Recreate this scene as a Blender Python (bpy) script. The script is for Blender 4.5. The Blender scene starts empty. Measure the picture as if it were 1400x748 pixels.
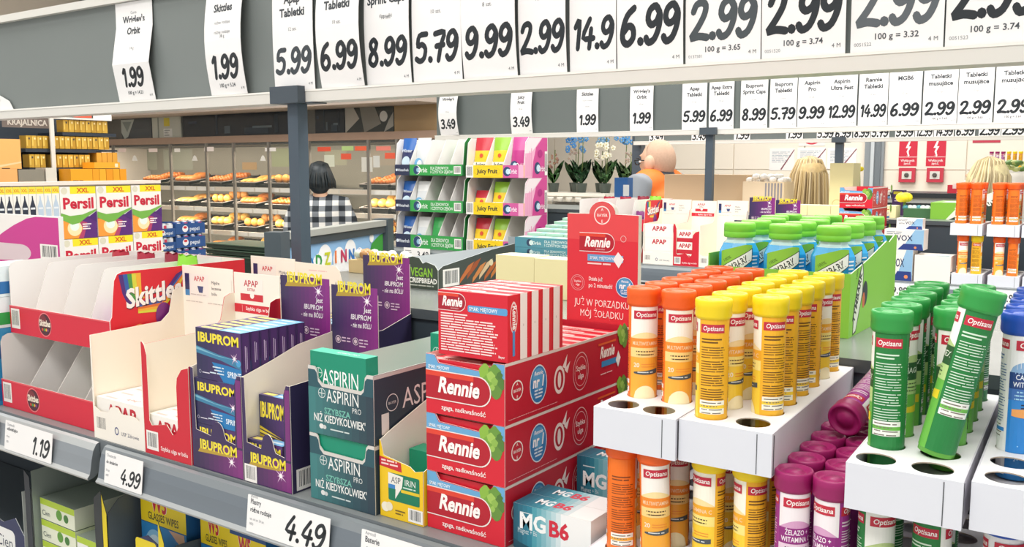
import bpy, math, random
from mathutils import Vector, Matrix
from mathutils.geometry import tessellate_polygon
S = bpy.context.scene
COL = S.collection
rnd = random.Random(7)

# ---------------------------------------------------------------- camera
FPX, PITCH, YAW, EYE = 1270.0, math.atan(148 / 1270.0), math.radians(34.93), 1.5
cam_d = bpy.data.cameras.new('camera'); cam = bpy.data.objects.new('camera', cam_d); COL.objects.link(cam)
cam_d.sensor_width = 36.0; cam_d.lens = 36.0 * FPX / 1400.0; cam_d.clip_start = 0.02
cam.location = (0, 0, EYE); cam.rotation_euler = (math.pi / 2 - PITCH, 0, YAW)
S.camera = cam

# ---------------------------------------------------------------- world, lamps, exposure
w = bpy.data.worlds.new('store_air'); S.world = w; w.use_nodes = True
bg = w.node_tree.nodes['Background']; bg.inputs[0].default_value = (1.0, 0.992, 0.985, 1); bg.inputs[1].default_value = 0.62
def area(name, loc, sx, sy, power, col=(1, 0.98, 0.95), rot=(0, 0, 0)):
    d = bpy.data.lights.new(name, 'AREA'); d.shape = 'RECTANGLE'; d.size = sx; d.size_y = sy; d.energy = power; d.color = col
    o = bpy.data.objects.new(name, d); COL.objects.link(o); o.location = loc; o.rotation_euler = rot
for i, (lx, ly) in enumerate([(-0.4, -0.7), (-0.9, 1.9), (-3.4, 0.6), (-2.2, 4.2), (-5.2, 3.2), (0.9, 2.2), (-1.5, 6.2)]):
    area('ceiling_lamp', (lx, ly, 3.35), 2.2, 0.9, 46)
S.view_settings.view_transform = 'Standard'; S.view_settings.look = 'None'
S.view_settings.exposure = 0.41; S.view_settings.gamma = 1.0; S.view_settings.use_curve_mapping = False
try:
    S.cycles.use_denoising = True; S.cycles.max_bounces = 8; S.cycles.diffuse_bounces = 4
except Exception: pass

# ---------------------------------------------------------------- helpers
fw = Vector((-math.sin(YAW) * math.cos(PITCH), math.cos(YAW) * math.cos(PITCH), -math.sin(PITCH)))
rt = Vector((math.cos(YAW), math.sin(YAW), 0)); upv = rt.cross(fw)
def at(px, py, **k):                      # where the line of sight through a photo point meets a known plane of the store
    d = fw + rt * ((px - 700) / FPX) - upv * ((py - 374) / FPX)
    (a, v), = k.items(); i = 'XYZ'.index(a); c = Vector((0, 0, EYE))
    return c + d * ((v - c[i]) / d[i])
def lin(c):
    return c / 12.92 if c <= 0.04045 else ((c + 0.055) / 1.055) ** 2.4
_mats = {}
def mat(c, rough=0.45, metal=0.0, trans=0.0, noise=0.0, emit=0.0, scale=30, alpha=1.0):
    key = (c, rough, metal, trans, noise, emit, scale, alpha)
    if key in _mats: return _mats[key]
    m = bpy.data.materials.new('paint_' + c.strip('#')); m.use_nodes = True
    nt = m.node_tree; b = nt.nodes['Principled BSDF']; c = '#' + ''.join(q * 2 for q in c.strip('#')) if len(c.strip('#')) == 3 else c
    h = c.strip('#'); rgb = [lin(int(h[i:i + 2], 16) / 255) for i in (0, 2, 4)]
    b.inputs['Base Color'].default_value = (*rgb, 1); b.inputs['Roughness'].default_value = rough
    b.inputs['Metallic'].default_value = metal
    if trans: b.inputs['Transmission Weight'].default_value = trans; b.inputs['IOR'].default_value = 1.2
    if alpha < 1: b.inputs['Alpha'].default_value = alpha
    if noise:
        n = nt.nodes.new('ShaderNodeTexNoise'); n.inputs['Scale'].default_value = scale; n.inputs['Detail'].default_value = 4
        tc = nt.nodes.new('ShaderNodeTexCoord'); nt.links.new(tc.outputs['Object'], n.inputs['Vector'])
        mx = nt.nodes.new('ShaderNodeMixRGB'); mx.inputs[1].default_value = (*[max(0, v * (1 - noise)) for v in rgb], 1)
        mx.inputs[2].default_value = (*[min(1, v * (1 + noise)) for v in rgb], 1)
        nt.links.new(n.outputs['Fac'], mx.inputs[0]); nt.links.new(mx.outputs[0], b.inputs['Base Color'])
    if emit:
        b.inputs['Emission Color'].default_value = (*rgb, 1); b.inputs['Emission Strength'].default_value = emit
    _mats[key] = m
    return m
def asmat(m): return mat(m) if isinstance(m, str) else m

# glyphs of the built-in font, once, as triangles
CH = sorted(set("ABCDEFGHIJKLMNOPQRSTUVWXYZabcdefghijklmnopqrstuvwxyz0123456789.,:;!'+-=%&/()®°ąćęłńóśźżĄĆĘŁŃÓŚŹŻ"))
GL = {}
def load_glyphs():
    obs = []
    def mk(body, off):
        c = bpy.data.curves.new('g', 'FONT'); c.body = body; c.size = 1; c.resolution_u = 2; c.offset = off; c.fill_mode = 'FRONT'
        o = bpy.data.objects.new('g', c); COL.objects.link(o); obs.append(o); return o
    todo = {}
    base = mk('HH', 0)
    for ch in CH:
        adv = mk('H' + ch + 'H', 0)
        todo[ch] = (adv, {st: mk(ch, off) for st, off in (('r', 0.0), ('b', 0.016), ('h', 0.034))})
    bpy.context.view_layer.update(); dg = bpy.context.evaluated_depsgraph_get()
    def wid(o): return o.dimensions.x
    wb = wid(base)
    for ch, (a, ss) in todo.items():
        g = {'adv': max(0.1, wid(a) - wb)}
        for st, o in ss.items():
            me = o.evaluated_get(dg).to_mesh(); me.calc_loop_triangles()
            g[st] = ([(v.co.x, v.co.y) for v in me.vertices], [tuple(t.vertices) for t in me.loop_triangles])
            o.evaluated_get(dg).to_mesh_clear()
        GL[ch] = g
    for o in obs:
        c = o.data; bpy.data.objects.remove(o); bpy.data.curves.remove(c)
load_glyphs()
CAPH = max(y for x, y in GL['H']['r'][0])

def _ell(cx, cy, rx, ry, a0, a1, n=14):
    return [(cx + rx * math.cos(math.radians(a0 + (a1 - a0) * i / n)), cy + ry * math.sin(math.radians(a0 + (a1 - a0) * i / n))) for i in range(n + 1)]
MARK = {   # brush-written price numerals, unit height
 '0': [_ell(.28, .5, .22, .42, 80, 450)], '1': [[(.12, .72), (.3, .92), (.27, .06)]],
 '2': [[(.06, .72), (.14, .88), (.32, .93), (.45, .84), (.42, .62), (.25, .34), (.06, .1), (.06, .07), (.3, .1), (.56, .06)]],
 '3': [[(.08, .85), (.3, .93), (.46, .8), (.38, .6), (.2, .53), (.42, .46), (.48, .25), (.3, .06), (.04, .12)]],
 '4': [[(.34, .93), (.06, .38), (.55, .34)], [(.42, .62), (.37, .05)]],
 '5': [[(.52, .92), (.16, .88), (.1, .55), (.3, .6), (.48, .45), (.42, .16), (.22, .06), (.03, .14)]],
 '6': [[(.44, .93), (.2, .75), (.07, .4), (.1, .14), (.28, .05), (.46, .2), (.44, .42), (.28, .5), (.11, .36)]],
 '7': [[(.06, .9), (.52, .92), (.38, .55), (.26, .05)], [(.14, .5), (.5, .53)]],
 '8': [[(.46, .8), (.3, .94), (.12, .8), (.2, .6), (.42, .42), (.46, .2), (.28, .05), (.08, .18), (.14, .4), (.38, .6), (.46, .8)]],
 '9': [[(.5, .74), (.34, .93), (.14, .84), (.09, .62), (.22, .48), (.4, .56), (.5, .76), (.5, .45), (.36, .14), (.16, .05), (.05, .16)]],
 '.': [[(.1, .1), (.13, .08)]],
}
MADV = {'1': .44, '.': .26}
def smooth_line(p, k=3):
    if len(p) < 3: return p
    out = []
    for i in range(len(p) - 1):
        p0, p1, p2, p3 = p[max(0, i - 1)], p[i], p[i + 1], p[min(len(p) - 1, i + 2)]
        for j in range(k):
            t = j / k
            out.append(tuple(0.5 * (2 * b + (c - a) * t + (2 * a - 5 * b + 4 * c - d) * t * t + (3 * b - a - 3 * c + d) * t ** 3) for a, b, c, d in zip(p0, p1, p2, p3)))
    return out + [p[-1]]
def stroke_tris(line, wd):
    V, T = [], []
    n = len(line)
    for i, (x, y) in enumerate(line):
        a, b = line[max(0, i - 1)], line[min(n - 1, i + 1)]
        dx, dy = b[0] - a[0], b[1] - a[1]; l = math.hypot(dx, dy) or 1
        nx, ny = -dy / l * wd / 2, dx / l * wd / 2
        V += [(x + nx, y + ny), (x - nx, y - ny)]
        if i: k = 2 * i; T += [(k - 2, k - 1, k + 1), (k - 2, k + 1, k)]
    for (x, y) in (line[0], line[-1]):
        c = len(V); V.append((x, y)); m = 8
        for j in range(m): V.append((x + wd / 2 * math.cos(6.2832 * j / m), y + wd / 2 * math.sin(6.2832 * j / m)))
        T += [(c, c + 1 + j, c + 1 + (j + 1) % m) for j in range(m)]
    return V, T

class Fr:                                  # a flat face to print on: origin, right, up
    def __init__(s, o, r, u): s.o = Vector(o); s.r = Vector(r).normalized(); s.u = Vector(u).normalized(); s.n = s.r.cross(s.u)
    def __call__(s, x, y, h=0): return s.o + s.r * x + s.u * y + s.n * h
def front(x, y, z): return Fr((x, y, z), (1, 0, 0), (0, 0, 1))
def right(x, y, z): return Fr((x, y, z), (0, 1, 0), (0, 0, 1))
def top(x, y, z): return Fr((x, y, z), (1, 0, 0), (0, 1, 0))
class Bend(Fr):                            # a sheet whose surface bulges along its normal
    def __init__(s, o, r, u, f): super().__init__(o, r, u); s.f = f
    def __call__(s, x, y, h=0): return s.o + s.r * x + s.u * y + s.n * (h + s.f(x, y))
class Cyl:                                 # the round wall of a tube or bottle
    def __init__(s, c, R, a0=-90): s.c = Vector(c); s.R = R; s.a = math.radians(a0)
    def __call__(s, x, y, h=0):
        t = s.a + x / s.R; r = s.R + h
        return s.c + Vector((r * math.cos(t), r * math.sin(t), y))

SKEW = [0.0, 0.0]                          # a carton pushed slightly out of square
class MB:
    def __init__(s, step=3e-5): s.v = []; s.f = []; s.k = []; s.sm = []; s.ms = []; s.step = step; s.lay = {}; s.sk = (SKEW[0], SKEW[1])
    def _m(s, m):
        m = asmat(m)
        if m not in s.ms: s.ms.append(m)
        return s.ms.index(m)
    def face(s, pts, m, smooth=False):
        b = len(s.v); s.v += [tuple(p) for p in pts]; s.f.append(tuple(range(b, b + len(pts)))); s.k.append(s._m(m)); s.sm.append(smooth); return s
    def mesh(s, V, F, m, smooth=False):
        b = len(s.v); s.v += [tuple(p) for p in V]; k = s._m(m)
        for f in F: s.f.append(tuple(b + i for i in f)); s.k.append(k); s.sm.append(smooth)
        return s
    def box(s, a, b, m, **fm):
        x0, y0, z0 = a; x1, y1, z1 = b
        P = [(x0, y0, z0), (x1, y0, z0), (x1, y1, z0), (x0, y1, z0), (x0, y0, z1), (x1, y0, z1), (x1, y1, z1), (x0, y1, z1)]
        for n, q in (('bottom', (0, 3, 2, 1)), ('top', (4, 5, 6, 7)), ('front', (0, 1, 5, 4)), ('right', (1, 2, 6, 5)), ('back', (2, 3, 7, 6)), ('left', (3, 0, 4, 7))):
            s.face([P[i] for i in q], fm.get(n, m))
        return s
    def prism(s, fr, pts, depth, m, side=None, back=None):     # outline on the face, thickness away from the viewer
        n = len(pts); side = side or m; back = back or side
        F = [fr(x, y, 0) for x, y in pts]; B = [fr(x, y, -depth) for x, y in pts]
        tri = tessellate_polygon([[Vector((x, y, 0)) for x, y in pts]])
        ar = sum(pts[i][0] * pts[(i + 1) % n][1] - pts[(i + 1) % n][0] * pts[i][1] for i in range(n))
        def okt(t):
            (ax, ay), (bx, by), (cx, cy) = (pts[i] for i in t)
            return t if (bx - ax) * (cy - ay) - (by - ay) * (cx - ax) > 0 else t[::-1]
        tri = [okt(tuple(t)) for t in tri]
        s.mesh(F, tri, m); s.mesh(B, [t[::-1] for t in tri], back)
        for i in range(n):
            j = (i + 1) % n; q = [F[j], F[i], B[i], B[j]]
            s.face(q if ar > 0 else q[::-1], side)
        return s
    def lathe(s, c, prof, m, n=20, smooth=True):
        cx, cy, cz = c; b = len(s.v)
        for r, z in prof:
            for i in range(n): s.v.append((cx + r * math.cos(6.283185 * i / n), cy + r * math.sin(6.283185 * i / n), cz + z))
        for j in range(len(prof) - 1):
            mm = m[j] if isinstance(m, list) else m; k = s._m(mm)
            for i in range(n):
                i2 = (i + 1) % n
                s.f.append((b + j * n + i, b + j * n + i2, b + (j + 1) * n + i2, b + (j + 1) * n + i)); s.k.append(k); s.sm.append(smooth)
        if prof[0][0] > 1e-6: s.f.append(tuple(b + i for i in range(n))[::-1]); s.k.append(s._m(m[0] if isinstance(m, list) else m)); s.sm.append(False)
        e = b + (len(prof) - 1) * n
        if prof[-1][0] > 1e-6: s.f.append(tuple(e + i for i in range(n))); s.k.append(s._m(m[-1] if isinstance(m, list) else m)); s.sm.append(False)
        return s
    def tube(s, pts, r, m, n=8):
        pts = [Vector(p) for p in pts]; b = len(s.v)
        rs = r if isinstance(r, list) else [r] * len(pts)
        for i, p in enumerate(pts):
            t = (pts[min(i + 1, len(pts) - 1)] - pts[max(i - 1, 0)]).normalized()
            a = t.cross(Vector((0.31, 0.17, 0.93))).normalized(); c = t.cross(a)
            for j in range(n): s.v.append(tuple(p + (a * math.cos(6.2832 * j / n) + c * math.sin(6.2832 * j / n)) * rs[i]))
        k = s._m(m)
        for i in range(len(pts) - 1):
            for j in range(n):
                j2 = (j + 1) % n; s.f.append((b + i * n + j, b + i * n + j2, b + (i + 1) * n + j2, b + (i + 1) * n + j)); s.k.append(k); s.sm.append(True)
        s.f.append(tuple(b + j for j in range(n))[::-1]); s.k.append(k); s.sm.append(False)
        e = b + (len(pts) - 1) * n; s.f.append(tuple(e + j for j in range(n))); s.k.append(k); s.sm.append(False)
        return s
    def ball(s, c, r, m, nu=12, nv=8, f=None):
        rx, ry, rz = r if isinstance(r, (tuple, list)) else (r, r, r); V = []; F = []
        for j in range(nv + 1):
            a = math.pi * j / nv
            for i in range(nu):
                t = 6.283185 * i / nu; p = Vector((math.sin(a) * math.cos(t), math.sin(a) * math.sin(t), math.cos(a)))
                if f: p = f(p)
                V.append((c[0] + p.x * rx, c[1] + p.y * ry, c[2] + p.z * rz))
        for j in range(nv):
            for i in range(nu):
                i2 = (i + 1) % nu; F.append((j * nu + i, (j + 1) * nu + i, (j + 1) * nu + i2, j * nu + i2))
        return s.mesh(V, F, m, True)
    # ---- printing
    def _h(s, fr):
        q = s.lay.setdefault(id(fr), [0, fr]); q[0] += 1; return 1e-4 + q[0] * s.step
    def rect(s, fr, x, y, w_, h_, m, n=1, hh=None):
        h = hh or s._h(fr)
        for i in range(n):
            a, b = x + w_ * i / n, x + w_ * (i + 1) / n
            s.face([fr(a, y, h), fr(b, y, h), fr(b, y + h_, h), fr(a, y + h_, h)], m)
        return s
    def band(s, fr, x0, x1, lo, hi, m, n=14):
        h = s._h(fr); g = lambda q, x: q(x) if callable(q) else q
        for i in range(n):
            a, b = x0 + (x1 - x0) * i / n, x0 + (x1 - x0) * (i + 1) / n
            if g(hi, a) - g(lo, a) < 1e-7 and g(hi, b) - g(lo, b) < 1e-7: continue
            s.face([fr(a, g(lo, a), h), fr(b, g(lo, b), h), fr(b, max(g(lo, b), g(hi, b)), h), fr(a, max(g(lo, a), g(hi, a)), h)], m)
        return s
    def poly(s, fr, pts, m):
        h = s._h(fr); n = len(pts)
        ar = sum(pts[i][0] * pts[(i + 1) % n][1] - pts[(i + 1) % n][0] * pts[i][1] for i in range(n))
        if ar < 0: pts = pts[::-1]
        tri = tessellate_polygon([[Vector((x, y, 0)) for x, y in pts]])
        def okt(t):
            (ax, ay), (bx, by), (cx, cy) = (pts[i] for i in t)
            return t if (bx - ax) * (cy - ay) - (by - ay) * (cx - ax) > 0 else t[::-1]
        return s.mesh([fr(x, y, h) for x, y in pts], [okt(tuple(t)) for t in tri], m)
    def disc(s, fr, x, y, r, m, ry=None, n=24): ry = ry or r; return s.poly(fr, [(x + r * math.cos(6.2832 * i / n), y + ry * math.sin(6.2832 * i / n)) for i in range(n)], m)
    def ring(s, fr, x, y, r, t, m, ry=None, n=28, a0=0, a1=360):
        ry = ry or r; h = s._h(fr)
        for i in range(n):
            a, b = (math.radians(a0 + (a1 - a0) * k / n) for k in (i, i + 1)); q = 1 - t / r
            P = lambda c, k: fr(x + r * k * math.cos(c), y + ry * k * math.sin(c), h)
            s.face([P(a, q), P(a, 1), P(b, 1), P(b, q)], m)
        return s
    def rrect(s, fr, x, y, w_, h_, r, m, k=5, shear=0):
        return s.poly(fr, rr(x, y, w_, h_, r, k, shear), m)
    def text(s, fr, t, x, y, hgt, m, st='b', al='c', sx=1.0, sh=0.0, maxw=None, rot=0.0, out=None, ow='h'):
        sc = hgt / CAPH; wid = sum(GL[c]['adv'] if c in GL else 0.3 for c in t) * sc * sx
        if maxw and wid > maxw: sx *= maxw / wid; wid = maxw
        if out: s.text(fr, t, x, y, hgt, out, ow, al, sx, sh, None, rot)
        h = s._h(fr); cx = -wid / 2 if al == 'c' else (-wid if al == 'r' else 0.0)
        ca, sa = math.cos(rot), math.sin(rot)
        for c in t:
            if c in GL:
                V, T = GL[c][st]; P = []
                for a, b in V:
                    u, v = cx + a * sc * sx + sh * b * sc, b * sc
                    P.append(fr(x + u * ca - v * sa, y + u * sa + v * ca, h))
                s.mesh(P, T, m); cx += GL[c]['adv'] * sc * sx
            else: cx += 0.3 * sc * sx
        return s
    def price(s, fr, t, x, y, hgt, m='#23292e', maxw=None, sh=0.12, wt=0.155, al='c', sx=1.0):
        wid = sum(MADV.get(c, .62) for c in t) * hgt * sx
        if maxw and wid > maxw: sx *= maxw / wid; wid = maxw
        h = s._h(fr); cx = -wid / 2 if al == 'c' else (-wid if al == 'r' else 0)
        for c in t:
            for ln in MARK.get(c, []):
                V, T = stroke_tris(smooth_line(ln), wt if c != '.' else wt * 1.15)
                s.mesh([fr(x + cx + (a * sx + sh * b) * hgt, y + b * hgt, h) for a, b in V], [tt[::-1] for tt in T[:0]] + T, m)
            cx += MADV.get(c, .62) * hgt * sx
        return s
    def dashes(s, fr, x, y, w_, n, dy, m, t=0.4, seed=1, al='l', ragged=0.35, word=4.0):     # lines of print too small to read
        r = random.Random(seed); h = s._h(fr)
        for i in range(n):
            ln = w_ * (1 - ragged * r.random()); a = x if al == 'l' else (x + (w_ - ln) / 2 if al == 'c' else x + w_ - ln); e = a + ln; yy = y - i * dy
            while a < e:
                b = min(e, a + dy * word * (0.35 + 0.9 * r.random()))
                k = max(1, math.ceil((b - a) / .0028)) if isinstance(fr, Cyl) else 1
                for i2 in range(k):
                    p, q = a + (b - a) * i2 / k, a + (b - a) * (i2 + 1) / k
                    s.face([fr(p, yy, h), fr(q, yy, h), fr(q, yy + dy * t, h), fr(p, yy + dy * t, h)], m)
                a = b + dy * 0.45
        return s
    def barcode(s, fr, x, y, w_, h_, seed=3, bgc='#f4f1ec', fg='#3a3f45'):
        s.rect(fr, x, y, w_, h_, bgc); r = random.Random(seed); a = x + w_ * 0.12; h = s._h(fr)
        while a < x + w_ * 0.88:
            b = w_ * (0.02 + 0.035 * r.random()); s.face([fr(a, y + h_ * .16, h), fr(a + b, y + h_ * .16, h), fr(a + b, y + h_ * .9, h), fr(a, y + h_ * .9, h)], fg); a += b + w_ * (0.022 + 0.03 * r.random())
        return s
    def build(s, name, parent=None, org=None):
        o0 = Vector(org) if org is not None else (ORG[parent.name] if parent is not None else Vector((0, 0, 0)))
        me = bpy.data.meshes.new(name); me.from_pydata([(p[0] - s.sk[0] * (p[1] - s.sk[1]) - o0[0], p[1] - o0[1], p[2] - o0[2]) for p in s.v], [], s.f)
        for m in s.ms: me.materials.append(m)
        me.polygons.foreach_set('material_index', s.k); me.polygons.foreach_set('use_smooth', s.sm); me.update()
        o = bpy.data.objects.new(name, me); COL.objects.link(o)
        if parent is not None: o.parent = parent
        else: o.location = o0
        ORG[o.name] = o0
        return o
ORG = {}
def rr(x, y, w_, h_, r, k=5, shear=0):
    pts = []
    for cx, cy, a in ((x + w_ - r, y + h_ - r, 0), (x + r, y + h_ - r, 90), (x + r, y + r, 180), (x + w_ - r, y + r, 270)):
        for i in range(k + 1): t = math.radians(a + 90 * i / k); pts.append((cx + r * math.cos(t), cy + r * math.sin(t)))
    return [(a + shear * (b - y), b) for a, b in pts]
def tag(o, label, cat, group=None):
    o['label'] = label; o['category'] = cat
    if group: o['group'] = group
    return o
def thing(name, label, cat, loc, group=None):
    o = bpy.data.objects.new(name, None); COL.objects.link(o); o.location = loc; o.empty_display_size = 0.02
    ORG[o.name] = Vector(loc); return tag(o, label, cat, group)
def struct(o): o['kind'] = 'structure'; return o
KIDS = {}
def kids(o):
    return [c for c in o.children]
def dup(o, loc, label=None, group=None, rz=None, rot=None):
    def cp(a, par):
        c = a.copy(); COL.objects.link(c)
        if par is not None: c.parent = par
        for k in kids(a): cp(k, c)
        return c
    c = cp(o, None); c.location = loc
    if rz is not None: c.rotation_euler = (0, 0, rz)
    if rot is not None: c.rotation_euler = rot
    if label: c['label'] = label
    if group: c['group'] = group
    ORG[c.name] = Vector(loc)
    return c
NTH = ['front', 'second', 'third', 'fourth', 'fifth', 'sixth', 'seventh', 'eighth', 'ninth', 'tenth']
def bayer(mb, fr, x, y, r, m='#f3efe8', t=None, cross=True):
    mb.ring(fr, x, y, r, t or r * .14, m)
    if cross:
        a = r * .3
        mb.text(fr, 'BAYER', x, y - a * .5, a, m, 'b', maxw=r * 1.6)
        for dy in (.48, -.8): mb.text(fr, 'A' if dy > 0 else 'E', x, y + r * dy, a, m, 'b')
# ================================================================ THE SETTING
DARK, SLATE, RAIL = '#39444c', '#4a565f', '#dfddd6'
def slab(name, a, b, m): return struct(MB().box(a, b, m).build(name, None, [(p + q) / 2 for p, q in zip(a, b)]))
slab('floor', (-9, -2.5, -0.1), (4, 9, 0), mat('#b9b4aa', .35, noise=.06, scale=6))
YB, YW = 5.45, 7.6                       # bakery wall line, far wall of the hall
slab('wall_back', (-9, YW, 0), (4, YW + .15, 3.7), mat('#f3e9d8', .5))
slab('wall_left', (-9.15, -2.5, 0), (-9, 9, 3.7), mat('#d8d0c4', .7))
slab('ceiling', (-9.15, -2.5, 3.7), (4, 9, 3.8), mat('#f4f1ec', .8))
m = MB()                                  # bulkhead above the bakery: dark section, pale section
xa = at(110, 10, Y=YB - .1).x
m.box((-8.9, YB - .1, 2.13), (xa, YB + .5, 3.69), '#5f6670'); m.box((xa, YB - .1, 2.13), (-4.55, YB + .5, 3.69), '#f1ece4')
struct(m.build('wall_bulkhead', None, (-7, YB, 2.5)))
m = MB()                                  # tiles of the far wall
for i in range(18):
    m.box((-6.6 + i * .6, YW - .012, 0), (-6.009 + i * .6, YW - .001, 1.462), mat('#f4ebdb', .3))
    m.box((-6.6 + i * .6, YW - .012, 1.468), (-6.009 + i * .6, YW - .001, 2.9), mat('#f5ecdd', .3))
struct(m.build('wall_back_tiles', None, (-2, YW, 1)))
x0, x1 = at(1184, 220, Y=YW).x, at(1210, 220, Y=YW).x
m = MB(); m.box((x0, YW - .05, 0), (x1, YW - .013, 2.0), '#8d9499'); m.box((x0 + .05, YW - .07, 0), (x0 + .075, YW - .051, 2.0), '#c9d0d4'); m.box((x0 + .085, YW - .06, 0), (x1 - .02, YW - .051, 2.0), '#747c82')
struct(m.build('trim_1', None, (x0, YW, 1)))

# ================================================================ NEAR SHELF
ZS, YF = 1.114, .736
g = thing('checkout_shelf', 'long grey metal checkout shelf with price rail loaded with tablets and tubes', 'shelf', (-.7, .9, 0))
m = MB(); m.box((-2.6, .7155, ZS - .02), (.35, 1.034, ZS), mat('#84898a', .35, noise=.05), front='#6f767a'); m.build('shelf_board', g)
m = MB(); m.box((-1.33, 1.035, .02), (.35, 1.47, 1.275), '#39434b'); m.box((-2.6, 1.035, .02), (-1.33, 1.05, 1.2), '#39434b'); m.build('back_panel', g)
m = MB(); m.box((-1.33, 1.03, 1.2755), (.35, 1.48, 1.29), mat('#8b908e', .25, .3, noise=.06), front='#4a5257'); m.build('back_ledge', g)
m = MB(); m.box((-2.6, .72, .80), (.35, 1.03, .82), '#59636a'); m.build('lower_shelf', g)
m = MB(); m.box((-2.6, .76, .02), (.35, 1.03, .12), '#2e373e'); m.build('plinth', g)
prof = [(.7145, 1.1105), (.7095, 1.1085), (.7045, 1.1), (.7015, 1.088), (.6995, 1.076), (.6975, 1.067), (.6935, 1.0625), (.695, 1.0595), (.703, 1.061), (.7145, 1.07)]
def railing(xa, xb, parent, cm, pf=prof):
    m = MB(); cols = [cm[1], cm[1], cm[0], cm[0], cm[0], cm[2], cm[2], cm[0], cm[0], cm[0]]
    n = len(pf)
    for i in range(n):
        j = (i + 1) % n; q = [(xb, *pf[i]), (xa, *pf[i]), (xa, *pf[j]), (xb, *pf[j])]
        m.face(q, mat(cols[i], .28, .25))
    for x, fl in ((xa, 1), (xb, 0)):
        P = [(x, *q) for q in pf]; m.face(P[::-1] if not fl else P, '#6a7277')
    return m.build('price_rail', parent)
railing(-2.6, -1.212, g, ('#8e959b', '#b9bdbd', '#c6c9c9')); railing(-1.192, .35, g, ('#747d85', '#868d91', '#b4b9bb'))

# price tags clipped on the rail
RF = lambda x: Fr((x, .7012, 1.0645), (1, 0, 0), (0, .0055, .05))
def rail_tag(x0, x1, label, price, lines, ph=.022, zt=.0445, mw=.5, nm='price_tag'):
    w_ = x1 - x0; fr = RF(x0); f2 = Fr(fr(0, 0, .0068), fr.r, fr.u); m = MB()
    m.prism(f2, rr(0, 0, w_, zt, .001, 2), .0005, '#f4f3f2')
    m.price(f2, price, w_ * .94, zt * .12, ph, al='r', maxw=w_ * mw, sh=.2, wt=.15)
    for (t, y, h, st) in lines: m.text(f2, t, w_ * .04, y, h, '#4b4f55' if st == 'b' else '#8d9095', st, 'l', maxw=w_ * .42, sx=.8)
    return tag(m.build(nm, None, f2(w_ / 2, 0)), label, 'price tag')
rail_tag(-1.4425, -1.308, 'white price tag reading 1.19 on the shelf rail under the red candy display', '1.19', [('Chusteczki', .037, .0042, 'r'), ('odświeżające', .030, .0048, 'b'), ('40 szt.', .019, .003, 'r'), ('0051', .011, .003, 'r')], .028)
rail_tag(-1.172, -1.085, 'white price tag reading 4.99 on the rail under the red dispenser', '4.99', [('Chusteczki', .037, .0042, 'r'), ('do okularów', .028, .0044, 'b'), ('52 szt', .017, .003, 'r'), ('0057', .010, .003, 'r')], .022, mw=.52)
rail_tag(-.8735, -.7345, 'large white price tag reading 4.49 on the rail under the teal cartons', '4.49', [('pharma', .042, .0035, 'r'), ('Plastry', .0345, .0058, 'b'), ('różne rodzaje', .025, .0055, 'b'), ('szt. od szt. 24 szt.', .015, .003, 'r'), ('0055', .009, .003, 'r')], .031, mw=.62)
rail_tag(-.6865, -.545, 'white price tag half out of view under the yellow carton', '5.99', [('Aerocell', .040, .0038, 'r'), ('Baterie', .032, .0062, 'b'), ('alkaliczne', .022, .005, 'b')], .031)
rail_tag(-1.62, -1.466, 'white price tag cut off by the left picture edge', '1.99', [('Guma', .034, .005, 'b')], .028)
# ================================================================ OVERHEAD PRICE PANELS
def board(Y, xl, xr, zb, zt, label, dark='#7b8280', strips=()):
    g = thing('price_board', label, 'price board', ((xl + xr) / 2, Y, zb))
    m = MB(); m.box((xl, Y, zb), (xr, Y + .02, zt), mat(dark, .55, noise=.04, scale=5)); m.build('backing_board', g)
    m = MB(); m.box((xl - .003, Y - .012, zb - .017), (xr + .003, Y + .03, zb), RAIL); m.box((xl - .003, Y - .013, zb), (xr + .003, Y - .010, zb + .003), '#f3f1ea'); m.build('lower_rail', g)
    m = MB(); m.box((xl - .003, Y - .012, zt), (xr + .003, Y + .03, zt + .015), RAIL); m.build('upper_rail', g)
    return g
def post(x, Y, z0, z1, label, w_=.022):
    g = thing('board_post', label, 'post', (x, Y, z0))
    MB().box((x - w_ / 2, Y - .011, z0), (x + w_ / 2, Y + .011, z1 - .0172), mat('#4d5a66', .4, .2)).build('pole', g)
    m = MB(); m.box((x - .034, Y - .03, z1 - .019), (x + .034, Y - .0135, z1 + .009), '#465059'); m.box((x - .034, Y - .0134, z1 - .019), (x + .05, Y + .02, z1 - .0173), '#3c454d'); m.build('bracket', g)
    return g
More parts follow.
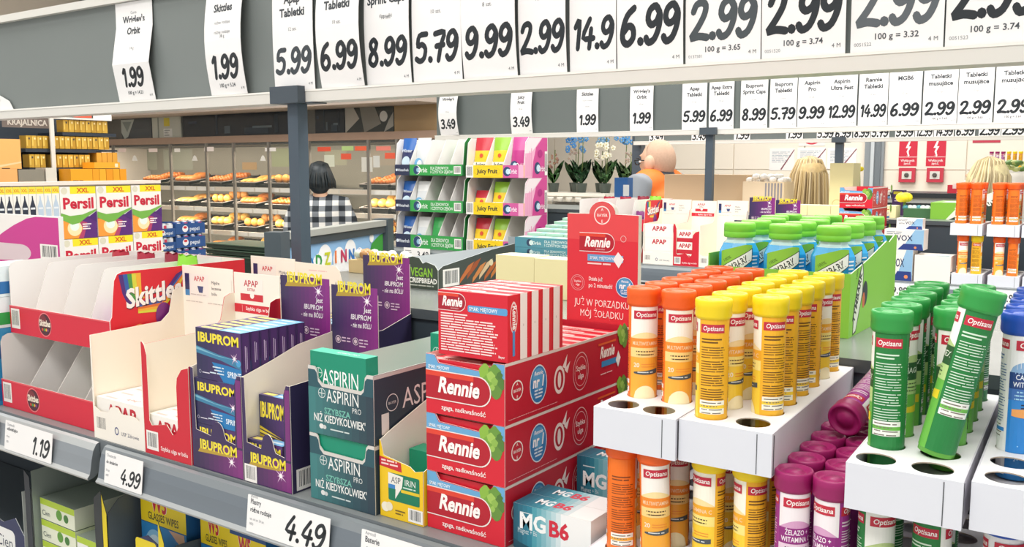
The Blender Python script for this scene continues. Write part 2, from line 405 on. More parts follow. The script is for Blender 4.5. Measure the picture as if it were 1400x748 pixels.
def pcard(Y, x0, x1, z0, z1, names, price, label, curl=.0, kink=None, small=None, code=None, qty=None, pw=.88, ph=.052, pxo=.5, col='#23292e', off=0.004, clip=None, grp=None, extra=(), pb=.030):
    w_, h_ = x1 - x0, z1 - z0
    if kink: f = lambda x, y: kink * max(0, 1 - abs(y / h_ - .38) / .38) if y / h_ < .76 else 0
    else: f = lambda x, y: curl * math.sin(math.pi * min(1, max(0, y / h_))) + curl * .6 * (x / w_ - .5)
    off += curl * .4; o0 = (x0, Y - off, z0); fr = Bend(o0, (1, 0, 0), (0, 0, 1), f); m = MB(4e-5)
    n = 8
    for i in range(n):
        a, b = h_ * i / n, h_ * (i + 1) / n
        m.face([fr(0, a), fr(w_, a), fr(w_, b), fr(0, b)], '#f6f5f4'); m.face([fr(0, b, -.0006), fr(w_, b, -.0006), fr(w_, a, -.0006), fr(0, a, -.0006)], '#e6e4e2')
    s = h_ / .205
    if price: m.price(fr, price, w_ * pxo, pb * s, ph * .9 * s, col, maxw=w_ * pw, wt=.19, sh=.07)
    y = (.180 if names and names[0].startswith('~') else .155) * s
    for i, nm in enumerate(names):
        hh = .0138 * s
        st = 'h'
        if nm.startswith('~'): nm = nm[1:]; hh = .006 * s; st = 'r'
        m.text(fr, nm, w_ / 2, y, hh, '#3a4046' if st != 'r' else '#8a8d90', st, maxw=w_ * .84); y -= (.0235 if hh > .01 * s else .018) * s
    if qty: m.text(fr, qty, w_ / 2, .106 * s, .006 * s, '#77797c', 'r', maxw=w_ * .5)
    if small: m.text(fr, small, w_ / 2, .0145 * s, .0068 * s, '#4b5055', 'b', maxw=w_ * .62)
    if code: m.text(fr, code, w_ * .04, .0075 * s, .004 * s, '#9a9c9e', 'r', 'l', maxw=w_ * .3)
    m.text(fr, '4 M', w_ * .95, .0085 * s, .0048 * s, '#6d7073', 'r', 'r')
    return tag(m.build('price_card', None, (x0 + w_ / 2, Y, z0)), label, 'price card', grp)
PL = 1.1
ZB = at(700, 108, Y=PL).z; ZT = at(0, 33, Y=PL).z
g = board(PL, -2.6, .25, ZB, ZT, 'grey overhead price board in the foreground with large hanging price cards')
post(at(408, 200, Y=PL).x, PL, 1.2902, ZB, 'grey post holding the foreground price board', .0245)
post(.16, PL, 1.2902, ZB, 'grey post carrying the right end of the foreground price board', .0245)
def px1(a, y=60): return at(a, y, Y=PL - .004).x
C1 = [
 (160, 210, ['~Guma', "Wrigley's", 'Orbit'], '1.99', dict(kink=.013, small='100 g = 14.21', qty='14 g', ph=.044), 'creased narrow price card reading 1.99, leftmost whole card on the foreground board'),
 (288, 342, ['Skittles', '~różne rodzaje', '~różne rodzaje'], '1.99', dict(curl=.012, small='100 g = 5.24', qty='38 g', ph=.05), 'narrow bowed price card reading 1.99, right of the creased one'),
 (375, 431, ['Apap', 'Tabletki'], '5.99', dict(curl=.003, qty='12 szt.', ph=.052, col='#3f464b'), 'price card reading 5.99 above the foreground post'),
 (440, 503, ['Apap Extra', 'Tabletki'], '6.99', dict(curl=.012, qty='10 szt.'), 'price card reading 6.99 right of the foreground post'),
 (502, 565, ['Ibuprom', 'Sprint Caps', '~Kapsułki'], '8.99', dict(curl=.006, qty='10 szt.'), 'price card reading 8.99 on the foreground board'),
 (566, 634, ['Ibuprom', 'Tabletki'], '5.79', dict(curl=.004, qty='10 szt.', ph=.054), 'price card with scratched 5.79 on the foreground board'),
 (635, 711, ['Aspirin', 'Pro'], '9.99', dict(curl=.008, qty='8 szt.', ph=.054), 'price card reading 9.99 on the foreground board'),
 (712, 778, ['Aspirin', 'Ultra Fast'], '2.99', dict(curl=.006, qty='12 szt.', pw=.93), 'price card whose visible price ends 2.99 between 9.99 and 14.9'),
 (780, 844, ['Rennie', 'Tabletki'], '14.9', dict(curl=.003, qty='24 szt.', pw=.9, ph=.05), 'price card reading 14.9 partly covered by its neighbour'),
 (845, 936, ['MGB6'], '6.99', dict(curl=.004, qty='50 szt.', ph=.06, pw=.9), 'price card with big 6.99 on the foreground board'),
 (938, 1041, ['Tabletki', 'musujące'], '2.99', dict(curl=.003, small='100 g = 3.65', ph=.058, code='0137581', col='#474f53'), 'large price card 2.99 with unit price 3.65'),
 (1042, 1157, ['Tabletki', 'musujące'], '2.99', dict(curl=.004, small='100 g = 3.74', ph=.058, code='0051520'), 'large price card 2.99 with unit price 3.74 beside the 3.65 card'),
 (1163, 1290, ['Tabletki', 'musujące'], '2.99', dict(curl=.003, small='100 g = 3.32', ph=.058, code='0051522', col='#5b6267'), 'large price card 2.99 with grey numerals and unit price 3.32'),
 (1292, 1428, ['Tabletki', 'musujące'], '2.99', dict(curl=.003, small='100 g = 3.74', ph=.058, code='0051523'), 'large price card 2.99 cut by the right picture edge'),
]
for i, (a, b, nm, pr, kw, lb) in enumerate(C1):
    pcard(PL - .0004 * (i % 2), px1(a), px1(b), ZB + .0035, ZT - .001, nm, pr, lb, grp='cards on the foreground board', **kw)
m = MB(); fr = front(px1(-60), PL - .006, ZB)                 # card corner lying on the rail, far left
m.prism(fr, [(0, 0), (px1(20, 140) - px1(-60), 0), (px1(14, 140) - px1(-60), .022), (px1(2, 140) - px1(-60), .036), (0, .036)], .0006, '#f3f2f0'); m.text(fr, '1.99', px1(-8) - px1(-60), .018, .012, '#3b4045', 'b'); m.dashes(fr, .03, .007, .06, 1, .008, '#8a8d90')
tag(m.build('price_card', None, fr(0, 0)), 'curled corner of a white price card at the left end of the foreground board', 'price card', 'cards on the foreground board')

P2 = 3.45
ZB2 = at(1050, 176, Y=P2).z; ZT2 = ZB2 + .205
board(P2, at(597, 150, Y=P2).x, 1.2, ZB2, ZT2, 'second price board hanging behind the foreground one', '#69716f')
def px2(a): return at(a, 140, Y=P2 - .004).x
post(at(971, 200, Y=P2).x, P2, 1.3132, ZB2, 'dark post holding the second price board', .03)
C2 = [
 (603, 630, ['~Guma', "Wrigley's"], '3.49', .02, 'curved narrow card reading 3.49 at the left end of the second board'),
 (700, 730, ['Juicy', 'Fruit'], '3.49', .012, 'narrow card reading 3.49, second from the left on the second board'),
 (789, 819, ['Skittles', '~różne rodzaje'], '1.99', .004, 'narrow card reading 1.99, third from the left on the second board'),
 (862, 894, ["Wrigley's", 'Orbit'], '1.99', .004, 'narrow card reading 1.99 above the bald man'),
 (933, 967, ['Apap', 'Tabletki'], '5.99', .003, 'card reading 5.99 left of the second post'),
 (970, 1004, ['Apap Extra', 'Tabletki'], '6.99', .003, 'card reading 6.99 right of the second post'),
 (1013, 1050, ['Ibuprom', 'Sprint Caps'], '8.99', .003, 'card reading 8.99 on the second board'),
 (1053, 1090, ['Ibuprom', 'Tabletki'], '5.79', .003, 'card reading 5.79 on the second board'),
 (1091, 1130, ['Aspirin', 'Pro'], '9.99', .003, 'card reading 9.99 on the second board'),
 (1130, 1172, ['Aspirin', 'Ultra Fast'], '12.99', .003, 'card reading 12.99 on the second board'),
 (1174, 1214, ['Rennie', 'Tabletki'], '14.99', .003, 'card reading 14.99 on the second board'),
 (1215, 1260, ['MGB6'], '6.99', .003, 'card reading 6.99 with one-line name, right of 14.99 on the second board'),
 (1262, 1309, ['Tabletki', 'musujące'], '2.99', .003, 'first of three 2.99 cards on the second board'),
 (1310, 1358, ['Tabletki', 'musujące'], '2.99', .003, 'middle of three 2.99 cards on the second board'),
 (1360, 1412, ['Tabletki', 'musujące'], '2.99', .003, '2.99 card of the second board cut by the right edge'),
]
for i, (a, b, nm, pr, cu, lb) in enumerate(C2):
    pcard(P2 - .0004 * (i % 2), px2(a), px2(b), ZB2 + .0035, ZT2 - .001, nm, pr, lb, curl=cu, ph=.05, pw=.9, qty='10 szt.', small='100 g = 3.65' if i > 11 else None, grp='cards on the second board')
P3 = 4.9
ZB3 = at(1200, 189, Y=P3).z; ZT3 = ZB3 + .2
board(P3, at(868, 190, Y=P3).x, 1.6, ZB3, ZT3, 'third price board mostly hidden behind the second', '#69716f')
m = MB(); xx = at(868, 220, Y=P3 + .02).x; m.box((xx - .03, P3 + .04, 0), (xx + .03, P3 + .09, ZT3), '#4a5560'); tag(m.build('board_post', None, (xx, P3, 0)), 'dark post at the left end of the third price board', 'post')
post(at(1148, 200, Y=P3).x, P3, 0, ZB3, 'short dark post hanging under the third price board', .04)
C3 = [(888, 908, '3.49', 'left'), (946, 967, '3.49', 'second'), (1004, 1026, '1.99', 'third'), (1075, 1098, '1.99', 'fourth'), (1117, 1141, '5.99', ''), (1141, 1165, '6.99', ''), (1167, 1190, '8.99', ''), (1191, 1216, '5.79', ''), (1224, 1250, '9.99', ''), (1251, 1276, '12.99', ''), (1277, 1304, '14.99', ''), (1306, 1333, '6.99', 'twelfth'), (1338, 1368, '2.99', 'thirteenth'), (1369, 1402, '2.99', 'last')]
for i, (a, b, pr, od) in enumerate(C3):
    pcard(P3, at(a, 185, Y=P3).x, at(b, 185, Y=P3).x, ZB3 + .0035, ZT3 - .001, ['Tabletki'], pr, ('%s card from the left on the third board, price %s' % (od, pr) if od else 'card reading %s on the third board' % pr), ph=.05, pw=.9, pb=.003, grp='cards on the third board')
# ================================================================ VITAMIN TUBES
TL, TR = .133, .0135
def logo(mb, fr, x, y, w_=.0235, h_=.0078):
    mb.rect(fr, x - w_ / 2, y, w_, h_, '#c4273f', 8); mb.text(fr, 'Optisana', x + .0004, y + h_ * .28, h_ * .52, '#fdf6f2', 'b', maxw=w_ * .86, sh=.15)
def kit(k):
    P = {'orange': dict(cap='#f5631f', body='#f9a437', face='#fbb13c', back='#f4761d', white='#fbf6ee', ink='#8a4416'),
         'yellow': dict(cap='#fbdc1c', body='#fbd23a', face='#fcd53e', back='#f9b928', white='#fdf8e6', ink='#6f4a12'),
         'purple': dict(cap='#9d1c63', body='#d48cc0', face='#cf86bd', back='#a3308f', white='#f7eff2', ink='#f3dcea'),
         'green': dict(cap='#33a04a', body='#6fbf4a', face='#6dbb4b', back='#1f7f3c', white='#f5f6ef', ink='#d8efd9'),
         'blue': dict(cap='#1d4fb4', body='#2f86cf', face='#2b86d2', back='#f4f4f2', white='#f6f6f6', ink='#4f6fa0')}[k]
    m = MB(); m.lathe((0, 0, 0), [(.0115, 0), (TR, .0006), (TR, TL - .012)], P['body'], 22); body = m
    lab = MB(); z0, z1 = .004, TL - .0165
    R = TR + .00025; n = 28
    for i in range(n):                    # sleeve, then print
        a, b = 6.283185 * i / n, 6.283185 * (i + 1) / n
        lab.face([(R * math.cos(a), R * math.sin(a), z0), (R * math.cos(b), R * math.sin(b), z0), (R * math.cos(b), R * math.sin(b), z1), (R * math.cos(a), R * math.sin(a), z1)], P['back'], True)
    fr = Cyl((0, 0, 0), R, -90); W = .0155                     # front field half width
    bk = Cyl((0, 0, 0), R, 30); b2 = Cyl((0, 0, 0), R, 150); q = .0125
    lab.rect(fr, -W, z0, 2 * W, z1 - z0, mat(P['face'], .35), 12)
    def wave(c, a): return lambda x: c + a * math.cos(x / W * 1.5)
    lab.band(fr, -W, W, wave(.0735 + q, .006), z1, P['white'], 12)
    B = lambda y, h, c: lab.rect(fr, -W, y + q, 2 * W, h, c, 12)
    T = lambda t, x, y, h, c, mw: lab.text(fr, t, x, y + q, h, c, 'b', maxw=mw)
    if k in ('orange', 'yellow'):
        lab.band(fr, -W, W, .0735 + q, wave(.0735 + q, .006), '#fbe3a6', 12)
        B(.0645, .009, '#f7902e' if k == 'orange' else '#f6b02c'); T('MULTIWITAMINA' if k == 'orange' else 'WITAMINA C', 0, .067, .0034, '#fbd9b2', .026)
        B(.0555, .009, '#fbd98d' if k == 'orange' else '#fbe788'); lab.dashes(fr, -W * .75, .0605 + q, W * 1.5, 2, .0030, '#57391a', .36, 5, 'c', word=7)
        T('20', -W * .55, .046, .004, '#fff3dc', .01); lab.dashes(fr, -W * .25, .0485 + q, W, 2, .0024, '#f1913a', .3, 8, word=6)
        lab.band(fr, -W * .72, W * .82, lambda x: .0390 + q + .0016 * (x / W) ** 2, lambda x: .0428 + q + .002 * (x / W), '#4a555c', 8); lab.dashes(fr, -W * .5, .0408 + q, W, 1, .003, '#dfe4e4', .3, 9, 'c', .1, word=5)
        lab.band(fr, -W * .75, W * .75, z0, lambda x: .026 + .015 * math.sqrt(max(0, 1 - (x / W / .75) ** 2)), '#fdf0c4', 10)
    elif k == 'purple':
        lab.band(fr, -W, W, .074 + q, wave(.0735 + q, .0075), '#d9a3c9', 12); B(.061, .0135, '#932a80')
        T('ŻELAZO +', 0, .0688, .0042, '#f9eef5', .02); T('WITAMINA C', 0, .0628, .0042, '#f9eef5', .026)
        B(.045, .016, '#e9cfe0'); lab.dashes(fr, -W * .85, .0575 + q, W * 1.7, 5, .0028, '#5b3a57', .34, 6, 'c', word=7)
        lab.band(fr, -W * .6, W * .9, .033 + q, lambda x: .0405 + q + .002 * x / W, '#8c1f7a', 8); T('20', -W * .3, .0348, .0045, '#ffffff', .01); lab.dashes(fr, 0, .0375 + q, W * .8, 2, .0026, '#f3dcea', .4, 4, word=6)
        lab.band(fr, -W * .7, W * .9, .024 + q, lambda x: .032 + q - .004 * (x / W) ** 2, '#b9b3bd', 8)
    elif k == 'green':
        lab.band(fr, -W, W, .073 + q, wave(.0735 + q, .006), '#b9cf8c', 12); B(.0585, .0148, '#2d5b33'); T('MAGNEZ', .002, .0645, .0045, '#e8efe0', .024)
        B(.0465, .012, '#bcd98d'); lab.dashes(fr, -W * .8, .055 + q, W * 1.6, 3, .003, '#40612f', .36, 6, 'c', word=7)
        lab.band(fr, -W * .6, W * .9, .031 + q, lambda x: .0365 + q + .002 * x / W, '#e9d32b', 8)
    else:
        lab.band(fr, -W, W, .0735 + q, lambda x: .0735 + q + .010 * math.sqrt(max(0, 1 - (x / W) ** 2)), '#8fb5dd', 14); B(.0615, .013, '#20427f')
        T('CALCIUM +', 0, .069, .0038, '#eef3fa', .022); T('WITAMINA D', 0, .0632, .0038, '#eef3fa', .025)
        B(.0525, .009, '#3c6fb6'); lab.dashes(fr, -W * .85, .0585 + q, W * 1.7, 3, .0028, '#a9d8ee', .4, 6, 'c', word=7)
        lab.band(fr, -W * .8, W * .8, lambda x: .0385 + q + .002 * (x / W) ** 2, lambda x: .046 + q + .001 * x / W, '#f0a55b', 8); lab.dashes(fr, -W * .4, .0485 + q, W, 2, .0025, '#20304f', .4, 4, word=6)
        r = random.Random(4)
        for i in range(12): lab.disc(fr, (r.random() - .5) * 1.6 * W, .015 + .025 * r.random(), .0004 + .0006 * r.random(), '#9fd0f0', n=6)
    logo(lab, fr, 0, .1045)
    for qq, f2 in enumerate((bk, b2)):    # small print on the two back fields
        ink = P['ink']
        if qq == 0 or k != 'orange': logo(lab, f2, .001 if qq else -.001, .1045, .0215, .0075)
        lab.dashes(f2, -.0108, .0985, .0215, 2, .0027, ink, .46, 11 + qq, ragged=.35, word=8)
        for b in range(4): lab.dashes(f2, -.0108, .0915 - .0122 * b, .0215, 5, .00215, ink, .34, 12 + qq + b, ragged=.14, word=8)
        lab.rect(f2, -.0112, .0335, .0224, .012, P['white'], 8); lab.rect(f2, -.0112, .0385, .0224, .003, P['face'], 8); lab.dashes(f2, -.0095, .043, .019, 4, .003, '#7c7468', .3, 3, word=5)
    cp = MB(); H = TL
    cp.lathe((0, 0, 0), [(TR + .0006, H - .0172), (TR + .0012, H - .0166), (.0156, H - .0150), (.0159, H - .0142), (.0157, H - .0075), (.0160, H - .0068), (.0160, H - .0012), (.0153, H), (.0134, H), (.0124, H - .0026), (.0080, H - .0026), (.0072, H - .0008), (.0, H - .0006)], mat(P['cap'], .36), 28)
    return body, lab, cp
TUBE = {}
CAT = 'vitamin tube'
NAMEK = {'orange': 'orange vitamin tube', 'yellow': 'yellow vitamin tube', 'purple': 'purple vitamin tube', 'green': 'green vitamin tube', 'blue': 'blue-capped vitamin tube'}
def tube(k, x, y, z, yaw, label, group, tilt=None, sc=1.0):
    if k not in TUBE:
        r = thing('vitamin_tube', label, CAT, (0, 0, 0), group); b, l, c = kit(k)
        ch = [b.build('tube_body', r), l.build('paper_sleeve', r), c.build('cap', r)]
        TUBE[k] = r, ch
        o = r
    else:
        r, ch = TUBE[k]; o = r.copy(); COL.objects.link(o)
        for c in ch: q = c.copy(); COL.objects.link(q); q.parent = o
        o['label'] = label; o['group'] = group
    o.location = (x, y, z); o.rotation_euler = (0, 0, math.radians(yaw)) if tilt is None else tilt
    if sc != 1: o.scale = (sc, sc, sc)
    return o
def lean(dx, dy, spin, sg=1):
    d = Vector((dx, dy, sg * math.sqrt(1 - dx * dx - dy * dy))); q = Vector((0, 0, 1)).rotation_difference(d)
    from mathutils import Quaternion
    return (q @ Quaternion((0, 0, 1), math.radians(spin))).to_euler()
def tray(x0, x1, y0, y1, zb, zt, cols, rows, label, hole=.0148, sc=1.0, seam=True, zf=None, skew=.05):
    SKEW[:] = [skew, y0]
    g = thing('cardboard_tray', label, 'display tray', ((x0 + x1) / 2, y0, zb))
    W_, IN = mat('#ececee', .6), '#d9d6d4'
    t = .0012
    m = MB(); m.box((x0, y0, zb), (x1, y0 + t, zt), '#dfe2ea', top=W_); m.build('front_panel', g)
    m = MB(); m.box((x0, y1 - t, zb), (x1, y1, zt), '#dddce0'); m.build('back_panel', g)
    for nm, xx in (('side_panel', x0), ('side_panel', x1 - t)):
        m = MB(); m.box((xx, y0 + t, zb), (xx + t, y1 - t, zt), mat('#d5d3dc', .6))
        if seam and xx > x0: m.box((xx - .0005, y0 + .004, zb + .001), (xx + t + .0004, y0 + .0055, zt - .002), '#4a4c50'); m.box((xx - .012, y0 - .0003, zb + .001), (xx - .0113, y0, zt - .002), '#55585c')
        m.build(nm, g)
    m = MB(); m.box((x0 + t, y0 + t, (zf or zb + .006) - .0008), (x1 - t, y1 - t, zf or zb + .006), IN); m.build('tray_floor', g)
    # top card with punched holes
    m = MB(); xs = [x0 + t] + [(a + b) / 2 for a, b in zip(cols, cols[1:])] + [x1 - t]
    ys = [y0 + t] + [(a + b) / 2 for a, b in zip(rows, rows[1:])] + [y1 - t]; n = 24
    for i, cx in enumerate(cols):
        for j, cy in enumerate(rows):
            ax, bx, ay, by = xs[i], xs[i + 1], ys[j], ys[j + 1]
            C = []; O = []
            for q in range(n):
                a = 6.283185 * q / n; dx, dy = math.cos(a), math.sin(a); C.append((cx + hole * dx, cy + hole * dy))
                k = min(((bx - cx) / dx if dx > 1e-6 else ((ax - cx) / dx if dx < -1e-6 else 9)), ((by - cy) / dy if dy > 1e-6 else ((ay - cy) / dy if dy < -1e-6 else 9)))
                O.append((cx + k * dx, cy + k * dy))
            for q in range(n):
                p = (q + 1) % n; o1, o2 = O[q], O[p]
                cor = []
                if abs(o1[0] - o2[0]) > 1e-7 and abs(o1[1] - o2[1]) > 1e-7:
                    cor = [(o2[0], o1[1])] if (abs(o1[1] - ay) < 1e-7 or abs(o1[1] - by) < 1e-7) else [(o1[0], o2[1])]
                z = zt - .0003
                m.face([(*C[q], z)] + [(*o1, z)] + [(*c, z) for c in cor] + [(*o2, z), (*C[p], z)], W_)
                m.face([(*C[p], z), (*C[p], z - .001), (*C[q], z - .001), (*C[q], z)], '#b9ab98')
    m.build('punched_top', g); SKEW[:] = [0, 0]
    return g
ZT_, ZL, ZU = 1.2815, 1.117, 1.2525
# ---- near trays, upper tier
OC, YC, GC, BC = [-.3935, -.3575], [-.3115, -.2732], [-.1668, -.1262], [-.0775, -.0375]
OR = [.7445 + .0415 * i for i in range(7)]; YR = [.7535 + .0415 * i for i in range(7)]; GR = [.7305 + .0415 * i for i in range(7)]; BR = [.738 + .0415 * i for i in range(7)]
tray(-.4135, -.332, .7225, 1.022, 1.2445, ZT_, OC, OR, zf=1.2515, label='white cardboard tray under the orange tubes, two empty holes in front')
tray(-.3312, -.2485, .7275, 1.028, 1.2445, ZT_, YC, YR, zf=1.2515, label='white cardboard tray under the yellow tubes, one empty hole in front')
tray(-.1845, -.1025, .7085, 1.005, 1.2395, 1.2755, GC, GR, zf=1.2515, label='white cardboard tray under the green tubes')
tray(-.0985, -.0165, .715, 1.012, 1.2395, 1.2755, BC, BR, zf=1.2515, label='white cardboard tray under the blue-capped tubes at the right edge')
rr_ = random.Random(11); TY0 = {'orange': .7225, 'yellow': .7275, 'green': .7085, 'blue': .715, 'purple': .722}
def fill(k, cols, rows, z, skip, where, group, yaw, names=('left', 'right')):
    for i, cx in enumerate(cols):
        for j, cy in enumerate(rows):
            if (i, j) in skip: continue
            if (i, j) in yaw: a = yaw[(i, j)]
            else: a = rr_.choice([0, 20, -30, 60, -120, 120, 200])
            tube(k, cx - .05 * (cy - TY0[k]) + rr_.uniform(-.0003, .0003), cy + rr_.uniform(-.0003, .0003), z, a, '%s, %s from the front in the %s file of %s' % (NAMEK[k], NTH[j], names[i], where), group)
fill('orange', OC, OR, ZU, {(0, 0), (1, 0)}, 'the upper orange tray', 'orange tubes in the upper tray', {(0, 1): 38, (1, 1): 35, (0, 2): -120, (1, 2): 20})
fill('yellow', YC, YR, ZU, {(1, 0)}, 'the upper yellow tray', 'yellow tubes in the upper tray', {(0, 0): -95, (1, 1): -75, (0, 1): 65, (1, 2): -100, (1, 3): -60, (1, 4): -105, (1, 5): 60, (1, 6): -75})
fill('green', GC, GR, ZU, {(0, 0), (1, 0), (1, 1)}, 'the upper green tray', 'green tubes in the upper tray', {(0, 1): -110, (0, 2): 70, (1, 2): 20, (1, 3): 60})
tube('green', -.132, .766, ZU + .0245, 0, 'tilted green vitamin tube leaning out of the front of the green tray', 'green tubes in the upper tray', lean(.2, .07, -95))
fill('blue', BC, BR, ZU, {(0, 0), (0, 1), (1, 0), (1, 1)}, 'the blue tray', 'blue tubes in the upper tray', {(0, 2): 40})
# ---- lower tier (front files only are seen)
def low(k, cols, rows, where, yaw, skip=()):
    fill(k, cols, rows, ZL, set(skip), where, '%s tubes in the lower tier' % k, yaw)
for (a, b, y0, c, r, nm) in ((-.4195, -.332, .7225, OC, OR, 'orange'), (-.3312, -.2508, .7275, YC, YR, 'yellow'), (-.2498, -.1866, .722, [-.236, -.2022], [.745 + .0385 * i for i in range(7)], 'purple'), (-.1862, -.1025, .7225, GC, GR, 'green'), (-.0985, -.0165, .7225, BC, BR, 'blue')):
    rows = [max(v, y0 + .02) if i == 0 else v for i, v in enumerate(r)] if nm not in ('green', 'blue') else [.7425 + .0415 * i for i in range(7)]
    cols = c if nm != 'purple' else [-.2340, -.2018]
    TY0[nm] = y0
    tray(a, b, y0, 1.02 if nm != 'purple' else 1.012, 1.1145, 1.1445, cols, rows, 'lower white tray holding the %s tubes' % nm, hole=.0158 if nm == 'orange' else .0149)
low('orange', OC, OR[:2], 'the lower orange tray', {(0, 0): 150, (0, 1): 40, (1, 1): 30}, [(1, 0)])
tube('orange', OC[1] - .001, .7445, ZL + .001, 0, 'orange vitamin tube tipping forward in the lower tray', 'orange tubes in the lower tier', lean(-.02, -.02, 30))
low('yellow', YC, YR[:2], 'the lower yellow tray', {(0, 0): -20, (1, 0): -60})
low('purple', [-.2340, -.2018], [.745 + .0385 * i for i in range(7)], 'the purple tray', {(0, 0): 35, (1, 0): -25})
low('green', GC, [.7425, .784], 'the lower green tray', {(0, 0): 42, (1, 0): 100})
low('blue', BC, [.7425, .784], 'the lower blue tray', {(0, 0): 30})
tube('purple', -.2105, .985, ZL + TL + .0505, 0, 'purple vitamin tube lying on the other purple caps, its cap towards the camera', 'purple tubes in the lower tier', lean(-.12, -.96, 60, -1))
# ================================================================ BOXES ON THE NEAR SHELF
RED, RED2, CREAM, WHT = '#d81f33', '#c01a30', '#f4e9d6', '#f6f4f1'
NAVY, PLUM, PURP, MAG = '#2f2a4e', '#4a2a5e', '#6a2a70', '#8c2f80'
def hstrips(mb, fr, x, y, w_, h_, cols):           # printed colour run, as on packaging
    n = len(cols); h = mb._h(fr)
    for i, c in enumerate(cols):
        mb.rect(fr, x + w_ * i / n, y, w_ / n + 1e-6, h_, c, hh=h)
def mix(a, b, t):
    A, B = ([int(q.strip('#')[i:i + 2], 16) for i in (0, 2, 4)] for q in (a, b))
    return '#%02x%02x%02x' % tuple(int(p + (q - p) * t) for p, q in zip(A, B))
def run(a, b, n): return [mix(a, b, i / (n - 1)) for i in range(n)]

# ---------------------------------------------------------------- red antacid crates
def rennie_mark(m, fr, x, y, w_, h_, sub=None, blue=True, deep='#b5152a'):
    """rounded tab with the slanted name"""
    r = h_ * .48
    pts = [(x, y), (x + w_ - r, y)] + [(x + w_ - r + r * math.sin(math.radians(a)), y + h_ / 2 - h_ / 2 * math.cos(math.radians(a))) for a in range(15, 180, 15)] + [(x + w_ - r, y + h_), (x, y + h_)]
    m.poly(fr, [(a, b) for a, b in pts], '#f2e7e2')
    m.poly(fr, [(x + (a - x) * .985, y + h_ / 2 + (b - y - h_ / 2) * .93) for a, b in pts], deep)
    m.band(fr, x, x + w_ * .74, y + h_ * .8, y + h_ * .965, '#e2432f', 4)
    m.text(fr, 'Rennie', x + w_ * .5, y + h_ * .28, h_ * .5, '#fffaf5', 'h', sx=.84, sh=.2, maxw=w_ * .72)
    if sub: m.text(fr, sub, x + w_ * .6, y + h_ * .12, h_ * .09, '#f0cfd0', 'r', sh=.2)
def leaf(m, fr, x, y, s):
    for dx, dy, r, c in ((.1, .75, .33, '#8db944'), (.55, .8, .3, '#6b9a3e'), (.3, .35, .36, '#79a83f'), (.75, .4, .32, '#567f38'), (.62, .05, .28, '#668f3c'), (.38, .62, .2, '#a2c75c'), (.55, .45, .16, '#8fb850'), (.8, .72, .14, '#4f7836'), (.45, .2, .12, '#9cc258')):
        pts = [(x + s * (dx + r * (1 + .12 * math.sin(5 * a)) * math.cos(a)), y + s * (dy + r * (1 + .12 * math.cos(4 * a)) * math.sin(a))) for a in [6.2832 * i / 18 for i in range(18)]]
        m.poly(fr, [(min(max(a, x - s * .2), x + s), min(max(b, y - s * .3), y + s * 1.15)) for a, b in pts], c)
def nr1(m, fr, x, y, r, ry=None):
    ry = ry or r; m.disc(fr, x, y, r, '#dfeaf2', ry); m.disc(fr, x, y, r * .93, '#2f7cb8', ry * .93); m.disc(fr, x, y + ry * .28, r * .72, '#5aa3d2', ry * .55)
    m.text(fr, 'Rennie', x, y + ry * .48, ry * .2, '#ffffff', 'b', sh=.2, maxw=r); m.text(fr, 'nr 1', x, y - ry * .12, ry * .52, '#ffffff', 'h', maxw=r * 1.35, sh=.15)
    m.dashes(fr, x - r * .5, y - ry * .34, r, 3, ry * .17, '#dcebf5', .5, 4, 'c', .3)
def quick(m, fr, x, y, r, ry=None):
    ry = ry or r; m.ring(fr, x, y, r, r * .05, '#e8b9bd', ry); m.ring(fr, x, y, r * .78, r * .035, '#e8b9bd', ry * .78)
    m.text(fr, 'Szybka', x, y + ry * .06, ry * .26, '#f6e4e2', 'b', maxw=r * 1.2); m.text(fr, 'ulga', x, y - ry * .36, ry * .26, '#f6e4e2', 'b', maxw=r * .75)
def small_box(nm, a, b, label, cat, group, base, deco, **fm):
    m = MB(); m.box(a, b, base, **fm); deco(m)
    return tag(m.build(nm, None, ((a[0] + b[0]) / 2, a[1], a[2])), label, cat, group)
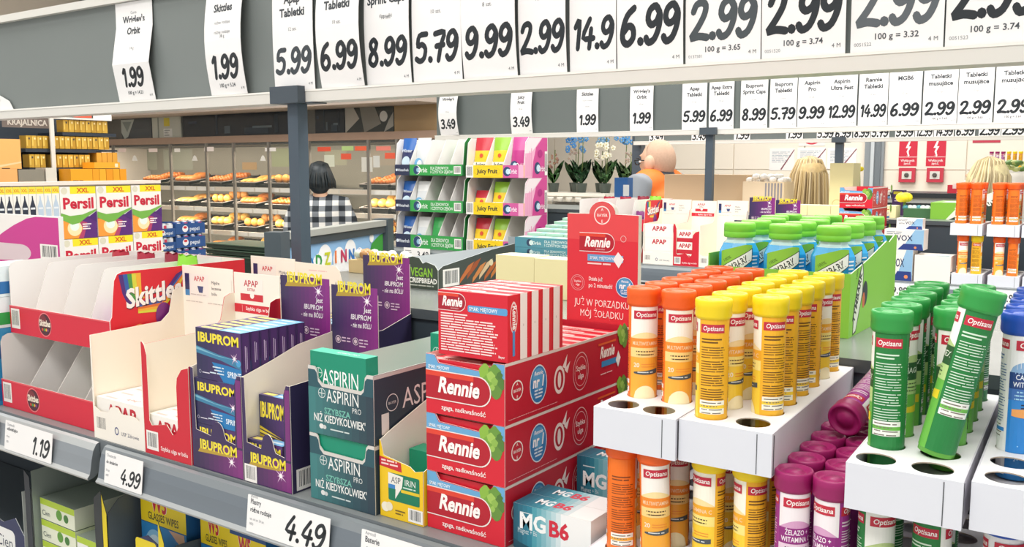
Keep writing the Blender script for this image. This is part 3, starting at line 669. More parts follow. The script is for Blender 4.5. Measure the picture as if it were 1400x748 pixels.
def crate(x0, x1, y0, y1, z0, z1, label, sc=1.0, side=True, wide=True, group=None):
    g = thing('tablet_crate', label, 'display carton', ((x0 + x1) / 2, y0, z0), group)
    W_, Hh = x1 - x0, z1 - z0; t = .001; zt = z1
    # front wall with a dipped finger opening
    m = MB(); fr = front(x0, y0, z0)
    out = [(0, 0), (W_, 0), (W_, Hh), (W_ * .86, Hh), (W_ * .80, Hh * .835), (W_ * .17, Hh * .875), (W_ * .12, Hh), (0, Hh)]
    m.prism(fr, out, t, RED, '#eadfd8')
    m.poly(fr, [(0, Hh * .71), (W_, Hh * .76), (W_, Hh * .995), (W_ * .865, Hh * .995), (W_ * .805, Hh * .825), (W_ * .165, Hh * .865), (W_ * .115, Hh * .995), (0, Hh * .995)], '#6aa9d6')
    m.text(fr, 'SMAK: MIĘTOWY', W_ * .03, Hh * .765, Hh * .055, '#eef5fb', 'b', 'l', maxw=W_ * .28, rot=-.0)
    leaf(m, fr, W_ * .74, Hh * .52, W_ * .255)
    rennie_mark(m, fr, 0, Hh * .245, W_ * .84, Hh * .50)
    m.text(fr, 'zgaga, nadkwaśność', W_ * .49, Hh * .095, Hh * .075, '#fbeeea', 'b', maxw=W_ * .6)
    m.build('front_panel', g)
    D = y1 - y0; fr = right(x1, y0, z0); m = MB()
    m.prism(fr, [(t, 0), (D, 0), (D, Hh), (t, Hh)], t, RED2, '#e8dcd2')
    m.rect(fr, 0, Hh * .955, D, Hh * .045, '#ded5cd')
    if side:
        k = Hh / .063
        bayer(m, fr, .022, Hh * .52, .0105 * k); nr1(m, fr, .061, Hh * .5, .0165 * k, .021 * k)
        m.ring(fr, .102, Hh * .45, .011 * k, .003 * k, '#f5ebe6', .0155 * k); m.disc(fr, .102, Hh * .45, .0035 * k, '#f5ebe6', .009 * k); m.poly(fr, [(.108, Hh * .66), (.118, Hh * .86), (.115, Hh * .6)], '#f5ebe6'); m.poly(fr, [(.112, Hh * .6), (.124, Hh * .72), (.118, Hh * .52)], '#f5ebe6')
        quick(m, fr, .147, Hh * .47, .017 * k, .022 * k)
        m.dashes(fr, .006, Hh * .07, .10, 1, .002, '#e9b8bb', .3, 3)
        m.band(fr, .186, .228, Hh * .82, Hh * .86, '#e2602f', 2); m.text(fr, 'Rennie', .207, Hh * .58, Hh * .2, '#fbefe9', 'h', sh=.2, maxw=.034); m.rect(fr, .194, Hh * .4, .036, Hh * .11, '#3f8bc2'); m.poly(fr, [(.228, Hh * .45), (.234, Hh * .3), (.240, Hh * .47), (.234, Hh * .62)], '#f3efec'); m.dashes(fr, .192, Hh * .26, .03, 1, .003, '#efc8c8', .4)
        leaf(m, fr, .236, Hh * .72, .022)
    m.build('side_panel', g)
    MB().box((x0, y0 + t, z0), (x0 + t, y1 - t, z1), RED2, right='#e8dcd2').build('side_panel', g)
    MB().box((x0, y1 - t, z0), (x1 - t, y1, z1), RED2).build('back_panel', g)
    MB().box((x0 + t, y0 + t, z0), (x1 - t, y1 - t, z0 + .001), '#d9cfc6').build('carton_floor', g)
    return g
RX0, RX1, RY0, RY1 = -.6245, -.523, .736, 1.005
def pack_red(x0, x1, y0, y1, z0, z1, label, group, full=False, stripe='#f5eee9'):
    def deco(m):
        fr = front(x0, y0, z0); W_, Hh = x1 - x0, z1 - z0
        if full:
            rennie_mark(m, fr, 0, Hh * .69, W_ * .41, Hh * .28, 'antacidum', deep='#a9142a')
            m.rrect(fr, W_ * .44, Hh * .7, W_ * .56, Hh * .105, Hh * .03, '#5b9fd2'); m.text(fr, 'SMAK: MIĘTOWY', W_ * .66, Hh * .725, Hh * .055, '#f1f6fb', 'b', maxw=W_ * .4)
            m.dashes(fr, W_ * .04, Hh * .635, W_ * .45, 2, Hh * .04, '#fbdedc', .5, 5, ragged=.2, word=6)
            m.dashes(fr, W_ * .04, Hh * .555, W_ * .84, 13, Hh * .0405, '#fbdedc', .5, 6, ragged=.12, word=6)
            m.text(fr, 'Bayer', W_ * .92, Hh * .06, Hh * .035, '#fbeeee', 'b')
        fs = right(x1, y0, z0); D = y1 - y0
        if full:
            m.ring(fs, D * .52, Hh * .66, D * .32, D * .05, '#f0d5d3', Hh * .24); m.text(fs, 'Rennie', D * .42, Hh * .84, D * .34, '#fff6f2', 'h', 'l', maxw=Hh * .36, rot=-math.pi / 2); m.rect(fs, D * .42, Hh * .08, D * .2, Hh * .38, '#4f92ca')
        else:
            m.rect(fs, D * .06, 0, D * .62, Hh, stripe); m.dashes(fs, D * .32, Hh * .5, D * .1, 1, .004, '#cfc6c2', .6, 2)
        ft = top(x0, y0, z1)
        m.rect(ft, 0, D * .12, W_, D * .4, '#f0b9b4'); m.rect(ft, W_ * .08, D * .55, W_ * .5, D * .22, '#f6dcd6'); m.text(ft, 'Rennie', W_ * .3, D * .2, D * .3, RED, 'b', maxw=W_ * .3)
    return small_box('tablet_box', (x0, y0, z0), (x1, y1, z1), label, 'medicine box', group, RED, deco)
ZC = [ZS + .0005, ZS + .0637, ZS + .1269]; HC = .0628
for i, z in enumerate(ZC):
    crate(RX0, RX1, RY0, RY1, z, z + HC, 'red antacid tablet crate, %s of the stack of three' % ['bottom', 'middle', 'top'][i], group='stacked red crates')
zt = ZC[2] + HC
# packs standing in the crates, seen through the finger openings and on top
for i in range(2):
    pack_red(RX0 + .003, RX1 - .003, RY0 + .004, RY0 + .024, ZC[i] + .0015, ZC[i] + HC - .003, 'red tablet box showing in the opening of the %s red crate' % ['bottom', 'middle'][i], 'boxes inside the red crates')
NR = 11
for i in range(NR):
    y = RY0 + .004 + i * .0232
    pack_red(RX0 + .003, RX1 - .003, y, y + .0225, ZC[2] + .0015, zt - .006, 'red tablet box lying in the top red crate, %s row from the front' % (NTH + ['eleventh'])[i], 'boxes inside the red crates')
for i in range(5):
    y = RY0 + .006 + i * .0208
    pack_red(RX0 + .0125, RX1 - .0005, y, y + .0202, zt + .0004, zt + .068, 'red tablet box standing on the top crate, %s' % ['its printed back facing the camera', 'second from the front', 'third from the front', 'fourth from the front', 'last of the five'][i], 'red boxes on the top crate', full=(i == 0))
# header card of the red display
g = thing('display_header', 'tall red header card with round top standing behind the red boxes', 'display card', (-.567, 1.008, zt - .05))
m = MB(); hx0, hx1, hz0, hz1 = -.617, -.5165, zt - .05, 1.4395; W_, Hh = hx1 - hx0, hz1 - hz0
fr = front(hx0, 1.0065, hz0); out = [(0, 0), (W_, 0), (W_, Hh)] + [(W_ * .5 + .0185 * math.cos(a), Hh + .0005 + .0155 * math.sin(a)) for a in [math.radians(q) for q in range(0, 181, 15)]] + [(0, Hh)]
m.prism(fr, out, .0085, '#dc2c3a', '#efe7dc')
m.rect(fr, 0, Hh - .032, W_, .032, '#e2484c'); m.poly(fr, [(W_ * .5 + .0183 * math.cos(a), Hh + .0152 * math.sin(a)) for a in [math.radians(q) for q in range(0, 181, 15)]], '#dd5556')
k = Hh - .145
bayer(m, fr, W_ * .5, Hh - .001, .0115, '#f7e7e0', .0014)
rennie_mark(m, fr, W_ * .18, Hh - .047, W_ * .5, .024, 'antacidum'); m.ring(fr, W_ * .8, Hh - .029, .004, .0006, '#f3c9c6')
m.rect(fr, W_ * .3, Hh - .0585, W_ * .5, .0085, '#6aa6d4'); m.text(fr, 'SMAK: MIĘTOWY', W_ * .5, Hh - .056, .0035, '#f0f6fb', 'b', maxw=W_ * .33); m.poly(fr, [(W_ * .66, Hh - .055), (W_ * .74, Hh - .0655), (W_ * .81, Hh - .054), (W_ * .73, Hh - .0455)], '#f6f1ee')
m.dashes(fr, W_ * .3, Hh - .0625, W_ * .36, 1, .004, '#f6d6d2', .5, 3, word=6)
quick(m, fr, W_ * .16, Hh - .087, .010); m.text(fr, 'Działa już', W_ * .32, Hh - .083, .0045, '#fdeeea', 'b', 'l', maxw=W_ * .2); m.text(fr, 'po 2 minutach!', W_ * .32, Hh - .0915, .005, '#fdeeea', 'b', 'l', maxw=W_ * .34); nr1(m, fr, W_ * .83, Hh - .0885, .0125)
m.text(fr, 'JUŻ W PORZĄDKU', W_ * .51, Hh - .1155, .0085, '#fff1ea', 'r', maxw=W_ * .78); m.text(fr, 'MÓJ ŻOŁĄDKU', W_ * .51, Hh - .129, .0085, '#fff1ea', 'r', maxw=W_ * .62)
m.build('header_card', g)

# ---------------------------------------------------------------- teal tablet cartons
AX0, AX1, AY0, AY1 = -.793, -.691, .7255, .955
def asp_crate(z0, z1, label):
    g = thing('tablet_crate', label, 'display carton', ((AX0 + AX1) / 2, AY0, z0), 'stacked teal cartons'); W_, Hh = AX1 - AX0, z1 - z0; t = .001
    cut = [(W_, Hh), (W_ * .91, Hh), (W_ * .88, Hh * .955), (W_ * .86, Hh * .80), (W_ * .82, Hh * .75), (W_ * .22, Hh * .76), (W_ * .16, Hh * .83), (W_ * .14, Hh * .96), (W_ * .11, Hh), (0, Hh)]
    cut2 = [(a, b - Hh * .05) for a, b in cut]
    m = MB(); fr = front(AX0, AY0, z0); m.prism(fr, [(0, 0), (W_, 0)] + cut, t, '#2a5560', '#d9d5cf')
    hstrips(m, fr, 0, 0, W_, Hh * .69, run('#3f7f80', '#2b3f4c', 9))
    m.poly(fr, cut + cut2[::-1], '#d6d2cc')
    k = Hh / .075
    m.ring(fr, W_ * .215, Hh * .62, .0055 * k, .0007, '#dfe6e4'); m.rect(fr, W_ * .17, Hh * .612, .009 * k, .0009, '#dfe6e4'); m.rect(fr, W_ * .211, Hh * .56, .0009, .009 * k, '#dfe6e4')
    m.text(fr, 'ASPIRIN', W_ * .54, Hh * .51, .0135 * k, '#f1f2ef', 'r', maxw=W_ * .5, sx=.8); m.text(fr, 'PRO', W_ * .75, Hh * .41, .0058 * k, '#dfe3e1', 'r', maxw=W_ * .14)
    m.text(fr, 'SZYBSZA', W_ * .45, Hh * .325, .0066 * k, '#79c0b0', 'b', maxw=W_ * .42); m.text(fr, "NIŻ KIEDYKOLWIEK'", W_ * .48, Hh * .195, .0082 * k, '#f1f2ef', 'b', maxw=W_ * .8, sx=.8)
    m.disc(fr, W_ * .2, Hh * .125, .0035, '#e6e5e2', .003); m.disc(fr, W_ * .25, Hh * .12, .0028, '#cfd2d0', .0025); m.dashes(fr, W_ * .34, Hh * .095, W_ * .32, 1, .0035, '#cfdad8', .45, 3, word=7)
    m.build('front_panel', g)
    D = AY1 - AY0; m = MB(); fr = right(AX1, AY0, z0); m.prism(fr, [(t, 0), (D, 0), (D, Hh), (t, Hh)], t, '#2d3f4d', '#d9d5cf')
    m.rect(fr, 0, Hh * .94, D, Hh * .055, '#cfcbc6'); bayer(m, fr, .03, Hh * .55, .0095 * k, '#e9ebe9', .0009, False); m.text(fr, 'BAYER', .03, Hh * .53, .003, '#e9ebe9', 'r', maxw=.014); m.text(fr, 'ASPIRIN', .047, Hh * .42, .0215 * k, '#f1f2ef', 'r', 'l', sx=.85); m.text(fr, 'PRO', .15, Hh * .3, .008, '#dfe3e1', 'r', 'l')
    m.rect(fr, .012, Hh * .12, .012, Hh * .3, '#e8e6e0')
    m.build('side_panel', g)
    MB().box((AX0, AY0 + t, z0), (AX0 + t, AY1 - t, z1), '#2d3f4d', right='#dfe6e0').build('side_panel', g)
    MB().box((AX0, AY1 - t, z0), (AX1 - t, AY1, z1), '#2d3f4d', front='#dfe6e0').build('back_panel', g)
    MB().box((AX0 + t, AY0 + t, z0), (AX1 - t, AY1 - t, z0 + .001), '#d5dcd6').build('carton_floor', g)
asp_crate(ZS + .0005, ZS + .079, 'teal tablet carton, lower of the two beside the yellow carton'); asp_crate(ZS + .0795, ZS + .158, 'teal tablet carton, upper one holding a green box in front')
def asp_box(x0, x1, y0, y1, z0, z1, label, plain=False):
    def deco(m):
        if plain: return
        fr = front(x0, y0, z0); W_, Hh = x1 - x0, z1 - z0
        m.ring(fr, W_ * .15, Hh * .74, .0062, .0007, '#dff0e8'); m.rect(fr, W_ * .09, Hh * .737, .0105, .0008, '#dff0e8'); m.rect(fr, W_ * .146, Hh * .68, .0008, .0115, '#dff0e8')
        m.text(fr, 'ASPIRIN', W_ * .55, Hh * .60, .0185, '#fbfdfb', 'r', maxw=W_ * .66, sx=.85); m.text(fr, 'PRO', W_ * .83, Hh * .2, .006, '#eef6f1', 'r')
        m.text(right(x1, y0, z0), 'ASPIRIN', (y1 - y0) / 2, Hh * .5, .0032, '#dff0e8', 'b', maxw=(y1 - y0) * .7); m.text(top(x0, y0, z1), 'ASPIRIN PRO', W_ * .6, .006, .005, '#cfe8dd', 'b', maxw=W_ * .4)
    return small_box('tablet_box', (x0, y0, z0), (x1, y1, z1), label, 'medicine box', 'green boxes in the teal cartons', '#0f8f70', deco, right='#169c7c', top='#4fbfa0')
asp_box(AX0 + .0015, AX1 - .013, AY0 + .0025, AY0 + .022, ZS + .081, ZS + .175, 'green tablet box standing upright at the front of the upper teal carton')
asp_box(-.76, AX1 - .0015, .905, .93, ZS + .081, ZS + .172, 'green tablet box at the back of the upper teal carton')
asp_box(AX0 + .0015, AX1 - .0015, AY0 + .0025, AY0 + .022, ZS + .002, ZS + .078, 'green tablet box behind the opening of the lower teal carton', True)

# ---------------------------------------------------------------- yellow tablet carton
g = thing('tablet_carton', 'yellow tablet carton with raised white back, left of the red crates', 'display carton', (-.657, .731, ZS))
YX0, YX1, t = -.6885, -.6262, .001; W_ = YX1 - YX0; m = MB(); fr = front(YX0, .731, ZS + .0005); Hh = .068
m.prism(fr, [(0, 0), (W_, 0), (W_, Hh * .9), (W_ * .82, Hh * .86), (W_ * .7, Hh * .93), (W_ * .1, Hh * 1.02), (W_ * .03, Hh * 1.25), (0, Hh * 1.27)], t, '#f2c81e', '#f0ead8')
m.poly(fr, [(0, Hh), (W_ * .5, Hh * .95), (W_ * .52, Hh * .8), (0, Hh * .84)], '#c92634'); m.dashes(fr, W_ * .04, Hh * .93, W_ * .4, 2, .0038, '#f6d7d2', .5, 4)
m.rrect(fr, W_ * .2, Hh * .3, W_ * .72, Hh * .46, .002, '#0e7a58'); m.poly(fr, [(W_ * .2, Hh * .76), (W_ * .55, Hh * .73), (W_ * .52, Hh * .55), (W_ * .42, Hh * .42), (W_ * .36, Hh * .34), (W_ * .37, Hh * .5), (W_ * .2, Hh * .55)], '#efece4'); m.rect(fr, W_ * .2, Hh * .5, W_ * .16, Hh * .07, '#3b84c4')
m.text(fr, 'ASP', W_ * .38, Hh * .6, .0068, '#3c4650', 'r', maxw=W_ * .22); m.text(fr, 'IRIN', W_ * .71, Hh * .6, .0068, '#f1f5ef', 'r', maxw=W_ * .26); m.rect(fr, W_ * .5, Hh * .47, W_ * .42, Hh * .05, '#e8c62a'); m.dashes(fr, W_ * .55, Hh * .55, W_ * .3, 1, .003, '#cfe6d8', .5)
m.disc(fr, W_ * .13, Hh * .17, .006, '#f6efdc', .0055); m.disc(fr, W_ * .22, Hh * .19, .005, '#efe6cc', .005); m.dashes(fr, W_ * .36, Hh * .14, W_ * .24, 2, .0034, '#7a6220', .45); m.barcode(fr, W_ * .66, Hh * .03, W_ * .33, Hh * .22, 5)
m.build('front_panel', g)
m = MB(); fl = Fr((YX0 + t, .732, ZS + .0005), (0, 1, 0), (0, 0, 1)); m.prism(fl, [(0, 0), (.17, 0), (.17, .118), (.12, .128), (.02, .094), (0, .086)], t, '#eef1e6', '#f0ead8', '#f2c81e'); m.build('side_panel', g)
m = MB(); fr = right(YX1, .732, ZS + .0005); m.prism(fr, [(0, 0), (.17, 0), (.17, .118), (0, .06)], t, '#f2c81e', '#f0ead8'); m.build('side_panel', g)
MB().box((YX0 + t, .9, ZS + .0005), (YX1 - t, .901, ZS + .118), '#eef1e6').build('back_panel', g)
MB().box((YX0 + t, .732, ZS + .0003), (YX1 - t, .9, ZS + .0013), '#eef1e6').build('carton_floor', g)
def d(m): m.text(front(-.684, .79, ZS + .05), 'ASPIRIN', .028, 0, .008, '#ffffff', 'r')
small_box('tablet_box', (-.684, .775, ZS + .0018), (-.63, .80, ZS + .066), 'small green box inside the yellow carton', 'medicine box', None, '#12906c', d)

# ---------------------------------------------------------------- white and teal magnesium boxes
def mg_box(x0, x1, y0, y1, z0, z1, label):
    def deco(m):
        fr = front(x0, y0, z0); W_, Hh = x1 - x0, z1 - z0
        hstrips(m, fr, 0, 0, W_, Hh, run('#1f5f74', '#2d8298', 4) + run('#4f9fae', '#f2f4f3', 7) + ['#f4f4f2'] * 5)
        m.poly(fr, [(0, 0), (W_ * .1, 0), (W_ * .35, Hh * .02), (W_ * .08, Hh * .14), (0, Hh * .2)], '#1c4e60')
        m.poly(fr, [(W_ * .3, 0), (W_, 0), (W_, Hh * .9), (W_ * .93, Hh * .9), (W_ * .86, Hh * .2)], '#f3f4f2')
        h = W_ * .175
        m.text(fr, 'MG', W_ * .08, Hh * .48, h, '#f6f7f5', 'h', 'l', maxw=W_ * .36); m.text(fr, 'B6', W_ * .46, Hh * .455, h, '#e8edee', 'h', 'l', maxw=W_ * .40); m.text(fr, 'B6', W_ * .465, Hh * .46, h * .97, '#d2253d', 'h', 'l', maxw=W_ * .385)
        m.rect(fr, W_ * .09, Hh * .82, W_ * .17, Hh * .02, '#d5e2e4'); m.text(fr, 'Magnez + B6', W_ * .06, Hh * .36, h * .34, '#cfe0e3', 'r', 'l', maxw=W_ * .26)
        ft = top(x0, y0, z1); D = y1 - y0
        hstrips(m, ft, 0, 0, W_, D, run('#1f5f74', '#3a8a9c', 5) + run('#5fa9b6', '#f4f4f2', 6) + ['#f4f4f2'] * 3)
        m.text(ft, 'MG', W_ * .2, D * .35, D * .4, '#f2f5f5', 'h', 'l', maxw=W_ * .22); m.text(ft, 'B6', W_ * .43, D * .35, D * .4, '#d84a5a', 'h', 'l', maxw=W_ * .22)
    return small_box('magnesium_box', (x0, y0, z0), (x1, y1, z1), label, 'medicine box', 'white and teal magnesium boxes', '#f3f2ee', deco, left='#24424f')
mg_box(-.5185, -.428, .745, .777, ZS + .0006, ZS + .047, 'white and teal magnesium box, front of the row right of the red crates')
mg_box(-.5185, -.428, .7775, .8095, ZS + .0006, ZS + .047, 'white and teal magnesium box lying just behind the front one')
mg_box(-.5185, -.4305, .87, .902, ZS + .0006, ZS + .064, 'taller dark teal magnesium box standing at the back beside the orange tubes')
# ================================================================ CANDY DISPLAY, WHITE / RED AND PURPLE DISPENSERS
def rainbow(m, fr, cx, cy, r0, w_, a0, a1):
    for i, c in enumerate(['#5a2b7a', '#2c5aa0', '#4d9a45', '#d9d23a', '#f0a030', '#d8402c']):
        m.ring(fr, cx, cy, r0 - i * w_, w_ * 1.02, c, n=20, a0=a0, a1=a1)
def candy_logo(m, fr, x, y, r):
    m.ring(fr, x, y, r, r * .05, '#e8a0a0'); m.disc(fr, x, y, r * .9, '#4a1a2a'); m.disc(fr, x - r * .2, y + r * .3, r * .5, '#7a2530'); m.text(fr, 'Skittles', x, y - r * .12, r * .5, '#f7ead6', 'h', maxw=r * 1.7)
    for dx, c in ((-.4, '#d84a2c'), (-.1, '#4d9a45'), (.2, '#f0b030'), (.45, '#8a3a8a')): m.disc(fr, x + r * dx, y - r * .42, r * .13, c, n=10)
SX0, SX1 = -1.515, -1.2335
g = thing('candy_display', 'red two-tier candy display with empty white compartments at the left', 'candy display', (-1.37, .732, ZS))
yl, yu, yb, zs, t = .732, .752, .995, ZS + .0005, .0014
def tierfront(y, z0, z1, logo_x, notch=None):
    m = MB(); fr = front(SX0, y, z0); W_, Hh = SX1 - SX0, z1 - z0
    m.prism(fr, [(0, 0), (W_, 0), (W_, Hh), (0, Hh)], t, '#d5203a', '#f0dcd6'); m.barcode(fr, .004, Hh * .18, .026, Hh * .72, 6, '#efe9e2'); candy_logo(m, fr, logo_x, Hh * .5, Hh * .42)
    m.rect(fr, 0, Hh * .95, W_, Hh * .05, '#e5525c'); m.build('front_panel', g)
tierfront(yl, zs, ZS + .045, .095); tierfront(yu, 1.2315, 1.276, .105)
for z in (zs, 1.2315): MB().box((SX0, (yl if z < 1.2 else yu) + t, z), (SX1 - t, yb, z + t), '#e8dfd8').build('tier_floor', g)
MB().box((SX0, yb, zs), (SX1, yb + t, 1.347), '#d5203a', front='#efe8e0').build('back_panel', g)
def divider(x, y0, z0, z1, slant, mt='#f3f1ee', nm='divider', lean_top=0.0, rnd_=.012):
    fr = Fr((x + t, y0, z0), (0, 1, 0), (0, 0, 1)); D = yb - y0; Hh = z1 - z0
    pts = [(0, 0), (D, 0), (D, Hh), (slant + rnd_, Hh), (slant + rnd_ * .3, Hh - rnd_ * .3), (slant, Hh - rnd_), (0, .03)]
    m = MB(); m.prism(fr, pts, t, mt, '#cfc8c2'); return m.build(nm, g)
ux = [at(p, 432, Y=yu + .002).x for p in (46, 83, 121)]
for x in ux: divider(x, yu + t + .0005, 1.2335, 1.347, .024)
for x in ux: divider(x + .002, yl + t + .0005, zs + .002, 1.2305, .05)
divider(SX0 + .0002, yu + t + .0005, 1.2335, 1.347, .0, '#f3f1ee', 'side_panel'); divider(SX0 + .0002, yl + t + .0005, zs + .002, 1.2305, .0, '#efeae6', 'side_panel')
divider(SX1 - .0016, yl + t + .0005, zs + .002, 1.2305, .03, '#d5203a', 'side_panel')
m = MB(); fr = Fr((SX1, yu + t, 1.2335), (0, 1, 0), (0, 0, 1)); D = yb - yu - t; Hh = .1125                  # right side wall with the big printed logo
pts = [(0, 0), (D, 0), (D, Hh)] + [(.022, Hh), (.014, Hh - .003), (.009, Hh - .012), (.006, Hh - .035), (.003, .048), (0, .043)]
m.prism(fr, pts, t, '#d9202f', '#f1e3dc', '#f3ece6')
for i, c in enumerate(['#4f2a78', '#2f5ea8', '#4a9a48', '#d8d640', '#efb035']):
    m.poly(fr, [(.016 + i * .007, Hh - .004), (.024 + i * .007, Hh - .004), (.028 + i * .006, Hh - .03), (.037 + i * .005, Hh - .05 + i * .002), (.03 + i * .005, Hh - .052 + i * .002), (.021 + i * .006, Hh - .032)], c)
for i, c in enumerate(['#d8d640', '#efb035', '#e0702c', '#2f5ea8', '#4f2a78']):
    m.poly(fr, [(.045, Hh - .064 + i * .003), (.085, Hh - .066 + i * .0045), (.118, Hh - .03 + i * .004), (.134, Hh - .002), (.128 + i * .0015, Hh - .002), (.112, Hh - .032 + i * .005), (.085, Hh - .062 + i * .005), (.045, Hh - .060 + i * .003)], c)
m.text(fr, 'Skittles', .0745, Hh - .051, .027, '#5a1830', 'h', maxw=.096, rot=.1, sh=.1); m.text(fr, 'Skittles', .0735, Hh - .0495, .0265, '#fbf6f0', 'h', maxw=.095, rot=.1, sh=.1)
m.disc(fr, .046, .022, .0105, '#f0a055'); m.disc(fr, .05, .024, .005, '#f8d8b0'); m.disc(fr, .088, .04, .014, '#7a2a7a', .02)
m.build('side_panel', g)
# sweet bags at the back of the top tier
def bag(cx, cy, z, w_, h_, d_, c1, c2, label, rz=0, ruff='#ffffff', txt=None):
    V = []; F = []; nx, nz = 8, 10
    for s in (-1, 1):
        for j in range(nz + 1):
            v = j / nz; th = d_ / 2 * max(.05, math.sin(math.pi * (.06 + .88 * v)) ** .6)
            for i in range(nx + 1):
                u = i / nx - .5; V.append((cx + u * w_, cy + s * th * max(.04, (1 - (2 * abs(u)) ** 3)), z + v * h_ + .002 * math.sin(i * 2.1)* (v > .93)))
    b = (nx + 1) * (nz + 1)
    for k in range(2):
        for j in range(nz):
            for i in range(nx):
                q = (k * b + j * (nx + 1) + i, k * b + j * (nx + 1) + i + 1, k * b + (j + 1) * (nx + 1) + i + 1, k * b + (j + 1) * (nx + 1) + i)
                F.append(q if k == 0 else q[::-1])
    m = MB(); m.mesh(V, [f for n, f in enumerate(F) if (n // nx) % nz >= nz - 3], mat(c2, .3), True); m.mesh(V, [f for n, f in enumerate(F) if (n // nx) % nz < nz - 3], mat(c1, .3), True)
    if txt: m.text(front(cx, cy - d_ * .52, z + h_ * .45), txt, 0, 0, h_ * .14, ruff, 'h', maxw=w_ * .8)
    return tag(m.build('sweet_bag', None, (cx, cy, z)), label, 'sweet bag', 'sweet bags in the red display')
zb_ = 1.2335
bag((SX0 + ux[0]) / 2, .93, zb_, .05, .118, .03, '#8a1a30', '#b02238', 'dark red sweet bag at the back of the leftmost candy compartment')
bag((ux[0] + ux[1]) / 2, .93, zb_, .05, .119, .03, '#8a1a30', '#a8203a', 'dark red sweet bag in the second candy compartment from the left')
bag((ux[1] + ux[2]) / 2, .93, zb_, .05, .122, .03, '#6a1830', '#8f1d36', 'dark red sweet bag in the third candy compartment from the left')
bag((ux[2] + SX1) / 2 - .003, .91, zb_, .048, .124, .035, '#7ac52f', '#8fd63a', 'bright green sweet bag in the right candy compartment', txt='S', ruff='#2b4a20')
bag((ux[2] + SX1) / 2, .80, zb_, .055, .055, .02, '#b044b0', '#c860c0', 'short purple sweet bag at the front of the right candy compartment')
bag((ux[1] + ux[2]) / 2 + .012, .85, zs + .002, .04, .10, .02, '#5aa035', '#4c8f2c', 'green sweet bag standing in the lower tier')

# ---- white and red dispensers
def disp_side(g, x, y0, y1, z0, h0, h1, mt, inner, nm='side_panel', curve=True):
    fr = Fr((x + .001, y0, z0), (0, 1, 0), (0, 0, 1)); D = y1 - y0
    pts = [(0, 0), (D, 0), (D, h1), (D - .008, h1)] + ([(D - .018, h1 - .004), (D - .026, h0 + (h1 - h0) * .3), (D - .04, h0 + .004)] if curve else []) + [(.0, h0)]
    m = MB(); m.prism(fr, pts, .001, mt, inner, inner); return m.build(nm, g)
def apap_box(x0, x1, y0, z0, label, red=False, h=.058, d=.024):
    def deco(m):
        fr = front(x0, y0, z0); W_ = x1 - x0
        m.text(fr, 'APAP', W_ * .52, h * .52, h * .34, '#c32136', 'h', maxw=W_ * .76)
        if red: m.rect(fr, 0, 0, W_, h * .35, '#c92a3a')
        ft = top(x0, y0, z0 + h); m.rect(ft, W_ * .1, d * .2, W_ * .25, d * .2, '#f0c4c0'); m.text(ft, 'APAP', W_ * .6, d * .35, d * .35, '#e39a98', 'b', maxw=W_ * .4)
    return small_box('tablet_box', (x0, y0, z0), (x1, y0 + d, z0 + h), label, 'medicine box', 'white tablet boxes in the open dispensers', '#f7f3ec', deco)
def header(g, x0, x1, y, z0, z1, deco, mt, back=None, rad=.004, top_cut=None):
    m = MB(); fr = front(x0, y, z0); pts = top_cut(x1 - x0, z1 - z0) if top_cut else [(0, 0), (x1 - x0, 0), (x1 - x0, z1 - z0), (0, z1 - z0)]
    m.prism(fr, pts, .0012, mt, back or mt); deco(m, fr, x1 - x0, z1 - z0); return m.build('header_card', g)
DY0, DY1 = .717, .872
def d_apap(m, fr, W_, Hh):
    b = Hh - .046
    m.rrect(fr, W_ * .05, b, W_ * .47, .034, .001, '#f3ede4'); m.rect(fr, W_ * .05, b, W_ * .09, .034, '#2c3060'); m.rect(fr, W_ * .05, b, W_ * .09, .009, '#3f86c0')
    m.text(fr, 'APAP', W_ * .34, b + .0235, .0072, '#cf3040', 'b', maxw=W_ * .28); m.poly(fr, [(W_ * .3, b + .016), (W_ * .42, b + .016), (W_ * .4, b + .006), (W_ * .33, b + .006)], '#44507e'); m.dashes(fr, W_ * .16, b + .002, W_ * .33, 1, .003, '#c9b9b0', .4)
    for i, s in enumerate(('Mądre', 'leczenie', 'bólu')): m.text(fr, s, W_ * .58, b + .021 - i * .0085, .0048, '#6d6a70', 'r', 'l')
    m.rect(fr, W_ * .97, b, .0006, .03, '#d8cfc4'); m.dashes(fr, W_ * .06, b - .009, W_ * .36, 1, .0025, '#cfc4ba', .5); m.dashes(fr, W_ * .5, b - .009, W_ * .4, 1, .0025, '#cfc4ba', .5)
def d_apapx(m, fr, W_, Hh):
    b = Hh - .04
    m.rrect(fr, W_ * .14, b, W_ * .5, .032, .001, '#f4efe6'); m.text(fr, 'APAP', W_ * .38, b + .021, .0088, '#c32136', 'b', maxw=W_ * .34); m.text(fr, 'EXTRA', W_ * .38, b + .0145, .004, '#c32136', 'b', maxw=W_ * .17)
    m.rect(fr, W_ * .14, b, W_ * .5, .01, '#cf2a3a'); m.disc(fr, W_ * .4, b + .008, .0045, '#f6f0e8')
    m.rect(fr, 0, b - .018, W_, .0125, '#d42336'); m.text(fr, 'Szybka ulga w bólu', W_ * .54, b - .0138, .005, '#fbeceb', 'b', maxw=W_ * .62); m.rect(fr, W_ * .17, b - .0165, .0006, .0095, '#f3c5c5')
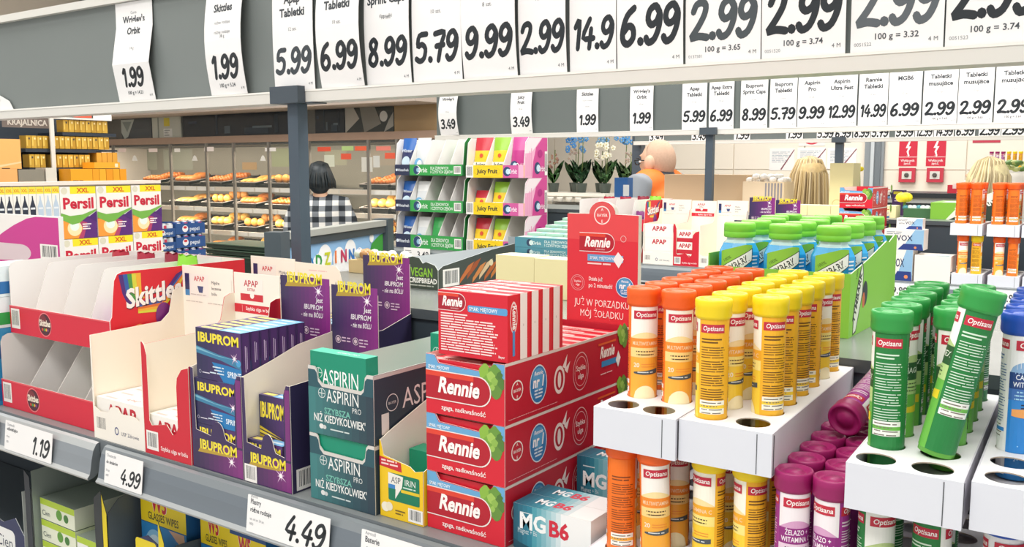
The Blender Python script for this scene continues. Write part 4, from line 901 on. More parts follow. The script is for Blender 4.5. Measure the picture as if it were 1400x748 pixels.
def apap_dispenser(ox, oy, oz, red, label):
    W_ = .1 if red else .1215; x0, x1, y0, y1 = ox, ox + W_, oy, oy + DY1 - DY0
    g = thing('tablet_dispenser', label, 'tablet dispenser', (ox + W_ / 2, oy, oz)); mt = '#cf2135' if red else '#f7f1e6'
    m = MB(); fr = front(x0, y0, oz)
    if red:
        lip = [(0, 0), (W_, 0), (W_, .128), (W_ * .86, .124), (W_ * .76, .112), (W_ * .74, .1), (W_ * .74, .046), (W_ * .7, .037), (W_ * .62, .034), (W_ * .5, .046), (W_ * .28, .042), (W_ * .17, .04), (W_ * .12, .046), (W_ * .115, .135), (W_ * .07, .148), (W_ * .03, .152), (0, .152)]
    else:
        lip = [(0, 0), (W_, 0), (W_, .12), (W_ * .985, .12), (W_ * .985, .05), (W_ * .9, .04), (W_ * .8, .045), (W_ * .56, .044), (W_ * .5, .052), (W_ * .36, .05), (W_ * .3, .042), (W_ * .14, .04), (W_ * .03, .046), (W_ * .02, .148), (0, .148)]
    m.prism(fr, lip, .001, mt, '#f3e9d8')
    if red:
        m.barcode(fr, W_ * .04, .006, W_ * .26, .026, 9); m.text(fr, 'Szybka ulga w bólu', W_ * .64, .009, .0055, '#fbe6e4', 'b', maxw=W_ * .58)
    else:
        m.barcode(fr, W_ * .04, .012, W_ * .22, .022, 8, '#f7f1e6', '#4c4a4e'); m.ring(fr, W_ * .46, .018, .0048, .0016, '#4a5584', .0058); m.text(fr, 'USP Zdrowie', W_ * .72, .0135, .0052, '#6a6c80', 'r', maxw=W_ * .38)
    m.build('front_panel', g)
    disp_side(g, x0, y0 + .001, y1, oz, .148, .2, '#f6ecd9', mt); disp_side(g, x1 - .0012, y0 + .001, y1, oz, .13 if red else .115, .2, mt, '#f3ead9')
    header(g, x0 + .001, x1 - .001, y1, oz, oz + (.231 if red else .234), d_apapx if red else d_apap, '#f8f1e4')
    MB().box((x0 + .001, y0 + .001, oz), (x1 - .0013, y1, oz + .001), '#f3ead9').build('carton_floor', g)
    return g
apap_dispenser(-1.2275, DY0, ZS + .0004, False, 'open white tablet dispenser with raised card, right of the red candy display')
apap_dispenser(-1.1055, DY0, ZS + .0004, True, 'red-fronted tablet dispenser between the white and purple dispensers')
for i in range(3): apap_box(-1.2245, -1.109, DY0 + .004 + i * .0245, ZS + .0022, 'white tablet box in the white dispenser, %s row' % NTH[i])
for i in range(3): apap_box(-1.102, -1.0085, DY0 + .004 + i * .0245, ZS + .0022, 'white and red tablet box in the red dispenser, %s row' % NTH[i], True, .052)
# further white dispensers behind
g = thing('tablet_dispenser', 'white tablet dispenser with cream headers behind the row, left of the purple headers', 'tablet dispenser', (-1.1, .98, ZS))
xa, xb, xc = at(343, 360, Y=.985).x, at(403, 365, Y=.985).x, at(474, 380, Y=.985).x; xc = min(xc, -.9965)
MB().box((xa, .9, ZS + .0005), (xc, .984, ZS + .12), '#f6eee0').build('carton', g)
def dd(m, fr, W_, Hh):
    d_apap(m, Fr(fr(0, 0), fr.r, fr.u), .115, Hh)
header(g, xa, xb, .985, ZS + .0005, at(350, 350, Y=.985).z, dd, '#f8f1e4')
def dd2(m, fr, W_, Hh): m.dashes(fr, W_ * .3, Hh - .012, W_ * .4, 1, .004, '#efc9c2', .4)
header(g, xb + .0005, xc, .985, ZS + .0005, at(430, 360, Y=.985).z, dd2, '#f8eddd', top_cut=lambda w_, h_: [(0, 0), (w_, 0), (w_, h_ - .03), (w_ * .93, h_ - .008), (w_ * .86, h_ - .002), (0, h_)])

# ---- purple dispensers
def ibu_word(m, fr, x, y, h, w_, glow=True):
    if glow:
        m.poly(fr, [(x - w_ * .56, y - h * .5), (x + w_ * .3, y - h * .25), (x + w_ * .52, y + h * .1), (x - w_ * .5, y)], '#b99a3a')
    m.text(fr, 'IBUPROM', x, y, h, '#f3e13a', 'h', maxw=w_, sx=1.2)
def star(m, fr, x, y, r):
    for k in range(8):
        a = k * math.pi / 4 + .2; l = r * (1 if k % 2 else .6)
        m.poly(fr, [(x + l * math.cos(a), y + l * math.sin(a)), (x + r * .1 * math.cos(a + 1.57), y + r * .1 * math.sin(a + 1.57)), (x - r * .1 * math.cos(a + 1.57), y - r * .1 * math.sin(a + 1.57))], '#f0cfea')
    m.disc(fr, x, y, r * .24, '#fffafc', n=12)
def d_ibu(m, fr, W_, Hh):
    hstrips(m, fr, 0, 0, W_, Hh, run('#3a3058', '#8c2c84', 12)); b = Hh
    ibu_word(m, fr, W_ * .5, b - .0085, .0135, W_ * .72); star(m, fr, W_ * .78, b - .018, .012)
    for i, s in enumerate(('Jest', 'IBUPROM', '- nie ma BÓLU')): m.text(fr, s, W_ * .86, b - .033 - i * .0105, .0066, '#f8f0f6', 'b', 'r', sx=.9, sh=.12, maxw=W_ * .44)
    for q in (.14, .52):
        m.ring(fr, W_ * q, b - .073, .0052, .0009, '#e2cfdc'); m.disc(fr, W_ * q, b - .073, .0028, '#d8c0cc'); m.dashes(fr, W_ * (q + .08), b - .071, W_ * .2, 2 if q < .3 else 3, .0042, '#dcc0d8', .4, 4, word=4)
def ibu_pack(x0, x1, y0, y1, z0, z1, label, group, yel=False):
    def deco(m):
        fr = front(x0, y0, z0); W_, Hh = x1 - x0, z1 - z0
        hstrips(m, fr, 0, 0, W_, Hh, run('#2c2a52', '#55306e', 8))
        m.text(fr, 'IBUPROM', W_ * .5, Hh * .735, Hh * .175, '#f5e23c', 'h', maxw=W_ * .92, sx=1.2)
        if yel:
            for i, c in enumerate(('#d9c22e', '#f0dc4a', '#c9ad2c')): m.poly(fr, [(0, Hh * (.62 - i * .05)), (W_ * .9, Hh * (.5 - i * .02)), (0, Hh * (.585 - i * .05))], c)
        else:
            m.poly(fr, [(0, Hh * .64), (W_ * .5, Hh * .53), (W_ * .95, Hh * .48), (W_, Hh * .3), (W_ * .55, Hh * .42), (0, Hh * .5)], '#3a7fa4'); m.poly(fr, [(0, Hh * .62), (W_ * .45, Hh * .51), (W_ * .9, Hh * .47), (W_ * .5, Hh * .49), (0, Hh * .57)], '#7db7cc')
            m.poly(fr, [(W_ * .35, Hh * .36), (W_ * .7, Hh * .34), (W_, Hh * .3), (W_, 0), (W_ * .6, 0)], '#1f7ab8'); m.disc(fr, W_ * .94, Hh * .42, min(Hh * .07, .0045), '#4aa0d0')
            m.text(fr, 'SPRINT', W_ * .84, Hh * .12, Hh * .11, '#eef6fb', 'b', maxw=W_ * .3); star(m, fr, W_ * .86, Hh * .5, min(Hh * .16, .009))
            m.dashes(fr, W_ * .3, Hh * .26, W_ * .32, 3, Hh * .06, '#d4e4f0', .42, 5, 'r')
        m.ring(fr, W_ * .08, Hh * .14, Hh * .035, Hh * .007, '#d8d4e4'); m.dashes(fr, W_ * .13, Hh * .12, W_ * .18, 1, Hh * .05, '#d8d4e4', .4)
        fs = right(x1, y0, z0); D = y1 - y0
        m.rect(fs, D * .16, Hh * .08, D * .7, Hh * .9, '#4a2c66'); m.rect(fs, D * .3, 0, D * .5, Hh * .07, '#efe9ee'); m.rect(fs, D * .42, Hh * .25, D * .08, Hh * .5, '#c9b8d4'); m.rect(fs, D * .6, Hh * .3, D * .06, Hh * .42, '#c9b8d4')
        ft = top(x0, y0, z1); m.rect(ft, W_ * .06, D * .25, W_ * .42, D * .5, '#f2e37a'); m.rect(ft, W_ * .52, 0, W_ * .48, D, '#7fb9e6'); m.rect(ft, W_ * .6, D * .3, W_ * .3, D * .3, '#d8ebf8')
    return small_box('painkiller_box', (x0, y0, z0), (x1, y1, z1), label, 'medicine box', group, '#3a2a58', deco, top='#5b4a78')
def ibu_dispenser(x0, x1, y0, zb, label, hd=.219, lip_h=.128, side_h=.13, right_dark=False, hdr_dy=.0):
    y1 = y0 + .152; W_ = x1 - x0; g = thing('tablet_dispenser', label, 'tablet dispenser', ((x0 + x1) / 2, y0, zb))
    m = MB(); fr = front(x0, y0, zb)
    lip = [(0, 0), (W_, 0), (W_, side_h), (W_ * .93, side_h), (W_ * .87, side_h - .012), (W_ * .86, .042), (W_ * .68, .045)] + [(W_ * (.52 + .13 * math.cos(a)), .048 + .018 * math.sin(a)) for a in [math.radians(q) for q in range(10, 180, 20)]] + [(W_ * .38, .046), (W_ * .08, .05), (W_ * .06, side_h), (0, side_h)]
    m.prism(fr, lip, .001, '#3c2c58', '#eee6da')
    hstrips(m, fr, W_ * .04, .001, W_ * .95, .036, run('#38294f', '#84307c', 10)); ibu_word(m, fr, W_ * .52, .027, .0115, W_ * .74); star(m, fr, W_ * .78, .019, .011)
    m.rect(fr, W_ * .9, .04, W_ * .095, side_h - .045, '#7a3078')
    if right_dark: m.barcode(fr, W_ * .02, .001, W_ * .26, .022, 12)
    m.build('front_panel', g)
    m = MB(); frr = Fr((x1, y0 + .001, zb), (0, 1, 0), (0, 0, 1)); D = y1 - y0; m.prism(frr, [(0, 0), (D, 0), (D, side_h + .02), (D * .6, side_h + .004), (.0, side_h)], .001, '#2f2a4c', '#efe6d8')
    m.barcode(frr, .006, .002, .034, .026, 14); m.ring(frr, .048, .05, .006, .001, '#d5cfdf'); m.rect(frr, .03, .09, .012, .006, '#e3cf3a')
    m.build('side_panel', g)
    m = MB(); fl = Fr((x0 + .001, y0 + .001, zb), (0, 1, 0), (0, 0, 1)); m.prism(fl, [(0, 0), (D, 0), (D, side_h + .034), (D * .6, side_h + .026), (D * .3, side_h + .012), (.0, side_h)], .001, '#f1ead9', '#efe6d8', '#3a2c58'); m.build('side_panel', g)
    header(g, x0 + .0012, x1 - .0012, y1, zb, zb + hd, d_ibu, '#3c2c58', '#f3ece0', top_cut=lambda w_, h_: [(0, 0), (w_, 0), (w_, h_ - .009), (w_ * .86, h_ - .009), (w_ * .84, h_), (w_ * .15, h_ + .001), (w_ * .13, h_ - .006), (w_ * .1, h_ + .004), (w_ * .08, h_ - .009), (0, h_ - .009)])
    MB().box((x0 + .001, y0 + .001, zb), (x1 - .0012, y1, zb + .001), '#efe6d8').build('carton_floor', g)
    return g
ibu_dispenser(-1.0035, -.9045, .7185, ZS + .0004, 'purple painkiller dispenser with a tall stack of boxes, right of the red dispenser', hd=.234)
ibu_dispenser(-.9035, -.8175, .7185, ZS + .0004, 'purple painkiller dispenser with dark side, left of the teal cartons', hd=.228, right_dark=True)
PG = 'painkiller boxes in the purple dispensers'
for k, (z0, z1) in enumerate(((ZS + .002, ZS + .0585), (ZS + .059, ZS + .1175))):
    ibu_pack(-.999, -.9105, .721, .7345, z0, z1, 'painkiller box in the left purple dispenser, %s layer' % ('bottom' if k == 0 else 'middle'), PG)
for i in range(7):
    ibu_pack(-.9925, -.9055, .7215 + i * .0148, .7355 + i * .0148, ZS + .1315 if i else ZS + .118, ZS + .183, 'painkiller box standing on top of the purple dispenser, %s of seven' % NTH[i], PG)
for i in range(6):          # the row that carries the upper boxes
    ibu_pack(-.999, -.9105, .7355 + i * .0148, .749 + i * .0148, ZS + .002, ZS + .131, 'tall painkiller box hidden under the top row, %s of six' % NTH[i], 'boxes under the top row')
ibu_pack(-.9, -.838, .723, .738, ZS + .002, ZS + .0535, 'lower painkiller box with yellow stripes in the right purple dispenser', PG, True)
ibu_pack(-.9, -.852, .742, .757, ZS + .002, ZS + .105, 'upper painkiller box with yellow stripes in the right purple dispenser', PG, True)
# third purple dispenser on the shelf behind the teal cartons
g = ibu_dispenser(-.9945, -.8985, .8735, ZS + .0004, 'purple painkiller dispenser standing behind the others, beside the dark back wall', hd=.25, side_h=.148)
for i in range(4): ibu_pack(-.992, -.903, .879 + i * .016, .8935 + i * .016, ZS + .002, ZS + .172, 'painkiller box in the rear purple dispenser, %s of four' % NTH[i], PG)
# ================================================================ ON THE LEDGE BEHIND, LOWER SHELF, LEFT EDGE
ZG = 1.2902
g = thing('crispbread_carton', 'dark green open crispbread carton standing on the ledge behind the red boxes', 'food carton', (-1.0, 1.2, ZG))
vx0, vx1, vy0, vy1 = -1.056, -.99, 1.2, 1.50; t = .0012; W_ = vx1 - vx0; DG = '#3d4a3f'
m = MB(); fr = front(vx0, vy0, ZG); m.prism(fr, [(0, 0), (W_, 0), (W_, .034), (W_ * .9, .042), (W_ * .62, .047), (W_ * .5, .044), (W_ * .38, .053), (W_ * .15, .055), (0, .052)], t, DG, '#cfd3cd')
m.text(fr, 'VEGAN', W_ * .46, .0215, .0145, '#8fc93a', 'b', maxw=W_ * .84, sx=.7); m.text(fr, 'CRISPBREAD', W_ * .5, .0105, .0082, '#f1f1ea', 'h', maxw=W_ * .94); m.dashes(fr, W_ * .05, .005, W_ * .85, 1, .004, '#b9bfb2', .5)
m.build('front_panel', g)
m = MB(); fr = right(vx1, vy0 + t, ZG); D = vy1 - vy0; m.prism(fr, [(0, 0), (D - t, 0), (D - t, .07), (D * .5, .058), (.012, .04), (0, .034)], t, '#4a4f48', '#c9cfd2')
m.barcode(fr, .012, .004, .045, .03, 15)
for i, (x, y, a, c) in enumerate(((.07, .015, .5, '#c9713a'), (.09, .02, .4, '#a8552c'), (.105, .012, .6, '#d98a4a'), (.125, .016, .45, '#e8c79a'), (.14, .012, .6, '#c4682f'), (.16, .014, .55, '#d67f3c'), (.175, .012, .4, '#b85c2a'))):
    m.poly(fr, [(x - .012, y - .009), (x + .018, y + .012), (x + .03, y + .026), (x + .012, y + .02), (x - .01, y)], c)
m.disc(fr, .15, .035, .006, '#f0dfb4'); m.text(fr, 'VEGAN', .225, .022, .018, '#8fc93a', 'b', maxw=.05)
m.build('side_panel', g)
MB().box((vx0, vy0 + t, ZG), (vx0 + t, vy1 - t, ZG + .053), '#3d4a3f', right='#c9cfd2').build('side_panel', g)
MB().box((vx0, vy1 - t, ZG), (vx1 - t, vy1, ZG + .07), '#3d4a3f', front='#b9c2c8').build('back_panel', g)
# pale yellow cartons
def cream(x0, x1, y0, y1, z0, z1, label, grp, deco=None, nm='plain_carton'):
    def d(m):
        fr = top(x0, y0, z1); m.rect(fr, (x1 - x0) * .49, 0, .0012, y1 - y0, '#d9cb94')
        if deco: deco(m)
    return small_box(nm, (x0, y0, z0), (x1, y1, z1), label, 'carton', grp, '#f2e7b2', d, top='#f4ecc6')
a, b, c = at(678, 365, Y=1.23).x, at(730.5, 365, Y=1.23).x, at(775, 368, Y=1.23).x; zc = at(700, 349.5, Y=1.23).z
cream(a, b - .0006, 1.23, 1.275, ZG + .0002, zc, 'plain pale yellow carton on the ledge right of the crispbread carton', 'pale yellow cartons on the ledge')
cream(b, c + .02, 1.23, 1.275, ZG + .0002, zc - .0016, 'plain pale yellow carton partly behind the red header card', 'pale yellow cartons on the ledge')
# teal gum trays, stacked three high, top one open
def gum_tray(x0, x1, y0, y1, z0, z1, label, open_=False):
    g = thing('gum_tray', label, 'gum carton', ((x0 + x1) / 2, y0, z0), 'teal gum trays on the ledge'); W_, Hh = x1 - x0, z1 - z0; m = MB(); fr = front(x0, y0, z0)
    m.prism(fr, [(0, 0), (W_, 0), (W_, Hh), (0, Hh)], .001, '#4b8fa8'); m.disc(fr, W_ * .25, Hh * .5, Hh * .36, '#23395e'); m.disc(fr, W_ * .28, Hh * .5, Hh * .26, '#cfe6ee'); m.text(fr, 'Orbit', W_ * .37, Hh * .33, Hh * .32, '#d9eaf0', 'b', maxw=W_ * .16)
    m.text(fr, 'DLA ZDROWYCH', W_ * .5, Hh * .55, Hh * .25, '#d9eaf0', 'b', 'l', maxw=W_ * .4); m.text(fr, 'I CZYSTYCH ZĘBÓW', W_ * .5, Hh * .18, Hh * .25, '#d9eaf0', 'b', 'l', maxw=W_ * .46)
    m.build('front_panel', g); MB().box((x0, y0 + .001, z0), (x1, y1 - .001, z0 + .001), '#4b8fa8').build('carton_floor', g)
    for xx in (x0, x1 - .001): MB().box((xx, y0 + .001, z0 + .001), (xx + .001, y1 - .001, z1), '#5b9ab0').build('side_panel', g)
    bh = z1 + (.034 if open_ else 0); MB().box((x0, y1 - .001, z0), (x1, y1, bh), '#d8d4bd').build('back_panel', g)
gx0, gx1, gy0, gy1 = at(705, 320, Y=1.4).x, at(792, 320, Y=1.4).x, 1.29, 1.465
hz = (at(705, 338, Y=gy0).z - ZG) / 1.0
gz = [ZG + .0003, ZG + .0003 + hz * .5, 0]
zt1 = at(705, 324, Y=gy0).z; zt2 = at(705, 337.5, Y=gy0).z
gx0, gx1 = at(704, 330, Y=gy0).x, at(786, 335, Y=gy0).x
gum_tray(gx0, gx1, gy0, gy1, ZG + .0003, zt2 - .0142, 'lowest teal gum tray hidden behind the pale yellow cartons'); gum_tray(gx0, gx1, gy0, gy1, zt2 - .014, zt2, 'closed teal gum tray, middle of the stack on the ledge'); gum_tray(gx0, gx1, gy0, gy1, zt2 + .0003, zt1, 'open teal gum tray filled with green packs, topmost of its stack', True)
for i in range(6):
    for j in range(3):
        hk = .0175 + .005 * i; x = gx0 + .004 + j * (gx1 - gx0 - .008) / 3; y = gy0 + .003 + i * .0285
        def d(m, x=x, y=y, hk=hk, w_=(gx1 - gx0 - .011) / 3): m.rect(top(x, y, zt2 + hk), .002, .005, w_ * .5, .01, '#e9f6ee'); m.rect(top(x, y, zt2 + hk), w_ * .6, .004, w_ * .3, .016, '#5ba6c8')
        small_box('gum_pack', (x, y, zt2 + .0015), (x + (gx1 - gx0 - .011) / 3, y + .0268, zt2 + hk), 'pale green gum pack in the open teal tray, row %s column %s' % (['one', 'two', 'three', 'four', 'five', 'six'][i], ['one', 'two', 'three'][j]), 'gum pack', 'gum packs in the open teal tray', '#bfe0cf', d)

# ---- juice bottles in the green box
def juice_box(x0, x1, y0, y1, z0, label):
    g = thing('juice_box', label, 'bottle box', ((x0 + x1) / 2, y0, z0)); t = .0015; W_, D, GR_ = x1 - x0, y1 - y0, '#86c540'
    MB().box((x0, y0, z0), (x1, y0 + t, z0 + .079), GR_).build('front_panel', g)
    m = MB(); fr = right(x1, y0 + t, z0); m.prism(fr, [(0, 0), (D - t, 0), (D - t, .105), (D * .9, .108), (D * .82, .105), (D * .4, .09), (0, .079)], t, '#85c842', '#cfd8c0')
    tl = [(.016, -.001), (.018, .034), (.035, .07), (.052, .092), (.058, .075), (.057, .05), (.04, .02), (.03, .003)]
    m.poly(fr, [(a, max(.001, b)) for a, b in tl], '#2c3a2e'); m.poly(fr, [(.0185, .003), (.0205, .034), (.037, .068), (.0505, .087), (.0555, .074), (.0545, .051), (.038, .022), (.029, .0055)], '#dfe8d4')
    m.text(fr, 'TYMBARK', .0375, .045, .0105, '#1f2b22', 'h', maxw=.066, rot=1.12); m.disc(fr, .068, .048, .012, '#2c3a3c', .016); m.disc(fr, .062, .04, .006, '#c9683a', .01); m.text(fr, '100%', .03, .076, .005, '#2c4a20', 'r', rot=1.2)
    m.build('side_panel', g)
    MB().box((x0, y0 + t, z0), (x0 + t, y1 - t, z0 + .095), GR_).build('side_panel', g); MB().box((x0, y1 - t, z0), (x1 - t, y1, z0 + .105), GR_).build('back_panel', g); MB().box((x0 + t, y0 + t, z0), (x1 - t, y1 - t, z0 + .001), '#b9c9a0').build('carton_floor', g)
    return g
BOT = []
def bottle(x, y, z, label, grp):
    if not BOT:
        r = thing('juice_bottle', label, 'juice bottle', (0, 0, 0), grp); m = MB()
        m.lathe((0, 0, 0), [(.024, 0), (.0278, .004), (.0278, .092), (.0272, .096), (.0215, .1075), (.0195, .1085), (.0178, .111), (.0178, .116), (.0165, .1165)], [mat('#2b9fd8', .25)] * 4 + [mat('#c4dfe0', .12)] * 4, 8, False); m.build('bottle_body', r)
        m = MB(); f2 = Cyl((0, 0, .0345), .0281, -75)
        m.band(f2, -.0225, .0205, lambda x: max(.006, .046 + .55 * x), lambda x: .069 + .28 * x - 9 * max(0, x - .006) ** 2 * 2, '#8cc63f', 16); m.band(f2, -.0215, .021, lambda x: max(.008, .035 + .75 * x), lambda x: .0548 + .6 * x, '#26332a', 16)
        m.band(f2, -.019, .020, lambda x: max(.010, .0362 + .75 * x), lambda x: .0538 + .6 * x, '#f1f4ec', 16); m.text(f2, 'TYMBARK', .0012, .0415, .0085, '#1e2a22', 'b', maxw=.037, rot=.56); m.text(f2, '100%', -.012, .051, .004, '#35561f', 'r', rot=.5)
        f3 = Cyl((0, 0, .03), .0281, -20); m.dashes(f3, -.006, .06, .012, 9, .0046, '#e9f2f6', .4, 5); m.build('label', r)
        m = MB(); m.lathe((0, 0, 0), [(.0196, .1145), (.0206, .116), (.0206, .1215), (.0202, .122), (.0206, .1225), (.0205, .131), (.0192, .1335), (.0, .134)], mat('#7ccf3a', .4), 24); m.build('cap', r)
        BOT.append(r); o = r
    else: o = dup(BOT[0], (0, 0, 0), label, grp)
    o.location = (x, y, z); return o
tx1 = -.3025
juice_box(tx1 - .184, tx1, 1.148, 1.338, ZG, 'green juice carton full of bottles on the ledge behind the yellow tubes'); juice_box(tx1 - .204, tx1 - .02, 1.3395, 1.47, ZG, 'second green juice carton right behind the first')
for i in range(3):
    for j in range(5):
        bottle(tx1 - .1535 + i * .0612 - (.02 if j > 2 else 0), (1.1795, 1.24, 1.3005, 1.372, 1.4325)[j], ZG + .0012, 'juice bottle with green cap and blue label, %s row, %s column' % (NTH[j], ['left', 'middle', 'right'][i]), 'juice bottles in the green carton')

# ---- blue gum packs at the left edge
for k, (z0, z1, c1, c2) in enumerate(((ZS + .0003, ZS + .07, '#2f8fc4', '#1f6aa8'), (ZS + .0705, ZS + .125, '#3a98c8', '#235f9a'), (ZS + .1255, ZS + .175, '#e8eef0', '#2fa04a'), (ZS + .1755, ZS + .225, '#e3eff2', '#2a6fae'))):
    def d(m, z0=z0, z1=z1, c2=c2):
        fr = front(-1.60, .725, z0); m.poly(fr, [(.0, 0), (.08, 0), (.08, (z1 - z0) * .5), (0, (z1 - z0) * .2)], c2); m.text(fr, 'Orbit', .05, (z1 - z0) * .45, .012, '#ffffff', 'b', maxw=.05)
        f2 = right(-1.519, .725, z0); m.rect(f2, .0, (z1 - z0) * .1, .09, (z1 - z0) * .4, c2)
    small_box('gum_carton', (-1.60, .725, z0), (-1.519, .82, z1), 'gum carton at the left edge, %s' % ['bottom of its stack', 'second from the bottom', 'white and green, third from the bottom', 'white, topmost'][k], 'gum carton', 'gum cartons at the left edge', c1, d)

# ---- lower shelf: wipes
def wipes(x0, x1, y0, y1, z0, z1, label, g_='boxes of glasses wipes'):
    def d(m):
        fr = front(x0, y0, z0); W_, Hh = x1 - x0, z1 - z0
        m.rect(fr, 0, Hh * .735, W_, Hh * .235, '#f4d81e'); m.text(fr, 'W5', W_ * .42, Hh * .84, Hh * .125, '#f6efe8', 'h', out='#f6efe8', maxw=W_ * .36); m.text(fr, 'W5', W_ * .42, Hh * .84, Hh * .125, '#c8253a', 'h', maxw=W_ * .34); m.text(fr, 'GLASSES WIPES', W_ * .5, Hh * .765, Hh * .055, '#33312a', 'b', maxw=W_ * .68)
        m.rect(fr, 0, 0, W_, Hh * .73, '#2b86c6'); m.disc(fr, W_ * .3, Hh * .56, W_ * .22, '#8cc4e6', Hh * .13); m.disc(fr, W_ * .3, Hh * .56, W_ * .16, '#cfe6f2', Hh * .09)
        m.ring(fr, W_ * .3, Hh * .48, W_ * .2, .0012, '#dfeef6', Hh * .1); m.poly(fr, [(W_ * .62, Hh * .725), (W_ * .95, Hh * .725), (W_ * .98, Hh * .6), (W_ * .78, Hh * .66)], '#e6b894'); m.barcode(fr, W_ * .02, Hh * .06, W_ * .34, Hh * .14, 5)
    return small_box('wipes_box', (x0, y0, z0), (x1, y1, z1), label, 'wipes box', g_, '#2a4f86', d, right='#2f6fa8')
ZQ = .8202
wipes(-1.237, -1.127, .79, .86, ZQ, 1.02, 'yellow and blue glasses wipes box under the 4.99 tag')
wipes(-1.107, -1.037, .80, .87, ZQ, 1.008, 'glasses wipes box, second from the left on the lower shelf'); wipes(-1.035, -.96, .795, .865, ZQ, .996, 'glasses wipes box, rightmost on the lower shelf')
g = thing('shelf_carton', 'dark open shelf carton with yellow edges around the wipes boxes', 'shelf carton', (-1.24, .75, ZQ))
for i, (x, h, y0) in enumerate(((-1.262, .195, .742), (-1.1235, .185, .742))):
    m = MB(); m.prism(Fr((x + .012, y0, ZQ), (0, 1, 0), (0, 0, 1)), [(0, 0), (.16, 0), (.16, h + (.02 if i == 0 else -.05)), (.02, h - .01 - .03 * i), (0, h - .03 - .03 * i)], .001, '#5c666c', '#2e3848'); m.build('side_panel', g)
    m = MB(); m.prism(front(x, y0, ZQ), [(0, 0), (.012, 0), (.012, h - .03), (0, h)], .001, '#ecd51e', '#2e3848'); m.build('edge_flap', g)
m = MB(); fr = front(-1.249, .742, ZQ); m.prism(fr, [(0, 0), (.123, 0), (.123, .15), (.1, .158), (.08, .15), (.07, .09), (0, .1)], .001, '#27305a', '#39465a'); m.rrect(fr, .07, .02, .05, .13, .006, '#ecd51e'); m.text(fr, 'W5', .025, .06, .028, '#d02a3c', 'h', out='#f6efe8', maxw=.035); m.build('front_panel', g)
m = MB(); m.box((-1.109, .742, ZQ), (-.95, .743, ZQ + .11), '#2a4a7a'); m.build('front_panel', g)
g = thing('shelf_carton', 'dark carton of baby wipes packs under the 1.19 tag', 'shelf carton', (-1.4, .742, ZQ))
m = MB(); m.prism(Fr((-1.467, .745, ZQ), (0, 1, 0), (0, 0, 1)), [(0, 0), (.2, 0), (.2, .2), (.0, .19)], .001, '#8f9a92', '#2a323c'); m.build('side_panel', g)
m = MB(); m.prism(front(-1.4835, .742, ZQ), [(0, 0), (.016, 0), (.016, .18), (0, .19)], .001, '#242c38'); m.build('edge_flap', g)
m = MB(); m.prism(front(-1.283, .742, ZQ), [(0, 0), (.02, 0), (.02, .2), (0, .185)], .001, '#2b3238'); m.build('edge_flap', g)
MB().box((-1.466, .945, ZQ), (-1.264, .946, ZQ + .205), '#87938a').build('back_panel', g)
MB().box((-1.466, .742, ZQ), (-1.284, .743, ZQ + .04), '#27305a').build('front_panel', g)
def wipe_pack(cx, cy, z, w_, d_, h_, c, label, rz=0):
    m = MB(); m.box((cx - w_ / 2, cy - d_ / 2, z), (cx + w_ / 2, cy + d_ / 2, z + h_), mat(c, .25), top=mat('#9aa79a', .2), left='#a8c84a')
    fr = front(cx - w_ / 2, cy - d_ / 2, z); m.rect(fr, 0, h_ * .7, w_, h_ * .3, '#b4cf3e'); m.disc(fr, w_ * .55, h_ * .45, h_ * .25, '#5f9a3a'); m.disc(fr, w_ * .75, h_ * .4, h_ * .2, '#3f7a35'); m.text(fr, 'Cien', w_ * .16, h_ * .2, h_ * .25, '#3a4a52', 'r', maxw=w_ * .26)
    return tag(m.build('wipes_pack', None, (cx, cy, z)), label, 'wipes pack', 'baby wipes packs')
for k in range(4): wipe_pack(-1.412, .80, ZQ + .002 + k * .036, .1, .09, .0345, '#e6ebd4', 'soft white and lime wipes pack in the dark carton, left pile, %s' % ['bottom', 'second from bottom', 'third from bottom', 'topmost'][k])
for k in range(3): wipe_pack(-1.318, .79, ZQ + .002 + k * .036, .062, .08, .0345, '#eef0ea', 'soft white wipes pack in the dark carton, right pile, %s' % ['bottom', 'middle', 'topmost'][k])
g = thing('shelf_carton', 'white and navy carton of tissues at the lower left edge', 'shelf carton', (-1.55, .742, ZQ))
m = MB(); fr = front(-1.66, .742, ZQ); m.prism(fr, [(0, 0), (.165, 0), (.165, .075), (.14, .1), (.1, .085), (0, .1)], .001, '#27305a', '#d7dbdd'); m.rrect(fr, .05, .03, .085, .045, .01, '#f1f2f0'); m.text(fr, 'Cien', .1, .042, .02, '#2c3850', 'r', maxw=.06); m.build('front_panel', g)
MB().box((-1.496, .743, ZQ), (-1.495, .93, ZQ + .15), '#b7bdb8').build('side_panel', g); MB().box((-1.66, .93, ZQ), (-1.495, .931, ZQ + .15), '#b7bdb8').build('back_panel', g)
# ================================================================ SECOND CHECKOUT SHELF
YB2, Z2, ZG2 = 3.1, 1.137, 1.313
def X2(p, y=310, Y=YB2): return at(p, y, Y=Y).x
def Z2_(y, p, Y=YB2): return at(p, y, Y=Y).z
g = thing('checkout_shelf', 'second grey checkout shelf behind the near one', 'shelf', (-1.2, 3.3, 0))
MB().box((-2.86, 3.08, Z2 - .02), (1.2, 3.399, Z2), mat('#84898a', .35)).build('shelf_board', g)
MB().box((-2.86, 3.4, .02), (1.2, 3.78, ZG2 - .0146), '#38424a').build('back_panel', g)
MB().box((-2.86, 3.395, ZG2 - .0145), (1.2, 3.79, ZG2), mat('#7d8381', .3), front='#4a5257').build('back_ledge', g)
MB().box((-2.86, 3.12, .02), (1.2, 3.398, .9), '#2d363d').build('plinth', g)
railing(-2.86, 1.2, g, ('#6c757d', '#8f9699', '#b0b5b7'), [(y + 2.365, z + .0235 if i < 5 else z + .0235 - .012) for i, (y, z) in enumerate(prof)])
